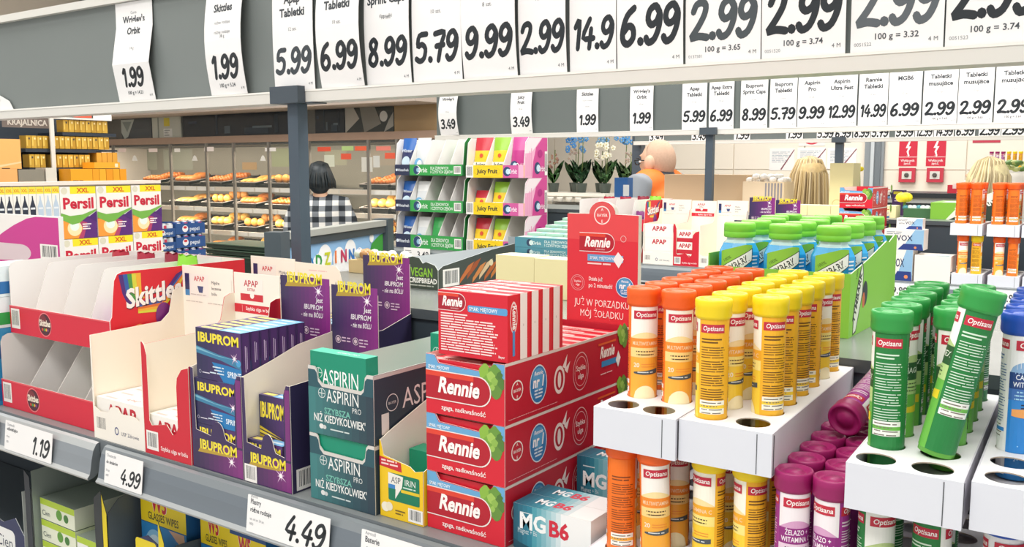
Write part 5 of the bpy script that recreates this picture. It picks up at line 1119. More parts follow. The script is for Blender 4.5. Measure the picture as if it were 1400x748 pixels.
def tag2(pa, pb, ya, yb, t, label):
    x0, x1 = X2(pa, ya, 3.06), X2(pb, ya, 3.06); z1, z0 = Z2_(ya, pa, 3.06), Z2_(yb, pa, 3.06); m = MB(); fr = front(x0, 3.059, z0)
    m.prism(fr, [(0, 0), (x1 - x0, 0), (x1 - x0, z1 - z0), (0, z1 - z0)], .0008, '#f3f2f0'); m.text(fr, t, (x1 - x0) * .95, (z1 - z0) * .3, (z1 - z0) * .45, '#30363b', 'b', 'r', maxw=(x1 - x0) * .6); m.dashes(fr, (x1 - x0) * .05, (z1 - z0) * .75, (x1 - x0) * .28, 3, .008, '#9a9c9e', .4)
    tag(m.build('price_tag', None, fr(0, 0)), label, 'price tag')
tag2(552, 588, 338, 356, '3.49', 'price tag reading 3.49 on the second shelf under the gum display')
tag2(1208, 1243, 386, 406, '9.99', 'price tag reading 9.99 on the second shelf beside the green bottle box')
tag2(1245, 1262, 388, 404, '', 'white price tag right of the 9.99 tag')
tag2(1358, 1394, 396, 418, '6.99', 'price tag on the second shelf between the green and blue caps')

# gum displays
def gum_display(x0, x1, y0, tiers, ztop, cols, label, sidec, lips, side_art=None, depth=.26):
    g = thing('gum_display', label, 'gum display', ((x0 + x1) / 2, y0, tiers[0][0])); y1 = y0 + depth; t = .003
    for k, (za, zl) in enumerate(tiers):
        zn = tiers[k + 1][0] if k < 2 else ztop
        m = MB(1e-4); fr = front(x0, y0, za); h = zl - za; m.prism(fr, [(0, 0), (x1 - x0, 0), (x1 - x0, h), (0, h)], t, lips[0][2])
        for (a, b, c, art) in lips:
            m.rect(fr, (x1 - x0) * a, 0, (x1 - x0) * (b - a), h, c); art(m, fr, (x1 - x0) * a, (x1 - x0) * (b - a), h)
        m.build('front_panel', g)
        MB().box((x0 + t, y0 + t, za), (x1 - t, y1, za + t), '#d9d6cf').build('tier_floor', g)
        for c in cols[1:-1]:
            m = MB(); xx = x0 + (x1 - x0) * c; H = zn - za - .004
            m.prism(Fr((xx + .0015, y0 + t, za + t), (0, 1, 0), (0, 0, 1)), [(0, 0), (depth - t, 0), (depth - t, H - t), (.06, H - t), (.0, h + .002)], .003, '#eceae6', '#e0ddd8'); m.build('divider', g)
        for xx, s_ in ((x0, 0), (x1 - t, 1)):
            m = MB(1e-4); H = zn - za - .0005; fr = Fr((xx + t, y0 + t, za), (0, 1, 0), (0, 0, 1))
            pts = [(0, 0), (depth - t, 0), (depth - t, H), (.035, H), (.012, H - .02), (0, h)]
            m.prism(fr, pts, t, sidec if s_ else '#eceae6', '#eceae6', '#eceae6' if s_ else sidec)
            if s_ and side_art: side_art(m, fr, depth - t, H)
            m.build('side_panel', g)
    MB().box((x0, y1, tiers[0][0]), (x1, y1 + t, ztop), '#e8e5df').build('back_panel', g)
    return g
def gum_bag(cx, y, z, w_, h_, c1, c2, label, art=None, lean=.03):
    m = MB(1e-4); n = 6; d_ = .012
    V = []; F = []
    for s in (-1, 1):
        for j in range(7):
            v = j / 6; th = d_ * max(.08, math.sin(math.pi * (.05 + .9 * v))) * s
            for i in range(5): u = i / 4 - .5; V.append((cx + u * w_, y + lean * v + th * (1 - (2 * abs(u)) ** 4), z + h_ * v))
    for s in (0, 1):
        for j in range(6):
            for i in range(4): q = (s * 35 + j * 5 + i, s * 35 + j * 5 + i + 1, s * 35 + j * 5 + i + 6, s * 35 + j * 5 + i + 5); F.append(q if s == 0 else q[::-1])
    m.mesh(V, [f for k, f in enumerate(F) if (k // 4) % 6 < 4], mat(c1, .3), True); m.mesh(V, [f for k, f in enumerate(F) if (k // 4) % 6 >= 4], mat(c2, .3), True)
    fr = Fr((cx, y - d_ * 1.2, z), (1, 0, 0), (0, lean, h_))
    if art: art(m, fr, w_, h_)
    return tag(m.build('gum_bag', None, (cx, y, z)), label, 'gum bag', 'gum bags in the displays')
def a_orb(m, fr, x, w_, h): m.disc(fr, x + w_ * .14, h * .5, h * .42, '#f2f4f2'); m.disc(fr, x + w_ * .13, h * .5, h * .36, '#27446e', h * .4); m.disc(fr, x + w_ * .16, h * .5, h * .2, '#8fbfdc'); m.text(fr, 'Orbit', x + w_ * .25, h * .3, h * .4, '#e9f4ea', 'b', maxw=w_ * .18); m.text(fr, 'DLA ZDROWYCH', x + w_ * .4, h * .55, h * .25, '#eaf5ea', 'b', 'l', maxw=w_ * .34); m.text(fr, 'I CZYSTYCH ZĘBÓW', x + w_ * .4, h * .2, h * .25, '#eaf5ea', 'b', 'l', maxw=w_ * .42); m.barcode(fr, x + w_ * .84, h * .15, w_ * .13, h * .7, 3)
def a_wint(m, fr, x, w_, h): m.text(fr, 'Winterfresh', x + w_ * .55, h * .38, h * .24, '#e4ebf2', 'b', maxw=w_ * .74); m.disc(fr, x + w_ * .12, h * .5, h * .12, '#dfeaf4')
def a_juicy(m, fr, x, w_, h): m.barcode(fr, x, 0, w_ * .2, h, 4); m.text(fr, 'Juicy Fruit', x + w_ * .58, h * .36, h * .34, '#3a3a30', 'h', maxw=w_ * .62); m.ring(fr, x + w_ * .58, h * .5, w_ * .36, .003, '#e8b51c', h * .42)
def a_pink(m, fr, x, w_, h): m.disc(fr, x + w_ * .2, h * .5, h * .38, '#27446e'); m.disc(fr, x + w_ * .25, h * .5, h * .22, '#bfe0ee'); m.text(fr, 'Orbit', x + w_ * .48, h * .33, h * .36, '#fbeaf4', 'b', maxw=w_ * .4); m.rect(fr, x + w_ * .75, 0, w_ * .25, h, '#eeb0cd')
def side_pink(m, fr, D, H):
    m.poly(fr, [(0, H * .3), (.012, H - .021), (.035, H - .001), (D * .78, H - .001), (D * .5, H * .75), (D * .38, H * .4), (D * .34, 0), (0, 0)], '#efb3cf'); m.poly(fr, [(.004, H * .6), (.014, H - .022), (.035, H - .002), (D * .74, H - .002), (D * .5, H * .78), (D * .3, H * .62)], '#f1e6ea')
    for q in (.06, .14, .22, .29): m.rect(fr, D * q, H * .04, D * .03, H * (.4 + q), '#e79ac0')
    m.disc(fr, D * .56, H * .24, D * .13, '#27446e', H * .15); m.disc(fr, D * .6, H * .24, D * .08, '#bfe0ee', H * .09); m.text(fr, 'Orbit', D * .74, H * .16, H * .13, '#fbeaf4', 'b', maxw=D * .28); m.disc(fr, D * .68, H * .6, D * .1, '#b02a80', H * .1); m.barcode(fr, D * .88, H * .06, D * .11, H * .6, 8)
def zs(y, p): return Z2_(y, p)
ga0, ga1, gb0, gb1 = X2(541), X2(633), X2(637.5), X2(716)
ta = [(Z2 + .0005, zs(322, 590)), (zs(290, 590), zs(274, 590)), (zs(240, 590), zs(225, 590))]
gum_display(ga0, ga1, YB2, ta, zs(189, 590), [0, .22, .44, .64, .82, 1], 'tall green and navy gum display on the left end of the second shelf', '#2f8f45', [(0, .23, '#27304e', a_wint), (.23, 1, '#35a04c', a_orb)])
tb = [(Z2 + .0005, zs(329, 670)), (zs(294, 670), zs(277, 670)), (zs(243, 670), zs(226, 670))]
sd = at(748, 250, X=gb1).y - YB2
gum_display(gb0, gb1, YB2, tb, zs(188, 670), [0, .34, .65, 1], 'tall yellow and pink gum display beside the green one', '#cf4a94', [(0, .65, '#f6d21f', a_juicy), (.65, 1, '#cf5a9c', a_pink)], side_pink, min(.29, sd))
def a_mnt(m, fr, w_, h): m.disc(fr, 0, h * .35, w_ * .3, '#cfe6f4', h * .16); m.text(fr, 'Winter', 0, h * .62, h * .09, '#dfeaf6', 'b', maxw=w_ * .8)
def a_wh(m, fr, w_, h): m.disc(fr, -w_ * .15, h * .3, w_ * .28, '#6fb0dc', h * .16); m.disc(fr, -w_ * .05, h * .3, w_ * .18, '#f2f6f8', h * .1)
def a_gr(m, fr, w_, h): m.text(fr, 'Orbit', 0, h * .2, h * .14, '#e7f5ea', 'b', maxw=w_ * .8); m.disc(fr, -w_ * .25, h * .28, w_ * .16, '#2a4a7a', h * .1)
def a_jf(m, fr, w_, h): m.rect(fr, -w_ * .4, h * .1, w_ * .8, h * .28, '#f3efe2'); m.text(fr, 'Juicy', 0, h * .25, h * .11, '#2f3a30', 'h', maxw=w_ * .7); m.text(fr, 'Fruit', 0, h * .12, h * .1, '#2f3a30', 'h', maxw=w_ * .7); m.disc(fr, 0, h * .55, w_ * .1, '#d8502a')
def a_or(m, fr, w_, h): m.disc(fr, -w_ * .2, h * .28, w_ * .22, '#27446e', h * .13); m.disc(fr, -w_ * .15, h * .28, w_ * .12, '#bfe0ee', h * .08); m.text(fr, 'Orbit', w_ * .18, h * .22, h * .13, '#fbeaf4', 'b', maxw=w_ * .55)
LV = ['bottom', 'middle', 'top']
for k in range(3):
    za, zl = ta[k]; zn = ta[k + 1][0] if k < 2 else zs(189, 590) + .03; W_ = ga1 - ga0; h = zn - za - .03
    gum_bag(ga0 + W_ * .11, YB2 + .03, za + .004, W_ * .2, h, '#2a3566', '#2566b8', 'navy gum bag with blue top on the %s tier of the green display' % LV[k], a_mnt)
    gum_bag(ga0 + W_ * .33, YB2 + .03, za + .004, W_ * .2, h, '#dfe4e6', '#eef0ef', 'silver white gum bag on the %s tier of the green display' % LV[k], a_wh)
    if k != 2: gum_bag(ga0 + W_ * .545, YB2 + (.03 if k == 0 else .1), za + .004, W_ * .17, h, '#35a552', '#3fae5a', 'green gum bag on the %s tier of the green display' % LV[k], a_gr)
    gum_bag(ga0 + W_ * (.75 if k == 2 else .9), YB2 + .12, za + .004, W_ * .13, h * (.9 if k == 2 else .6), '#3fae5a' if k == 2 else '#d0458c', '#9ad7a8' if k == 2 else '#e7b9d2', '%s gum bag at the right of the %s tier of the green display' % ('green' if k == 2 else 'pink', LV[k]), a_gr if k == 2 else a_or)
    za, zl = tb[k]; zn = tb[k + 1][0] if k < 2 else zs(188, 670) + .02; W_ = gb1 - gb0; h = zn - za - .022
    gum_bag(gb0 + W_ * .18, YB2 + .035, za + .004, W_ * .3, h * (.72 if k == 1 else 1), '#f5cf2a', '#c92a3c', 'yellow gum bag with red top on the %s tier of the yellow display' % LV[k], a_jf)
    gum_bag(gb0 + W_ * .5, YB2 + .035, za + .004, W_ * .28, h, '#f3d22c', '#9acb3a', 'yellow gum bag with lime top on the %s tier of the yellow display' % LV[k], a_jf)
    if k == 2: gum_bag(gb0 + W_ * .82, YB2 + .035, za + .004, W_ * .28, h, '#c43a8c', '#d04f9a', 'magenta gum bag on the top tier of the yellow display', a_or)
# candy display and dispensers again
cd = [o for o in COL.objects if o.name == 'candy_display'][0]
off = Vector((-.345, YB2 - .732, Z2 - ZS))
dup(cd, Vector(cd.location) + off, 'red candy display on the second shelf, partly behind the tall red header card')
bags = [o for o in COL.objects if o.name.startswith('sweet_bag')]
for o, lb in zip([b for b in bags if 'dark red' in b['label'] or 'bright green' in b['label']][:4], ('red sweet bag, leftmost in the far candy display', 'red sweet bag, second in the far candy display', 'red sweet bag, third in the far candy display', 'green sweet bag in the far candy display')):
    dup(o, Vector(o.location) + off, lb, 'sweet bags in the far candy display')
bag((ux[2] + SX1) / 2 - .345, YB2 + .06, Z2 + .12, .05, .07, .02, '#6a2a70', '#8a3a80', 'purple sweet bag lying low in the far candy display')
for (x, red, lb) in ((-1.571, False, 'far white tablet dispenser right of the far candy display'), (-1.449, True, 'far red tablet dispenser on the second shelf'), (-1.3485, False, 'far white tablet dispenser left of the far purple headers')):
    apap_dispenser(x, YB2, Z2 + .0004, red, lb)
for k in range(3):
    apap_box(-1.568, -1.4525, YB2 + .004, Z2 + .0022 + k * .0484, 'white tablet box in the far white dispenser, %s' % ['bottom', 'middle', 'top'][k], h=.048); apap_box(-1.438, -1.3775, YB2 + .006, Z2 + .0022 + k * .0424, 'white tablet box in the far red dispenser, %s' % ['bottom', 'middle', 'top'][k], True, h=.042)
for i, (x0, x1, lb, hd) in enumerate(((-1.2245, -1.128, 'far purple painkiller dispenser, left of two', .247), (-1.1275, -1.037, 'far purple painkiller dispenser beside pale yellow cartons', .24))):
    ibu_dispenser(x0, x1, YB2, Z2 + .0004, lb, hd=hd)
    for k in range(3): ibu_pack(x0 + .004, x1 - .006, YB2 + .003, YB2 + .017, Z2 + .002 + k * .0572, Z2 + .0585 + k * .0572, 'painkiller box in the far purple dispenser %s, %s layer' % (['on the left', 'on the right'][i], LV[k]), 'painkiller boxes on the second shelf')
# far antacid crates
cx0, cx1 = X2(1148, 270), X2(1193, 270); z3 = Z2_(256, 1150); ch = .0665
n_ = int((z3 - Z2) / ch)
for k in range(n_):
    zb_ = z3 - ch * (n_ - k); crate(cx0, cx1, YB2, YB2 + .2, max(Z2 + .0004, zb_), zb_ + ch - .0006, 'far red antacid crate on the second shelf, %s from the top' % ['first', 'second', 'third', 'fourth'][n_ - k - 1], group='far red crates')
if z3 - ch * n_ > Z2 + .004: MB().box((cx0, YB2, Z2 + .0002), (cx1, YB2 + .2, z3 - ch * n_ - .0003), '#d3cbc4').build('plain_carton'); o = bpy.data.objects['plain_carton.002'] if 'plain_carton.002' in bpy.data.objects else COL.objects[-1]; tag(o, 'flat grey carton under the far red crates', 'carton')
# blue and white boxes
def vox(x0, x1, y0, y1, z0, z1, label, big):
    def d(m):
        fr = front(x0, y0, z0); W_, Hh = x1 - x0, z1 - z0
        m.poly(fr, [(W_ * .45, 0), (W_, 0), (W_, Hh), (W_ * .78, Hh), (W_ * .62, Hh * .55)], '#8fb8d8'); m.poly(fr, [(W_ * .35, 0), (W_, 0), (W_ * .96, Hh * .3), (W_ * .5, Hh * .3)], '#2c3f80'); m.disc(fr, W_ * .8, Hh * .13, Hh * .06, '#e08a5a')
        m.text(fr, 'eme', W_ * .2, Hh * .45, Hh * .2, '#5f6a7c', 'r', maxw=W_ * .26); m.text(fr, 'VOX', W_ * .52, Hh * .45, Hh * .26, '#27345c', 'b', maxw=W_ * .4); m.dashes(fr, W_ * .06, Hh * .85, W_ * .4, 2, Hh * .09, '#8b93a0', .4)
        if big: m.rect(fr, 0, Hh * .3, W_ * .14, Hh * .5, '#9bb0c0')
    return small_box('tablet_box', (x0, y0, z0), (x1, y1, z1), label, 'medicine box', 'white and blue boxes on the second shelf', '#efe9e2', d)
vx0, vx1 = X2(1208, 340), X2(1262, 340)
za, zb_, zc_ = Z2_(342, 1240), Z2_(314, 1240), Z2_(299, 1240)
vox(vx0, X2(1248.5, 340), YB2, YB2 + .07, Z2 + .0004, za, 'white and blue box, lowest of the three beside the green bottle carton', True); vox(vx0, vx1, YB2 + .002, YB2 + .07, za + .0003, zb_, 'white and blue box in the middle of its stack', False); vox(X2(1224, 300), X2(1260, 300), YB2 + .02, YB2 + .06, zb_ + .0003, zc_, 'small white and blue box on top of its stack', False)
def d(m):
    fr = front(X2(1253, 365), YB2 + .001, Z2 + .0004); m.poly(fr, [(.055, .085), (.094, .085), (.094, .04), (.07, .045)], '#5fa0a8'); m.text(fr, 'B6', .03, .018, .02, '#c8334a', 'h', 'l', maxw=.04); m.text(fr, 'MG', .075, .02, .016, '#4a5560', 'b', 'l', maxw=.03)
small_box('magnesium_box', (X2(1250, 365), YB2, Z2 + .0004), (X2(1299.5, 365), YB2 + .09, Z2_(350, 1280)), 'white carton with red figure left of the far tube trays', 'medicine box', None, '#efeae2', d)
# far tube trays
def far_tray(p0, p1, zt, zb, label): 
    x0, x1 = X2(p0, 315), X2(p1, 315); c = [x0 + (x1 - x0) * .27, x0 + (x1 - x0) * .73]; r = [YB2 + .026 + .0415 * i for i in range(4)]
    tray(x0, x1, YB2, YB2 + .185, zb, zt, c, r, label, zf=None, hole=.0172, skew=0); return c, r
zu0, zu1 = Z2_(322, 1320), Z2_(306, 1320); zl1 = Z2_(374, 1325)
k1 = (zu0 - .0055 - Z2 - .006 - .002) / TL
SC = 1.12
for (p0, p1, nm, kk) in ((1299, 1343, 'left', ('orange', 'yellow')), (1349, 1394, 'second', ('orange', 'orange')), (1397, 1445, 'right-hand', ('blue', 'blue'))):
    c, r = far_tray(p0, p1, zu1, zu0, 'far upper white tube tray, %s of three' % nm); c2, r2 = far_tray(p0 + 5, p1 + 4, Z2 + .034, Z2 + .0004, 'far lower white tube tray, %s of three' % nm)
    ht = (Z2_(250, 1320) - zu0 - .0065) / TL
    for i in range(2):
        for j in range(3):
            tube(kk[0], c[i], r[j], zu0 + .0062, (150, 170, 30)[j] if i == 0 else (140, 60, -80)[j], 'far %s vitamin tube on the %s tray, %s row %s' % (kk[0], nm, NTH[j], ['left', 'right'][i]), 'far tubes on the upper trays', sc=ht)
        tube(kk[i], c2[i], r2[0], Z2 + .0068, 25 if i == 0 else 120, 'far %s vitamin tube under the %s upper tray, %s file' % (kk[i], nm, ['left', 'right'][i]), 'far tubes on the lower trays', sc=(zu0 - .001 - Z2 - .0068) / TL)
# on the far ledge
a, b, c = X2(1073, 285, 3.5), X2(1104, 285, 3.5), X2(1136, 285, 3.5)
zc2 = at(1090, 280, Y=3.5).z
for k, (p, q) in enumerate(((1073, 1103.5), (1104, 1135.5), (1136, 1166), (1200, 1225))):
    cream(X2(p, 285, 3.5), X2(q, 285, 3.5), 3.5, 3.57, ZG2 + .0003, zc2 if k < 3 else at(1210, 281, Y=3.5).z, 'plain pale yellow carton on the far ledge, %s of four' % NTH[k].replace('front', 'first'), 'pale yellow cartons on the far ledge')
def dflap(m): pass
cream(X2(1134, 250, 3.62), X2(1166, 250, 3.62), 3.62, 3.72, ZG2 + .0003, at(1150, 223, Y=3.62).z, 'tall pale yellow carton standing behind the blond woman', None, lambda m: m.ring(front(X2(1134, 250, 3.62), 3.62, ZG2), .03, .04, .018, .003, '#d8c98a'))
jx0, jx1 = X2(1272, 290, 3.5), X2(1345, 290, 3.5)
def dj(m):
    fr = front(jx0, 3.5, ZG2); m.poly(fr, [(.05, .0), (.1, .06), (.2, .1), (.2, .0)], '#dfe8d4'); m.poly(fr, [(.06, .0), (.2, .075), (.2, .0)], '#2c3a2e'); m.text(fr, 'TYMBARK', .09, .012, .03, '#e8eddf', 'h', 'l', rot=.4, maxw=.12)
    top_ = top(jx0, 3.5, at(1290, 277, Y=3.5).z); m.rect(top_, .03, .03, .1, .1, '#e7e3dc')
small_box('juice_box', (jx0, 3.5, ZG2 + .0003), (jx1, 3.72, at(1290, 277, Y=3.5).z), 'green juice carton on the far ledge behind the far tubes', 'bottle box', None, '#7cb83a', dj)
MBg = small_box('green_carton', (X2(1233, 300, 3.5), 3.52, ZG2 + .0003), (X2(1270, 300, 3.5), 3.62, at(1245, 285, Y=3.52).z), 'dark green carton on the far ledge left of the green juice carton', 'carton', None, '#3f6b45', lambda m: [m.ball((X2(1238 + 6 * i, 283, 3.56), 3.56 + .004 * (i % 2), at(1245, 285, Y=3.52).z), .011, '#dfe8e2' if i % 3 else '#3f8a96', 8, 6) for i in range(6)])
def d(m): f = front(X2(1220, 268, 3.7), 3.7, at(1227, 260, Y=3.7).z - .055); m.rect(f, .004, .04, .03, .01, '#e3cf3a'); m.dashes(f, .008, .022, .025, 2, .009, '#dcc8e0', .5)
small_box('painkiller_box', (X2(1220, 268, 3.7), 3.7, ZG2 + .0003), (X2(1235, 268, 3.7), 3.75, at(1227, 260, Y=3.7).z), 'small purple box behind the far red crates', 'medicine box', None, '#4a2c66', d)
def tulip(px, py, Y, zb, s, label):
    p = at(px, py, Y=Y); g = thing('yellow_tulip', label, 'flower', (p.x, p.y, zb)); m = MB(); m.tube([(p.x, p.y, zb), (p.x + .004, p.y, (zb + p.z) / 2), (p.x, p.y, p.z - s * .8)], .004, '#6f9a3c'); m.build('stem', g)
    for i in range(5):
        a = i * 1.2566; m = MB(); m.ball((p.x + s * .35 * math.cos(a), p.y + s * .35 * math.sin(a), p.z), (s * .72, s * .6, s * .62), mat('#f5df2a', .5), 8, 6); m.build('petal', g)
tulip(1236, 270, 3.56, at(1245, 285, Y=3.56).z + .004, .028, 'large yellow tulip head above the dark green carton'); tulip(1175, 231, 3.74, ZG2 + .0003, .016, 'small yellow tulip beside the tall pale yellow carton')
# ================================================================ BAKERY WALL
YQ = 5.3
def BX(p, y=240, Y=YQ): return at(p, y, Y=Y).x
def BZ(y, p=320, Y=YQ): return at(p, y, Y=Y).z
bl, br = BX(120), BX(600)
g = thing('bakery_cabinet', 'long dark self-service bakery cabinet with glass front along the back wall', 'bakery cabinet', ((bl + br) / 2, YQ, 0))
MB().box((bl, YQ + .02, BZ(195)), (br, YQ + .06, BZ(185.5)), mat('#9c8270', .45, noise=.08, scale=12)).build('top_rail', g)
MB().box((bl, YQ + .72, 0), (br, YQ + .75, BZ(195)), mat('#7d7a6e', .5)).build('back_panel', g)
MB().box((bl, YQ + .06, BZ(195) - .02), (br, YQ + .72, BZ(195)), '#4a4744').build('cabinet_roof', g)
SHZ = [BZ(258), BZ(287), BZ(319), BZ(352)]
for k, z in enumerate(SHZ):
    m = MB(); m.box((bl, YQ + .08, z - .02), (br, YQ + .70, z), '#3c3734'); m.build('shelf', g)
    m = MB(); m.box((bl, YQ + .065, z - .028), (br, YQ + .078, z + .012), '#d9d2c6')
    r = random.Random(k)
    x = bl
    while x < br - .4:
        w_ = .12 + .2 * r.random(); m.rect(front(x, YQ + .065, z - .024), 0, 0, w_, .032, r.choice(['#f2efe9', '#e6d9c8', '#f4f2ee', '#d9c9b8'])); x += w_ + .02
    m.build('price_strip', g)
m = MB(); m.box((bl, YQ + .1, 0), (br, YQ + .7, SHZ[3] - .05), '#2f2c2b'); m.build('cabinet_base', g)
for p in (154, 232, 281, 318, 366, 421, 502, 541): MB().box((BX(p) - .012, YQ + .01, SHZ[3] - .02), (BX(p) + .012, YQ + .03, BZ(195)), '#7b7770').build('door_post', g)
GLS = mat('#cfdcd8', .03, alpha=.05)
for a, b in ((154, 232), (232, 281), (281, 366), (366, 421), (421, 502), (502, 541)):
    MB().box((BX(a) + .014, YQ + .018, SHZ[3]), (BX(b) - .014, YQ + .022, BZ(195.5)), GLS).build('glass_door', g)
fr = front(0, YQ + .0172, 0)
for p, y, w_, h_, c in ((160, 203, 10, 5, '#f3dcd4'), (201, 203, 12, 5, '#f5e2da'), (236, 203, 8, 5, '#f4f0ea'), (277, 201, 13, 6, '#f8ece6'), (360, 202, 15, 5, '#f6f1ec'), (432, 201, 18, 6, '#ea5a40'), (465, 200, 16, 6, '#b6d28a'), (483, 200, 19, 6, '#ef6a48'), (512, 200, 20, 6, '#ef8a7c'), (464, 210, 14, 8, '#ea6046'), (524, 209, 15, 8, '#e9644a'), (441, 212, 14, 16, '#d9dcc8'), (492, 215, 15, 20, '#d8d6cc'), (508, 213, 9, 16, '#d5d6d0')):
    m = MB(2e-4); m.rect(fr, BX(p, y), BZ(y + h_, p), BX(p + w_, y) - BX(p, y), BZ(y, p) - BZ(y + h_, p), c); m.build('door_sticker', g)
for p, y in ((183, 212), (265, 212), (358, 212)):
    m = MB(2e-4); m.poly(fr, [(BX(p - 4), BZ(y + 8, p)), (BX(p + 4), BZ(y + 8, p)), (BX(p + 2), BZ(y + 2, p)), (BX(p), BZ(y, p)), (BX(p - 2), BZ(y + 2, p))], '#f4f1ea'); m.build('door_sticker', g)
fr = front(0, YQ + .719, 0)
for p, y0, y1, w_, c in ((187, 205, 232, 26, '#8e9080'), (222, 205, 232, 40, '#8b8f82'), (316, 203, 232, 5, '#a9a58e'), (370, 203, 228, 24, '#7f8a66'), (330, 222, 232, 20, '#9a7a4a'), (443, 205, 226, 30, '#8d8f78'), (500, 204, 226, 40, '#8a8070')):
    m = MB(2e-4); m.rect(fr, BX(p, y0, YQ + .71), BZ(y1, p, YQ + .71), BX(p + w_, y0, YQ + .71) - BX(p, y0, YQ + .71), BZ(y0, p, YQ + .71) - BZ(y1, p, YQ + .71), c); m.build('back_poster', g)
for k, z in enumerate([BZ(200)] + [q - .03 for q in SHZ[:3]]):
    area('bakery_shelf_lamp', ((bl + br) / 2, YQ + .11, z), br - bl - .1, .04, (26, 24, 24, 24)[k], (1, .86, .68), (math.radians(22), 0, 0))
# frieze above: canopy, dark windows, pictures
MB_ = MB(); MB_.box((bl, YQ - .25, BZ(150.5, 320, YQ - .25)), (br, YQ + .14, 2.2), mat('#b9aba0', .6)); struct(MB_.build('wall_canopy', None, (-6, YQ, 2)))
g = thing('window_frieze', 'dark inner windows and pictures above the bakery rail', 'window frieze', (-6, YQ + .1, BZ(185)))
z0, z1 = BZ(185.5), BZ(150, 320, YQ)
MB().box((bl, YQ + .125, z0), (br, YQ + .14, z1), '#6f6f6a').build('frieze_board', g)
def pane(a, b, c, nm='dark_pane', extra=None):
    m = MB(3e-4); x0, x1 = BX(a), BX(b); m.box((x0, YQ + .11, z0 + .003), (x1, YQ + .124, z1), mat(c, .12)); 
    if extra: extra(m, front(x0, YQ + .11, z0), x1 - x0, z1 - z0)
    m.build(nm, g)
def e1(m, fr, w_, h): m.poly(fr, [(0, h * .85), (w_ * .45, h * .85), (w_ * .22, h * .1), (w_ * .1, 0), (0, h * .3)], '#bcc4bd'); m.poly(fr, [(w_ * .05, h * .75), (w_ * .35, h * .75), (w_ * .2, h * .3)], '#8f9a94')
pane(155, 196, '#4c545a', extra=e1)
def e2(m, fr, w_, h): m.rect(fr, w_ * .42, h * .5, w_ * .2, h * .35, '#e2d24a'); m.rect(fr, w_ * .4, h * .05, w_ * .3, h * .35, '#eeeee8'); m.rect(fr, w_ * .2, 0, w_ * .04, h, '#8d948a'); m.dashes(fr, w_ * .43, h * .3, w_ * .2, 3, h * .1, '#9aa09a', .4)
pane(197, 236, '#c9ccc0', 'notice_door', e2)
def e3(m, fr, w_, h):
    for a, b, c, d, q in ((.05, .55, .08, .1, '#39485a'), (.3, .1, .02, .8, '#31404e'), (.55, .08, .2, .25, '#3d4a54'), (.62, .3, .16, .08, '#6d7a80'), (.8, .1, .03, .7, '#33414c'), (.38, .12, .05, .3, '#5c6a72')): m.rect(fr, w_ * a, h * b, w_ * c, h * d, q)
pane(239, 398, '#222d38', extra=e3); pane(419, 459, '#2a343d', extra=e3)
def e4(m, fr, w_, h):
    m.poly(fr, [(0, 0), (w_ * .3, h * .5), (w_ * .15, h), (0, h)], '#b9b4a8'); m.poly(fr, [(w_ * .4, 0), (w_ * .75, h * .3), (w_ * .6, h), (w_ * .3, h)], '#8a877d'); m.disc(fr, w_ * .8, h * .55, w_ * .08, '#dcd9d0'); m.poly(fr, [(w_ * .8, 0), (w_, h * .2), (w_, h * .7), (w_ * .9, h * .4)], '#a9a69c')
pane(460, 526, '#3c4242', 'monochrome_picture', e4); pane(527, 598, '#a98d66', 'wood_panel')

# breads on trays
def bread_mesh(k):
    m = MB()
    if k == 0: m.ball((0, 0, .035), (.05, .045, .036), mat('#cf8a3c', .5, noise=.3, scale=18), 10, 7)
    elif k == 1: m.ball((0, 0, .03), (.04, .105, .03), mat('#b96d2c', .5, noise=.3, scale=22), 10, 8)
    elif k == 2:
        for i in range(7): a = -1.2 + .4 * i; m.ball((.06 * math.cos(a) - .03, .075 * math.sin(a), .028), (.03 - .004 * abs(i - 3), .03, .027 - .004 * abs(i - 3)), mat('#b8641f', .45, noise=.3, scale=25), 8, 6)
    elif k == 3: m.ball((0, 0, .045), (.065, .085, .046), mat('#dba64c', .5, noise=.2, scale=14), 10, 8)
    else: m.ball((0, 0, .02), (.05, .13, .02), mat('#cf9548', .5, noise=.2, scale=16), 8, 6)
    return m
BRD = {}
KN = ['round golden roll', 'long brown roll', 'curved croissant', 'pale yellow bun', 'flat long pastry']
tr_n = 0
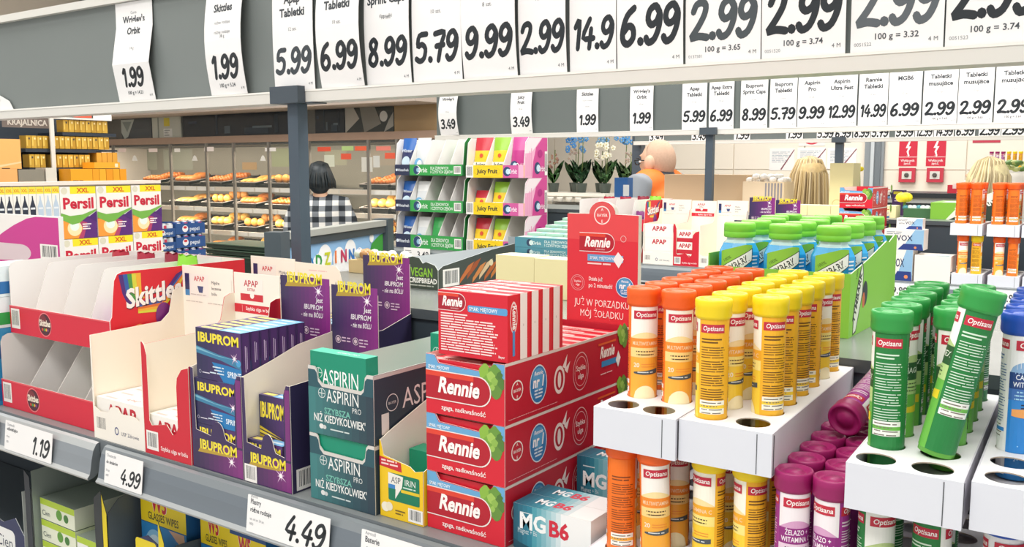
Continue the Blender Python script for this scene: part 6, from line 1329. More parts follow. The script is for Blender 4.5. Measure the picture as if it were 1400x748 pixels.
def bread_tray(p, row, kind, nb=6):
    global tr_n
    x0 = BX(p); z = SHZ[row] + .03; y0, y1 = YQ + .12, YQ + .56; w_ = .305; rise = .06
    lb = ['top', 'second', 'third', 'lowest'][row]; col = NTH[int((p - 172) / 43.5 + .01)] if p > 200 else 'first'
    col = col.replace('front', 'first')
    g = thing('bread_tray', 'black bread tray in the %s bakery row, %s from the left' % (lb, col), 'bread tray', (x0 + w_ / 2, y0, z), 'bread trays in the bakery')
    U = Vector((0, y1 - y0, rise)); L = U.length; U = U / L; N = Vector((0, -U.z, U.y))
    def P(x, v, h): return Vector((x0 + x, y0, z)) + U * v + N * h
    m = MB(); D_ = '#2f2b29'
    m.face([P(0, 0, 0), P(w_, 0, 0), P(w_, L, 0), P(0, L, 0)], D_); m.face([P(0, L, -.004), P(w_, L, -.004), P(w_, 0, -.004), P(0, 0, -.004)], D_); m.build('tray_bottom', g)
    m = MB()
    for a, b in (((0, 0), (w_, 0)), ((w_, 0), (w_, L)), ((w_, L), (0, L)), ((0, L), (0, 0))):
        A, B = Vector((*a, 0)), Vector((*b, 0)); q = [P(a[0], a[1], -.004), P(b[0], b[1], -.004), P(b[0], b[1], .022), P(a[0], a[1], .022)]; m.face(q, '#3a3533'); m.face(q[::-1], '#3a3533')
        m.tube([q[3], q[2]], .004, '#77706a', 6)
    m.build('tray_rim', g)
    MB().box((x0 + .02, y0 + .02, SHZ[row] + .0005), (x0 + w_ - .02, y1 - .02, z - .0045), '#2a2726').build('foot', g)
    r = random.Random(int(p * 7 + row)); nx = 3 if kind != 1 else 4
    for i in range(nb):
        if kind not in BRD:
            o = bread_mesh(kind).build('bread_roll', None, (0, 0, 0)); BRD[kind] = o; first = True
        else: o = BRD[kind].copy(); COL.objects.link(o)
        cx = (i % nx + .5) / nx * (w_ - .05) + .025; cy = L * (.26 + .44 * (i // nx)) + r.uniform(-.003, .003)
        o.location = P(cx + r.uniform(-.002, .002), cy, .0022); o.rotation_euler = (math.atan2(rise, y1 - y0), 0, r.uniform(-.09, .09)); s = min(1.0, (w_ - .05) / nx * .93 / (.1, .08, .095, .13, .1)[kind], .178 / (.09, .21, .21, .17, .26)[kind]); o.scale = (s, s, s * 1.4)
        tag(o, '%s, %s of the heap in the %s-row tray, %s from the left' % (KN[kind], ['first', 'second', 'third', 'fourth', 'fifth', 'sixth', 'seventh', 'eighth'][i], lb, col), 'bread', 'breads in the bakery')
lay = {0: [(172, 2), (215.5, 1), (259, 2), (302.5, 4), (346, 0), (476.5, 2), (520, 0)], 1: [(215.5, 4), (259, 0), (302.5, 1), (346, 2), (476.5, 3), (520, 1)], 2: [(215.5, 1), (259, 3), (302.5, 0), (346, 3), (476.5, 0)], 3: [(259, 1), (302.5, 3), (346, 3)]}
for row, ls in lay.items():
    for p, k in ls: bread_tray(p, row, k, 6)

# ================================================================ LEFT: DETERGENT, COFFEE, DRINKS
XP = -5.05
def PY(p, y=290, X=XP): return at(p, y, X=X).y
def PZ(y, p, X=XP): return at(p, y, X=X).z
def persil(p0, p1, yt, yb, label, pic=True):
    y0, y1 = PY(p0), PY(p1); z1, z0 = PZ(yt, (p0 + p1) / 2), PZ(yb, (p0 + p1) / 2); m = MB(2e-4); m.box((XP - .16, y0, z0), (XP, y1 - .003, z1), '#efebe6')
    fr = right(XP, y0, z0); W_, H = y1 - y0 - .003, z1 - z0
    m.rect(fr, W_ * .28, H * .86, W_ * .72, H * .14, '#f6e02a'); m.text(fr, 'XXL', W_ * .64, H * .885, H * .085, '#cf5320', 'h', maxw=W_ * .45); m.disc(fr, W_ * .12, H * .92, W_ * .09, '#d9d6c0')
    m.text(fr, 'Persil', W_ * .5, H * .58, H * .2, '#c81f3c', 'h', maxw=W_ * .88)
    m.rect(fr, 0, 0, W_, H * .42, '#5b2a78'); m.poly(fr, [(0, 0), (W_ * .6, 0), (W_ * .72, H * .3), (W_ * .4, H * .38), (0, H * .4)], '#b0406a'); m.poly(fr, [(0, 0), (W_ * .45, 0), (W_ * .6, H * .2), (W_ * .4, H * .33), (0, H * .36)], '#ef9a3c'); m.disc(fr, W_ * .36, H * .2, W_ * .2, '#f8e2b0', H * .15); m.disc(fr, W_ * .36, H * .24, W_ * .13, '#e4f0ea', H * .09)
    m.poly(fr, [(0, H * .5), (W_ * .25, H * .44), (W_ * .6, H * .46), (W_, H * .56), (W_, H * .53), (W_ * .7, H * .4), (W_ * .5, H * .3), (W_ * .3, H * .27), (.0, H * .38)], '#74b04a'); m.poly(fr, [(W_ * .75, H * .4), (W_, H * .52), (W_, H * .3)], '#4a2470')
    m.dashes(fr, W_ * .58, H * .26, W_ * .26, 3, H * .045, '#f2e6ea', .5)
    return tag(m.build('detergent_box', None, (XP, y0, z0)), label, 'detergent box', 'large detergent boxes')
rows_p = [(83, 132.5), (133, 180.5), (181, 221.5)]
for k, (a, b) in enumerate(rows_p):
    persil(a, b, (255, 254, 253)[k], (326, 322, 316)[k], 'large detergent box with yellow top band, %s of the upper row' % ['left', 'middle', 'right'][k]); persil(a, b, (326.6, 322.6, 316.6)[k], (398, 391, 380)[k], 'large detergent box, %s of the lower row' % ['left', 'middle', 'right'][k])
zb_ = min(PZ(398, 108), PZ(391, 157), PZ(380, 200)) - .012
MB_ = MB(); MB_.box((XP - .5, PY(83), 0), (XP + .01, PY(221), zb_), '#5a5f66')
for k, (a, b) in enumerate(rows_p): MB_.box((XP - .16, PY(a), zb_), (XP - .005, PY(b) - .003, PZ((398, 391, 380)[k], (a + b) / 2) - .0004), '#8d8476')
tag(MB_.build('pallet_stand', None, (XP, 3.1, 0)), 'dark stand under the large detergent boxes', 'stand')
for i in range(8):
    y0, y1 = PY(-2 + i * 10.6), PY(8.1 + i * 10.6); z1, z0 = PZ(255.5, 40), PZ(300, 40); m = MB(2e-4); m.box((XP - .1, y0, z0), (XP, y1, z1), '#eceae4'); fr = right(XP, y0, z0); W_, H = y1 - y0, z1 - z0
    m.rect(fr, 0, H * .78, W_, H * .22, '#f5e048'); m.text(fr, 'XXL', W_ * .5, H * .84, H * .09, '#d88a28', 'h', maxw=W_ * .8); c = '#2b3344' if i < 5 else '#b9cbdc'
    m.poly(fr, [(W_ * .15, H * .05), (W_ * .85, H * .05), (W_ * .9, H * .35), (W_ * .6, H * .6), (W_ * .55, H * .72), (W_ * .42, H * .72), (W_ * .4, H * .6), (W_ * .1, H * .38)], c); m.rect(fr, W_ * .2, H * .3, W_ * .6, H * .06, '#dfe5ea')
    tag(m.build('detergent_pack', None, (XP, y0, z0)), '%s detergent pack with yellow top, %s in the row left of the large boxes' % (['dark' if i < 5 else 'pale'][0], ['first', 'second', 'third', 'fourth', 'fifth', 'sixth', 'seventh', 'eighth'][i]), 'detergent pack', 'small detergent packs')
MB_ = MB(); MB_.box((XP - .4, PY(-5), 0), (XP + .0, PY(82), PZ(300, 40) - .0003), '#6a6f74'); tag(MB_.build('pallet_stand', None, (XP, 2.4, 0)), 'grey stand under the row of small detergent packs', 'stand')
g = thing('market_shelf', 'coffee and detergent shelving unit with pale top edge at the left', 'shelf', (-5.9, 3.0, 0))
XC = -5.9
def CY(p, y=200): return at(p, y, X=XC).y
def CZ(y, p=90): return at(p, y, X=XC).z
MB().box((XP - .17, PY(-8), PZ(254, 60) - .002 + .004), (XP + .004, PY(221), PZ(249, 60)), '#f0ddd2').build('top_edge', g)
MB().box((XC - .35, CY(-20), 0), (XC - .3, CY(172), CZ(150)), '#39424c').build('back_panel', g)
ZCB = at(90, 250, X=XC + .16).z
for (y, p0, p1) in ((181, 86, 159), (204, 34, 131), (229.5, 38, 131), (250, -10, 175)):
    MB().box((XC - .299, CY(p0), CZ(y + 4.5)), (XC + (.004 if y < 245 else .18), CY(p1), CZ(y) if y < 245 else ZCB), '#2a3440' if y < 245 else '#8d877c').build('shelf', g)
MB().box((XC - .26, CY(-20), 0), (XC - .05, CY(174), CZ(257)), '#4a5058').build('shelf_base', g)
MB().box((XC + .021, CY(66), ZCB), (XC + .034, CY(71.5), CZ(157)), '#dcdad2').build('upright', g)
m = MB(); m.box((XC + .004, CY(-20), CZ(163)), (XC + .02, CY(152), CZ(160.5)), '#e4e2da'); m.box((XC - .016, CY(-20), CZ(163)), (XC + .003, CY(152), CZ(148)), '#5f6866'); m.build('sign_rail', g)
def csign(p0, p1, y0, y1, c, t, label, tc='#5a2018', cat='price card', nm='price_card', dx=.021):
    m = MB(2e-4); a, b, za, zb2 = CY(p0), CY(p1), CZ(y1), CZ(y0); fr = right(XC + dx, a, za); m.prism(fr, [(0, 0), (b - a, 0), (b - a, zb2 - za), (0, zb2 - za)], .001, c)
    if t: m.text(fr, t, (b - a) / 2, (zb2 - za) * .25, (zb2 - za) * .5, tc, 'h', maxw=(b - a) * .8)
    return tag(m.build(nm, None, fr(0, 0)), label, cat)
csign(60, 86, 148, 158, '#f0684a', '4.98', 'orange price card above the coffee shelves, left one'); csign(100, 125, 148, 160, '#ef6146', '1.78', 'orange price card reading 1.78 above the coffee shelves'); csign(127, 152, 148, 163, '#f1efec', '', 'blank white card right of the orange price cards')
csign(18, 86, 161, 175.5, '#8a7f7a', 'KRAJALNICA', 'brown sign with pale capitals behind the coffee packs', '#f0ebe4', 'sign', 'wall_sign', -.12)
cp = None; cn = 0
for (p0, p1, yt, yb, tt) in ((88, 153, 163.8, 180.5, 'top'), (36, 153, 186.6, 203.5, 'second'), (39, 130, 211.5, 229, 'third')):
    n = int((p1 - p0) / 7.6)
    for i in range(n):
        a = p0 + i * 7.6
        if 63 < a + 3.5 < 72: continue
        y0, y1 = CY(a), CY(a + 6.9); z0, z1 = CZ(yb) , CZ(yt)
        if a > 131 and tt == 'second': z0 = CZ(203.8)
        m = MB(); m.box((XC - .08, y0, z0 + .0004), (XC, y1, z1), mat(['#c9a03a', '#d2aa45', '#bd9434'][i % 3], .3, .2)); fr = right(XC, y0, z0); m.rect(fr, (y1 - y0) * .1, (z1 - z0) * .2, (y1 - y0) * .25, (z1 - z0) * .7, '#e2c25c'); m.rect(fr, (y1 - y0) * .5, (z1 - z0) * .7, (y1 - y0) * .3, (z1 - z0) * .15, '#f0e0a8' if i % 4 else '#3a4046')
        cn += 1; ORD = ['first', 'second', 'third', 'fourth', 'fifth', 'sixth', 'seventh', 'eighth', 'ninth', 'tenth', 'eleventh', 'twelfth', 'thirteenth', 'fourteenth', 'fifteenth', 'sixteenth']
        tag(m.build('coffee_pack', None, (XC, y0, z0)), 'gold coffee pack on the %s coffee shelf, %s place from the left' % (tt, ORD[i]), 'coffee pack', 'gold coffee packs')
MB_ = MB(); MB_.box((XC - .3, CY(131.5), at(145, 229, X=XC).z - .012), (XC + .002, CY(162), at(145, 229, X=XC).z - .0004), '#2a3440'); MB_.build('shelf', g)
MB_ = MB(); MB_.box((XC - .3, CY(131.5), CZ(204.2) - .012), (XC + .002, CY(160), CZ(204.2)), '#2a3440'); MB_.build('shelf', g)
TOPZ = [0]
def cbox(p0, p1, y0, y1, c, label, X=XC + .16, nm='carton', g_=None, d=.14, deco=None, cat='carton', zr=None):
    a, b, za, zb2 = at(p0, (y0 + y1) / 2, X=X).y, at(p1, (y0 + y1) / 2, X=X).y, at((p0 + p1) / 2, y1, X=X).z, at((p0 + p1) / 2, y0, X=X).z
    if y1 == zt_: za = ZCB + .0004
    elif zr is not None: za = zr
    TOPZ[0] = zb2; m = MB(2e-4); m.box((X - d, a, za), (X, b, zb2), c)
    if deco: deco(m, right(X, a, za), b - a, zb2 - za)
    return tag(m.build(nm, None, (X, a, za)), label, cat, g_)
zt_ = 249.9
for i in range(4): cbox(132.3 + i * 7.2, 138.8 + i * 7.2, 208.8, 221.7, '#dca23a', 'small golden box above the orange cartons, %s of four' % ORD[i], XC + .001, nm='coffee_box', g_='small golden boxes', d=.1, zr=at(145, 229, X=XC).z)
def og(m, fr, w_, h): m.dashes(fr, w_ * .08, h * .1, w_ * .5, 1, h * .1, '#8a5a18', .7)
cbox(97, 126.5, 231, zt_, '#f3a81f', 'wide orange carton with dark print at the end of the coffee shelf', deco=og)
for i in range(5): cbox(127 + i * 9.3, 135.7 + i * 9.3, 231, zt_, ['#f0a21e', '#f3b02a', '#ee9c1c', '#f2aa25', '#f0a01f'][i], 'narrow orange carton, %s of five beside the wide one' % ORD[i], g_='narrow orange cartons')
cbox(129, 164, 222, 230.7, '#f4ae2c', 'flat orange carton lying on the narrow orange cartons', zr=TOPZ[0] + .004, deco=lambda m, fr, w_, h: m.rect(fr, w_ * .8, h * .2, w_ * .12, h * .6, '#f6e6c4'))
cbox(-8, 24, 231, zt_, '#f3b06a', 'light orange carton at the left edge, lower one'); cbox(-8, 28.5, 190, 230.7, '#f5b468', 'large light orange carton at the left edge, on top of another', zr=TOPZ[0] + .0005, deco=lambda m, fr, w_, h: [m.poly(fr, [(0, h * .1), (w_, h * .25), (w_, h * .2), (0, h * .02)], '#f9cf9a'), m.rect(fr, w_ * .25, 0, w_ * .3, h * .03, '#4a3420')])
cbox(25.5, 60.5, 231.8, zt_, '#8b8678', 'grey-brown carton between the orange cartons'); cbox(63, 77.5, 229.5, zt_, '#ded8ca', 'narrow cream carton at the foot of the white upright', XC + .16, d=.12)
# magenta carton in front
YM = 1.95
mx1 = at(82, 320, Y=YM).x; mz1 = at(60, 295.5, Y=YM).z
m = MB(2e-4); m.box((mx1 - .5, YM, 1.02), (mx1, YM + .016, mz1), '#f2efec', right='#e2e0dd'); fr = front(mx1 - .5, YM, 1.02); H = mz1 - 1.02
pw_ = at(0, 320, Y=YM).x - (mx1 - .5)
u = lambda p: at(p, 320, Y=YM).x - (mx1 - .5); v = lambda y: at(40, y, Y=YM).z - 1.02
m.poly(fr, [(u(-10), 0), (u(80.5), 0), (u(80.5), v(295.8)), (u(50), v(296)), (u(38), v(299)), (u(20), v(309)), (u(5), v(320)), (u(-10), v(333))], '#cb3d92'); m.poly(fr, [(u(-12), v(335))] + [(u(28) - .0 + (u(41) - u(28)) * math.sin(a), v(346) + (v(335) - v(346)) * math.cos(a)) for a in [q * .31 for q in range(11)]] + [(u(-12), v(360))], '#dcc9cf'); m.barcode(fr, u(54), v(352), u(78) - u(54), v(332) - v(352), 7)
tag(m.build('detergent_carton', None, (mx1, YM, 1.02)), 'white and magenta carton with barcode behind the candy display', 'carton')
m = MB(); m.box((mx1 - .5, YM, 0), (mx1, YM + .3, 1.0198), '#6b6f74'); tag(m.build('pallet_stand', None, (mx1, YM, 0)), 'grey stand under the magenta carton', 'stand')
m = MB(); a_ = at(-2, 290, Y=YM + .1); m.box((a_.x - .1, YM + .001, mz1 + .0003), (at(23, 290, Y=YM + .1).x, YM + .015, at(10, 282, Y=YM + .1).z), '#4a9a3c'); m.rect(front(a_.x - .1, YM + .001, mz1), .1, .012, .06, .012, '#f0f0ea'); tag(m.build('green_box', None, a_), 'small green box lying on the magenta carton', 'box')
# drink trays
XD = -5.2
def DYp(p, y=310): return at(p, y, X=XD).y
ca = None
for k in range(3):
    for c, (p0, p1) in enumerate(((214, 239.5), (240, 280))):
        yb, yt = (319.5 + 18.5 * k, 305 + 18.5 * k) if c else (322 + 18.5 * k, 310.5 + 18.5 * k)
        a, b = DYp(p0), DYp(p1); z0, z1 = at(260, yb, X=XD).z, at(260, yt, X=XD).z; m = MB(2e-4); m.box((XD - .25, a, z0), (XD, b, z0 + .002), '#2a4f86'); m.box((XD - .002, a, z0 + .002), (XD, b, z1), '#28518c'); m.box((XD - .25, a, z0 + .002), (XD - .248, b, z1), '#28518c'); m.box((XD - .248, a, z0 + .002), (XD - .002, a + .002, z1), '#28518c'); m.box((XD - .248, b - .002, z0 + .002), (XD - .002, b, z1), '#28518c')
        fr = right(XD, a, z0); W_, H = b - a, z1 - z0; m.disc(fr, W_ * .32, H * .5, H * .32, '#e8e9ee'); m.disc(fr, W_ * .32, H * .62, H * .2, '#c8323c', H * .12); m.text(fr, 'pepsi', W_ * .64, H * .3, H * .36, '#dfe8f2', 'b', maxw=W_ * .45)
        tag(m.build('drink_tray', None, (XD, a, z0)), 'blue drink tray, %s %s, beside the detergent boxes' % (['left', 'right'][c], ['top', 'middle', 'bottom'][k]), 'drink tray', 'blue drink trays')
        n = 3 if c == 0 else 4
        for i in range(n):
            rc = (b - a - .006) / n / 2 * .96; y = a + .003 + (i + .5) * (b - a - .006) / n; hc = at(260, yb - 18.2, X=XD).z - z0 - .003
            m = MB(); m.lathe((XD - .006 - rc, y, z0 + .0024), [(rc * .8, 0), (rc, .006), (rc, hc * .9), (rc * .85, hc * .97), (rc * .84, hc)], [mat('#b8bcc2', .3, .6), mat('#dfe3e8' if c == 0 else '#274a94', .3), mat('#b8bcc2', .3, .6), mat('#b8bcc2', .3, .6)], 12); m.rect(Cyl((XD - .006 - rc, y, z0 + .0024), rc, 0), -rc * .5, hc * .55, rc, hc * .3, '#d0405a' if i % 2 else '#e8e9ee', 4)
            tag(m.build('drink_can', None, (XD - .006 - rc, y, z0 + .0024)), '%s drink can, %s in the %s %s tray' % (['silver', 'blue'][c], ORD[i], ['left', 'right'][c], ['top', 'middle', 'bottom'][k]), 'drink can', 'drink cans in the blue trays')
m = MB(); m.box((XD - .25, DYp(214), 0), (XD, DYp(280), at(260, 322 + 37, X=XD).z - .0005), '#4a5560'); tag(m.build('pallet_stand', None, (XD, 3.7, 0)), 'stand under the blue drink trays', 'stand')
for k in range(3):
    p0, p1 = at(283, 350, Y=4.5), at(378, 350, Y=4.5); z = at(330, 358 - 8 * k, Y=4.5).z; zz = at(330, 351.5 - 8 * k, Y=4.5).z; m = MB(); m.box((p0.x, 4.5, z), (p1.x, 4.85, zz - .006), '#33473c'); m.box((p0.x - .01, 4.49, zz - .006), (p1.x + .01, 4.86, zz), '#56705e')
    tag(m.build('green_crate', None, (p0.x, 4.5, z)), 'flat dark green crate in front of the bakery, %s of three' % ['bottom', 'middle', 'top'][k], 'crate', 'green crates'); zl_ = z if k == 0 else zl_
    if k: pass
m = MB(); m.box((p0.x, 4.5, 0), (p1.x, 4.85, zl_ - .0003), '#2c3a34'); tag(m.build('crate_stand', None, (p0.x, 4.5, 0)), 'dark stand under the flat green crates', 'stand')

# ================================================================ GATE SIGN
A_, B_ = Vector((-2.33, 2.03, 0)), Vector((-2.557, 2.764, 0)); dirv = (B_ - A_).normalized(); zt_ = 1.283
g = thing('checkout_gate', 'grey framed gate panel with sky picture and coloured capitals', 'gate', (A_.x, A_.y, 0)); Lg = (B_ - A_).length; nrm = Vector((dirv.y, -dirv.x, 0))
def obox(m, a, b, z0, z1, d0, d1, c):
    P = [A_ + dirv * q + nrm * w_ + Vector((0, 0, z)) for z in (z0, z1) for (q, w_) in ((a, d1), (b, d1), (b, d0), (a, d0))]
    for f in ((0, 3, 2, 1), (4, 5, 6, 7), (0, 1, 5, 4), (1, 2, 6, 5), (2, 3, 7, 6), (3, 0, 4, 7)): m.face([P[i] for i in f], c)
for a, nm in ((-.05, 'post'), (Lg - .03, 'post')):
    m = MB(); obox(m, a, a + .055, 0, zt_ + .005, -.03, .03, mat('#4b565c', .4)); m.build(nm, g)
m = MB(); obox(m, .006, Lg - .031, zt_ - .022, zt_, -.025, .025, '#a5a8a2'); obox(m, .006, Lg - .031, zt_ - .05, zt_ - .0221, -.02, .02, '#3d474d'); m.build('top_rail', g)
m = MB(2e-4); fr = Fr(A_ + nrm * .012 + Vector((0, 0, .7)), dirv, (0, 0, 1)); W_, H = Lg - .04, zt_ - .0505 - .7
m.prism(fr, [(.007, 0), (W_, 0), (W_, H), (.007, H)], .01, '#8fbde6')
def cl(x, y, r, c='#f6f8f8'): m.disc(fr, W_ * x, H - y, r, c)
m.rect(fr, .02, 0, W_ * .93, H - .085, '#f3f6f6')
for x, y, r in ((.12, .082, .035), (.22, .085, .03), (.36, .058, .05), (.5, .07, .045), (.62, .05, .045), (.72, .075, .035), (.3, .085, .05), (.86, .012, .018)): cl(x, y, r)
m.poly(fr, [(W_ * .995, H * .995), (W_ * .96, H * .99), (W_ * .91, H - .018), (W_ * .86, H - .035), (W_ * .84, H - .06), (W_ * .86, H - .11), (W_ * .995, H - .2)], '#3c9a3c')
cols = ['#2f8fc8', '#2f7fc0', '#3a9a4a', '#c8cf2e', '#ef7a2c', '#c83a62', '#2f78c0', '#3a6ab0', '#d88a2c']
for i, ch in enumerate('RODZINNIE'): m.text(fr, ch, W_ * (.13 + .083 * i), H - .092 + .012 * math.sin(i * .4), .042, cols[i], 'h', maxw=W_ * .075)
m.build('picture_panel', g)
# bread bags beside the gate
for i, (p, y) in enumerate(((512, 361), )):
    q = at(p, y, Y=1.32); m = MB(); m.box((q.x - .06, 1.31, 1.2904), (q.x + .06, 1.37, q.z + .006), '#d9c08a'); rr2 = random.Random(3)
    for k in range(26): m.ball((q.x - .055 + .11 * rr2.random(), 1.315 + .05 * rr2.random(), q.z + .006 + .014 * rr2.random()), (.011, .011, .009), mat(rr2.choice(['#f3f3ee', '#e9e9df', '#d6e3cf', '#b98a55']), .3), 6, 5)
    tag(m.build('snack_carton', None, (q.x, 1.32, 1.2904)), 'tan carton of crinkled white packs behind the purple headers', 'carton')
# ================================================================ FLOWERS, COUNTER, WALL SIGNS
YO = 6.3
def OX(p, y=240, Y=YO): return at(p, y, Y=Y).x
def OZ(y, p=800, Y=YO): return at(p, y, Y=Y).z
g = thing('flower_stand', 'white planter stand carrying the orchids', 'flower stand', (OX(790), YO, 0))
MB().box((OX(744), YO - .1, OZ(268)), (OX(835), YO + .25, OZ(263.5)), '#f1eee4').build('planter_board', g); MB().box((OX(744), YO - .05, OZ(276)), (OX(835), YO + .2, OZ(268.3)), '#e9e6dc').build('planter_box', g); MB().box((OX(744), YO - .08, 0), (OX(835), YO + .22, OZ(292)), '#c9cbc8').build('stand_base', g)
m = MB(); m.box((OX(744), YO + .12, OZ(292)), (OX(835), YO + .2, OZ(276.3)), '#c9c7c0'); m.build('back_panel', g)
for i in range(4):
    a, b = OX(747 + i * 13.5), OX(759 + i * 13.5)
    def d(m, a=a, b=b): m.rect(front(a, YO - .06, OZ(291)), (b - a) * .15, .01, (b - a) * .3, .05, '#dfe5ea'); m.rect(front(a, YO - .06, OZ(291)), (b - a) * .55, .02, (b - a) * .35, .03, '#3f6ac0')
    small_box('blue_box', (a, YO - .06, OZ(292) + .0004), (b, YO + .06, OZ(281)), 'dark blue box on the shelf under the orchids, %s of four' % ORD[i], 'box', 'blue boxes under the orchids', '#27386a', d)
for i in range(5):
    q = OX(752 + i * 12.5); m = MB(); m.lathe((q, YO - .125, OZ(275.5)), [(.018, 0), (.026, .03), (.026, .034), (.022, .035)], '#f3f0e6', 14); m.box((q - .004, YO - .125, OZ(275.5) + .01), (q + .004, YO - .095, OZ(275.5) + .016), '#f3f0e6')
    MBo = m.build('planter_cup', g)
def orchid(p, ytop, ystem, fc, label, nleaf=6, nfl=9, seed=1, leafc='#3f6b3a', spread=.05, fs=.016, dy=0):
    YO = 6.3 + dy
    r = random.Random(seed); x = OX(p); z0 = OZ(263.5) + .0004; g = thing('orchid_plant', label, 'orchid', (x, YO, z0), 'orchids on the stand')
    m = MB(); m.lathe((x, YO, z0), [(.035, 0), (.045, .07), (.047, .072), (.04, .073)], mat('#55605a', .3, alpha=.9), 12); m.build('pot', g)
    m = MB()
    for i in range(nleaf * 2):
        a = r.uniform(-.5, .5) + (math.pi if i % 2 else 0); l = r.uniform(.12, .26); wd = r.uniform(.018, .032); V = []; h0 = z0 + .07; dx, dy = math.cos(a), math.sin(a) * .6
        for j in range(7):
            t = j / 6; ww = wd * math.sin(math.pi * (.08 + .9 * t)); cx = x + dx * l * .38 * t; cz = h0 + l * (t - .25 * t * t); V += [(cx - ww, YO + dy * l * .4 * t - .004, cz), (cx, YO + dy * l * .4 * t + .004, cz - .003), (cx + ww, YO + dy * l * .4 * t - .004, cz)]
        F = []
        for j in range(6):
            for q in (0, 1): k = j * 3 + q; F += [(k, k + 1, k + 4, k + 3), (k + 3, k + 4, k + 1, k)]
        m.mesh(V, F, mat(mix(leafc, '#2b4a30', r.random() * .7), .4), True)
    m.build('leaves', g); zt = OZ(ytop, p); m = MB(); m.tube([(x, YO, z0 + .07), (x + .01, YO, (z0 + zt) / 2 + .03), (x + spread * .3, YO, zt)], .004, '#5a6a3a', 6); m.build('stem', g)
    m = MB()
    for i in range(nfl):
        cx, cy, cz = x + r.uniform(-spread, spread) * 1.1, YO - .012 + r.uniform(-.02, .02), zt - r.random() * (zt - OZ(ystem, p))
        for k in range(5):
            a = k * 1.2566 + i; m.ball((cx + fs * .8 * math.cos(a), cy, cz + fs * .8 * math.sin(a)), (fs * .75, .004, fs * .6), mat(mix(fc, '#ffffff', r.random() * .25), .5), 6, 5)
        m.ball((cx, cy - .006, cz), (fs * .25, .006, fs * .25), '#e9d48a', 6, 5)
    m.build('blossom', g)
orchid(757, 205, 232, '#8a5a4e', 'orchid with brown-red blooms, leftmost on the flower stand', 5, 14, 3, '#4a7a3a', .04, .008)
orchid(778, 187, 206, '#3f86cf', 'tall blue orchid on the left of the flower stand', 7, 13, 4, '#3d6a35', .07, dy=0.12)
orchid(795, 187, 196, '#4a8fd0', 'tall blue orchid with broad dark leaves, second blue one', 8, 6, 5, '#33603a', .04, dy=0)
orchid(816, 187, 197, '#6f9dc4', 'pale blue orchid in the middle of the flower stand', 6, 7, 6, '#5f8a4a', .05, dy=0.12)
orchid(828, 198, 216, '#f2efd8', 'white orchid between the pale blue and bright blue ones', 7, 14, 7, '#4f7a44', .08, dy=0)
orchid(841, 186, 194, '#4f95d6', 'bright blue orchid at the right of the flower stand', 7, 8, 8, '#4a7440', .06, dy=0.15)
orchid(861, 208, 224, '#a08a80', 'thin orchid with sparse brown blooms, rightmost on the stand', 3, 10, 9, '#55783f', .025, .007)
orchid(768, 203, 230, '#c9b0a6', 'pale pink orchid behind the leftmost ones on the flower stand', 7, 10, 13, '#4c7440', .04, .009, dy=.2)
orchid(804, 206, 226, '#efe9da', 'white orchid with dense leaves behind the second blue one', 9, 9, 14, '#3c6138', .05, .012, dy=.2)
m = MB(); m.box((OX(836), YO - .08, 0), (OX(866), YO + .2, OZ(263.5)), '#d9d4c8'); m.build('side_base', g)
# wall notices and red signs
def wsign(p0, p1, y0, y1, c, label, deco=None, nm='wall_sign', cat='sign', Y=YW - .016, grp=None):
    x0, x1 = at(p0, (y0 + y1) / 2, Y=Y).x, at(p1, (y0 + y1) / 2, Y=Y).x; z1, z0 = at((p0 + p1) / 2, y0, Y=Y).z, at((p0 + p1) / 2, y1, Y=Y).z; m = MB(3e-4); fr = front(x0, Y, z0)
    m.prism(fr, [(0, 0), (x1 - x0, 0), (x1 - x0, z1 - z0), (0, z1 - z0)], .003, c)
    if deco: deco(m, fr, x1 - x0, z1 - z0)
    return tag(m.build(nm, None, (x0, Y, z0)), label, cat, grp)
def bolt(m, fr, W_, H):
    m.rect(fr, 0, H * .34, W_, H * .02, '#f4e6e2'); m.poly(fr, [(W_ * .52, H * .96), (W_ * .36, H * .7), (W_ * .5, H * .7), (W_ * .42, H * .56), (W_ * .5, H * .4), (W_ * .4, H * .42), (W_ * .55, H * .37), (W_ * .6, H * .44), (W_ * .56, H * .43), (W_ * .53, H * .58), (W_ * .66, H * .76), (W_ * .53, H * .76), (W_ * .62, H * .96)], '#fbf4f0')
    m.text(fr, 'Wyłącznik', W_ * .5, H * .17, H * .09, '#f8ecea', 'b', maxw=W_ * .76); m.text(fr, 'ppoż.', W_ * .5, H * .06, H * .08, '#f8ecea', 'b', maxw=W_ * .5)
wsign(1229, 1254, 192, 227, '#cf2740', 'red wall sign with white lightning bolt, left one', bolt); wsign(1266.5, 1293, 191.5, 227, '#cf2740', 'red wall sign with white lightning bolt, right one', bolt)
def callp(p0, p1, y0, y1, label):
    Y = YW - .0135; x0, x1 = at(p0, 240, Y=Y).x, at(p1, 240, Y=Y).x; z1, z0 = at(p0, y0, Y=Y).z, at(p0, y1, Y=Y).z; g = thing('alarm_button', label, 'alarm button', ((x0 + x1) / 2, Y, z0)); w_, h = x1 - x0, z1 - z0
    m = MB(); m.box((x0, Y - .035, z0), (x1, Y, z1), '#c8384c'); m.build('housing', g); m = MB(); m.box((x0 + w_ * .2, Y - .038, z0 + h * .22), (x1 - w_ * .2, Y - .0351, z1 - h * .24), '#dcd8d0'); m.build('face_plate', g)
    m = MB(); m.lathe((0, 0, 0), [(w_ * .14, 0), (w_ * .14, .008), (w_ * .1, .01)], '#55504c', 14); o = m.build('button', g); o.rotation_euler = (math.pi / 2, 0, 0); o.location = Vector(((x0 + x1) / 2, Y - .0381, (z0 + z1) / 2)) - Vector(ORG[g.name]); 
    for v in o.data.vertices: v.co += ORG[g.name]
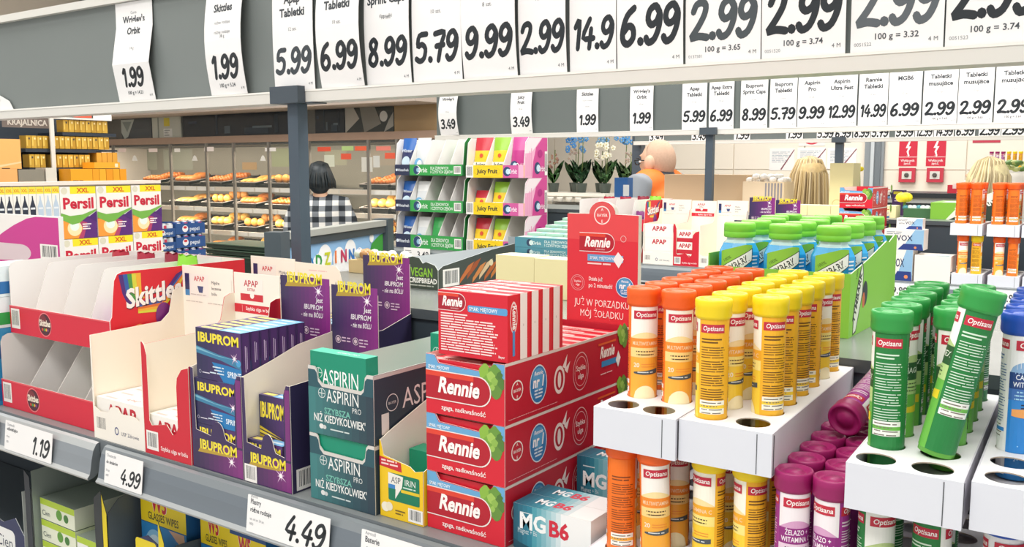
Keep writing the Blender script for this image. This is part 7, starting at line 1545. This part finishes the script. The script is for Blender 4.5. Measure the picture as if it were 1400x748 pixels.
callp(1230, 1252, 229.5, 249, 'square red alarm button under the left bolt sign'); callp(1268, 1290.5, 229.5, 249, 'square red alarm button under the right bolt sign')
def note(m, fr, W_, H): m.dashes(fr, W_ * .1, H * .82, W_ * .75, 7, H * .075, '#aab4bf', .4); m.poly(fr, [(W_ * .45, H * .05), (W_ * .98, H * .96), (W_ * 1.0, H * .92), (W_ * .5, H * .02)], '#8a5560')
wsign(1052, 1086, 203, 233, '#f6f4f2', 'white paper notice on the wall, left of three', note, 'paper_notice', 'notice'); wsign(1090, 1129, 202, 230, '#f6f4f2', 'white paper notice on the wall, middle of three', note, 'paper_notice', 'notice'); wsign(1131, 1171, 202, 231, '#f6f4f2', 'white paper notice on the wall, right of three', note, 'paper_notice', 'notice')
wsign(1092, 1128, 185, 199.5, '#f4f0ec', 'white wall sign with red arc above the notices', lambda m, fr, W_, H: m.ring(fr, W_ * .5, H * .75, W_ * .34, W_ * .08, '#d63a4e', H * .62, 16, 200, 340))
wsign(1330, 1368, 183, 195, '#c23a50', 'dark red wall sign half hidden under the third price board')
# dark counter in front of the far wall
YC_ = 6.4
g = thing('service_counter', 'dark counter with pale edge before the tiled wall', 'counter', (at(1300, 275, Y=YC_).x, YC_, 0)); x0, x1, zt2_ = at(1205, 272, Y=YC_).x, at(1420, 272, Y=YC_).x, at(1280, 271, Y=YC_).z
MB().box((x0, YC_, zt2_), (x1, YC_ + .5, zt2_ + .03), '#2a3036').build('counter_top', g); MB().box((x0, YC_ + .02, zt2_ - .035), (x1, YC_ + .48, zt2_ - .0005), '#b9bcbc').build('counter_edge', g); MB().box((x0, YC_ + .03, 0), (x1, YC_ + .45, zt2_ - .036), '#3a4349').build('counter_base', g)
def rb(m): m.rect(front(at(1295, 262, Y=YC_ + .1).x, YC_ + .1, zt2_ + .03), .03, .03, .03, .03, '#f2d8d4')
small_box('red_box', (at(1295, 262, Y=YC_ + .1).x, YC_ + .1, zt2_ + .0303), (at(1310, 262, Y=YC_ + .1).x, YC_ + .2, at(1300, 253, Y=YC_ + .1).z), 'red box on the dark counter left of the far tubes', 'box', None, '#c92a40', rb)
# distant display of tubes
YT = 5.9
sx0, sx1, sz = at(1345, 228, Y=YT).x, at(1420, 228, Y=YT).x, at(1370, 230, Y=YT).z
m = MB(); m.box((sx0, YT, 0), (sx1, YT + .3, sz), '#e6e2da'); tag(m.build('display_stand', None, (sx0, YT, 0)), 'pale display stand behind the right blond woman', 'stand')
for i in range(7):
    k = 'purple' if i < 3 else 'yellow'; p = 1355 + i * 8; q = at(p, 220, Y=YT + .03)
    tube(k, q.x, YT + .035, sz + .0004, 40 * i, 'distant %s vitamin tube on the pale stand, %s from the left' % (k, ORD[i]), 'distant tubes on the pale stand', sc=.7)
# things on the far ledge, behind the second price board
def bx(p0, p1, y0, y1, Y, d, c, label, nm, cat, deco=None):
    x0, x1 = at(p0, y1, Y=Y).x, at(p1, y1, Y=Y).x; zt = at((p0 + p1) / 2, y0, Y=Y).z
    return small_box(nm, (x0, Y, ZG2 + .0003), (x1, Y + d, zt), label, cat, None, c, deco or (lambda m: None))
bx(908, 967, 238.5, 265, 3.64, .12, '#dfbf98', 'plain brown cardboard box beside the bald man', 'cardboard_box', 'cardboard box'); bx(975, 1020, 239, 265, 3.64, .12, '#d8ba94', 'plain brown cardboard box right of the second post', 'cardboard_box', 'cardboard box')
bx(840, 858, 243, 262, 3.72, .05, '#2f6ab0', 'blue box with white corner before the bald man', 'blue_box', 'box', lambda m: m.rect(front(at(852, 255, Y=3.72).x, 3.72, ZG2), 0, .05, .03, .05, '#eef0f2'))
x0, x1 = at(1018, 255, Y=3.6).x, at(1074, 255, Y=3.6).x; zt = at(1050, 238, Y=3.6).z; m = MB(3e-4); m.box((x0, 3.58, ZG2 + .0003), (x1, 3.7, zt - .03), '#e6cfae'); r = random.Random(5)
for i in range(26): m.ball((x0 + .012 + (x1 - x0 - .024) * r.random(), 3.6 + .08 * r.random(), zt - .03 + .02 * r.random()), (.016, .018, .012), mat(r.choice(['#f4f2ee', '#ebe8e2', '#f8f6f2']), .35), 6, 5)
fr = front(x0, 3.58, ZG2)
for i in range(6): m.rect(fr, (x1 - x0) * (.55 + .075 * i), .01, .006, zt - ZG2 - .045, '#8d8a90')
tag(m.build('paper_bag_carton', None, (x0, 3.58, ZG2)), 'carton of crumpled white paper before the left blond woman', 'carton')
# ================================================================ PEOPLE
def remesh(m, name, parent, voxel, org):
    o = m.build('tmp', None, (0, 0, 0)); md = o.modifiers.new('r', 'REMESH'); md.mode = 'VOXEL'; md.voxel_size = voxel; md2 = o.modifiers.new('s', 'SMOOTH'); md2.iterations = 3
    bpy.context.view_layer.update(); ev = o.evaluated_get(bpy.context.evaluated_depsgraph_get()); me = bpy.data.meshes.new_from_object(ev); ms = list(o.data.materials); bpy.data.objects.remove(o)
    me.materials.clear(); me.materials.append(ms[0])
    for p in me.polygons: p.use_smooth = True; p.material_index = 0
    q = bpy.data.objects.new(name, me); COL.objects.link(q); q.parent = parent; ORG[q.name] = org; return q
def person(px, py_top, d, face, label, hair, cloth, skin='#e2b596', shirt_mat=None, bald=False, long_hair=0, build=1.0, vest=None, sink=0.0):
    """standing figure; local +x is where the face looks"""
    p = at(px, py_top, Y=d); h = p.z; g = thing('person', label, 'person', (p.x, p.y, 0.0001)); g.rotation_euler = (0, 0, face); s = h / 1.7
    Z0 = Vector((0, 0, 0)); SK = mat(skin, .5)
    s = h / (1.7 - sink)
    def V(x, y, z): return (x * s, y * s, (z - sink * min(1, max(0, (z - 1.38) / .1))) * s)
    b = MB(); E = lambda c, r: b.ball(V(*c), tuple(q * s for q in r), SK, 16, 12)
    E((0, 0, 1.585), (.098, .078, .112)); E((.035, 0, 1.535), (.066, .058, .072)); E((.045, 0, 1.50), (.05, .045, .035)); E((.102, 0, 1.56), (.02, .013, .02)); E((.09, 0, 1.585), (.014, .01, .03)); E((.083, 0, 1.515), (.018, .025, .008)); E((.082, 0, 1.503), (.016, .021, .007)); E((.085, 0, 1.615), (.015, .05, .01))
    for q in (-1, 1): E((-.005, q * .087, 1.57), (.03, .019, .044)); E((.0, q * .079, 1.545), (.01, .009, .012))
    b.tube([V(-.015, 0, 1.36), V(-.012, 0, 1.45), V(0, 0, 1.54)], [.066 * s, .056 * s, .056 * s], SK, 14)
    b.tube([V(0, 0, .86), V(.01, 0, 1.0), V(.015, 0, 1.2), V(0, 0, 1.34), V(-.01, 0, 1.40)], [.15 * s, .135 * s, .15 * s, .14 * s, .075 * s], SK, 16)
    for q in (-1, 1):
        b.tube([V(-.01, q * .05, 1.385), V(-.01, q * .165, 1.36), V(-.02, q * .205, 1.26), V(-.02, q * .235, 1.08), V(.05, q * .235, .86), V(.07, q * .23, .80)], [.06 * s, .062 * s, .054 * s, .045 * s, .034 * s, .03 * s], SK, 12)
        E((.085, q * .23, .745), (.022, .04, .05))
        for k, (dy, l) in enumerate(((-.028, .07), (-.009, .08), (.01, .075), (.028, .06))): b.tube([V(.088, q * .23 + dy, .71), V(.095, q * .23 + dy, .71 - l * .6), V(.11, q * .23 + dy, .71 - l)], [.011 * s, .0105 * s, .009 * s], SK, 7)
        b.tube([V(.09, q * .23 - q * .035, .76), V(.112, q * .23 - q * .05, .72), V(.122, q * .23 - q * .048, .69)], [.013 * s, .012 * s, .01 * s], SK, 7)
        b.tube([V(0, q * .08, .92), V(.01, q * .085, .5), V(-.02, q * .085, .3), V(-.02, q * .085, .09)], [.095 * s, .065 * s, .06 * s, .042 * s], SK, 12); E((.05, q * .085, .045), (.12, .045, .045))
    remesh(b, 'body', g, .0075, Z0)
    def shell(nm, pts, rad, c, extra=None):
        m = MB(); m.tube([V(*q) for q in pts], [r * s for r in rad], c, 20)
        if extra: extra(m)
        return remesh(m, nm, g, .012, Z0)
    SM = shirt_mat or mat(cloth, .7)
    def slv(m):
        for q in (-1, 1): m.tube([V(-.01, q * .05, 1.39), V(-.01, q * .17, 1.37), V(-.02, q * .21, 1.26), V(-.02, q * .242, 1.06)], [.07 * s, .078 * s, .072 * s, .064 * s], SM, 14)
    shell('shirt', [(0, 0, .8), (.01, 0, 1.0), (.015, 0, 1.2), (0, 0, 1.34), (-.01, 0, 1.415), (-.012, 0, 1.44)], [.175, .16, .172, .162, .098, .068], SM, slv)
    def lg(m):
        for q in (-1, 1): m.tube([V(0, q * .08, .9), V(.01, q * .085, .5), V(-.02, q * .085, .1)], [.11 * s, .082 * s, .062 * s], mat('#3a4250', .8), 12)
    shell('trousers', [(0, 0, .84), (0, 0, .98)], [.16, .155], mat('#3a4250', .8), lg)
    for q in (-1, 1):
        m = MB(); m.ball(V(.087, q * .032, 1.582), tuple(k * s for k in (.012, .014, .009)), '#f3efe8', 10, 8); m.ball(V(.097, q * .032, 1.582), tuple(k * s for k in (.004, .006, .006)), '#3a2f28', 8, 6); m.build('eye', g, Z0)
    if vest:
        shell('vest', [(0, 0, .86), (.01, 0, 1.0), (.015, 0, 1.2), (0, 0, 1.33), (-.01, 0, 1.395)], [.185, .172, .184, .176, .12], mat(vest, .6), lambda m: m.tube([V(-.005, -.19, 1.345), V(-.01, -.1, 1.375), V(-.01, .1, 1.375), V(-.005, .19, 1.345)], [.075 * s, .088 * s, .088 * s, .075 * s], mat(vest, .6), 14))
        m = MB(); m.lathe(V(-.013, 0, 1.405), [(.083 * s, 0), (.08 * s, .05 * s), (.072 * s, .062 * s), (.066 * s, .05 * s)], '#2f3640', 20); m.build('collar', g, Z0)
        m = MB()
        for q in (-1, 1): m.tube([V(.112, q * .033 + .022 * math.cos(a), 1.583 + .018 * math.sin(a)) for a in [k * .5236 for k in range(13)]], .003 * s, '#23282c', 6); m.tube([V(.112, q * .056, 1.588), V(.06, q * .083, 1.59), V(-.02, q * .09, 1.585)], .0028 * s, '#23282c', 6)
        m.tube([V(.115, -.012, 1.588), V(.115, .012, 1.588)], .003 * s, '#23282c', 6); m.build('glasses', g, Z0)
    if bald:
        m = MB(); m.ball(V(-.006, 0, 1.588), tuple(q * s for q in (.097, .0802, .1128)), mat('#c6a58e', .85, noise=.12, scale=90), 24, 18, lambda v: v if v.x < .4 else Vector((.4 - (v.x - .4) * .5, v.y, v.z))); m.build('stubble', g, Z0)
    else:
        HM = mat(hair, .45, noise=.35, scale=60)
        def hx(m):
            if long_hair:
                for i in range(26):
                    a = math.pi * (.32 + 1.36 * i / 25); r0 = .088; m.tube([V(r0 * .4 * math.cos(a), r0 * .4 * math.sin(a), 1.675), V(r0 * .85 * math.cos(a), r0 * .85 * math.sin(a), 1.6), V(r0 * .98 * math.cos(a), r0 * 1.0 * math.sin(a), 1.6 - long_hair * .5), V(r0 * (1.02 + .05 * (i % 2)) * math.cos(a), r0 * 1.05 * math.sin(a), 1.6 - long_hair)], [.025 * s, .026 * s, .024 * s, .012 * s], HM, 8)
        m = MB(); m.ball(V(-.014, 0, 1.598), tuple(q * s for q in (.101, .09, .112)), HM, 20, 14, lambda v: v if v.x < .5 or v.z > .35 else Vector((.5 - (v.x - .5) * .3, v.y, v.z)))
        m.ball(V(-.035, 0, 1.53), tuple(q * s for q in (.075, .08, .08)), HM, 16, 10); hx(m); q = remesh(m, 'hair', g, .007, Z0)
        if long_hair:                     # strands
            m = MB(); r = random.Random(int(px))
            for i in range(48):
                a = math.pi * (.34 + 1.32 * i / 47) + r.uniform(-.05, .05); r0 = .103; c = mix(hair, '#4a3a28' if i % 3 else ('#fff4d8' if hair[1] > '4' else '#31393e'), .45 * r.random()); m.tube([V(-.014 + r0 * .12 * math.cos(a), r0 * .12 * math.sin(a), 1.709), V(-.014 + r0 * .62 * math.cos(a), r0 * .6 * math.sin(a), 1.688), V(-.014 + r0 * .95 * math.cos(a), r0 * .92 * math.sin(a), 1.61), V(r0 * 1.12 * math.cos(a), r0 * 1.12 * math.sin(a), 1.6 - long_hair * .5), V(r0 * 1.18 * math.cos(a + r.uniform(-.06, .06)), r0 * 1.16 * math.sin(a), 1.6 - long_hair * (.9 + .1 * r.random()))], [.003 * s, .0045 * s, .0055 * s, .006 * s, .003 * s], mat(c, .45), 6)
            m.build('hair_strand', g, Z0)
    return g
def plaid():
    m = bpy.data.materials.new('plaid'); m.use_nodes = True; nt = m.node_tree; b = nt.nodes['Principled BSDF']; b.inputs['Roughness'].default_value = .8
    tc = nt.nodes.new('ShaderNodeTexCoord'); sp = nt.nodes.new('ShaderNodeSeparateXYZ'); nt.links.new(tc.outputs['Object'], sp.inputs[0]); outs = []
    for ax, k in (('Y', 11.5), ('Z', 13.5)):
        a = nt.nodes.new('ShaderNodeMath'); a.operation = 'MULTIPLY'; a.inputs[1].default_value = k; nt.links.new(sp.outputs[ax], a.inputs[0]); f = nt.nodes.new('ShaderNodeMath'); f.operation = 'FRACT'; nt.links.new(a.outputs[0], f.inputs[0]); c = nt.nodes.new('ShaderNodeMath'); c.operation = 'GREATER_THAN'; c.inputs[1].default_value = .52; nt.links.new(f.outputs[0], c.inputs[0]); outs.append(c)
    ad = nt.nodes.new('ShaderNodeMath'); ad.operation = 'ADD'; nt.links.new(outs[0].outputs[0], ad.inputs[0]); nt.links.new(outs[1].outputs[0], ad.inputs[1]); hf = nt.nodes.new('ShaderNodeMath'); hf.operation = 'MULTIPLY'; hf.inputs[1].default_value = .5; nt.links.new(ad.outputs[0], hf.inputs[0])
    rp = nt.nodes.new('ShaderNodeValToRGB'); rp.color_ramp.interpolation = 'CONSTANT'; e = rp.color_ramp.elements; e[0].color = (.012, .018, .025, 1); e[1].position = .8; e[1].color = (.78, .77, .74, 1); q = e.new(.3); q.color = (.18, .2, .22, 1); nt.links.new(hf.outputs[0], rp.inputs[0]); nt.links.new(rp.outputs[0], b.inputs['Base Color'])
    return m
away = math.radians(90) + YAW
person(437, 222, 4.55, away + .1, 'dark-haired person in a black and white plaid shirt facing the bakery', '#1f2a30', '#333333', shirt_mat=plaid(), long_hair=.1)
person(900, 190.5, 4.6, away + math.radians(44), 'bald person with glasses in an orange vest turned to the left', '#caa', '#8a8f96', bald=True, vest='#f47a2a', skin='#d9b095', sink=.085)
person(1106, 216, 4.62, away - .05, 'person with long blond hair seen from behind, left of the tall yellow carton', '#c9ad78', '#d9cdb0', long_hair=.36, skin='#e6bd9e')
person(1350, 217, 4.75, away + .5, 'person with light blond hair behind the far orange tubes', '#e6d3a2', '#3a3f46', long_hair=.22, skin='#e6bd9e')
m = MB(); q = at(1385, 240, Y=5.3); m.lathe((q.x, 5.3, 0), [(.1, 0), (.1, q.z - .05), (.09, q.z + .01), (.02, q.z + .012)], '#ece7dc', 16); r = random.Random(2)
for i in range(22): m.ball((q.x + r.uniform(-.08, .08), 5.3 + r.uniform(-.06, .06), q.z + .02 + r.uniform(0, .05)), (.02, .012, .012), mat(r.choice(['#8aa85a', '#6f9450', '#c9cf8a']), .5), 6, 5)
tag(m.build('flower_pot', None, (q.x, 5.3, 0)), 'tall white pot with green sprigs at the right picture edge', 'flower pot')
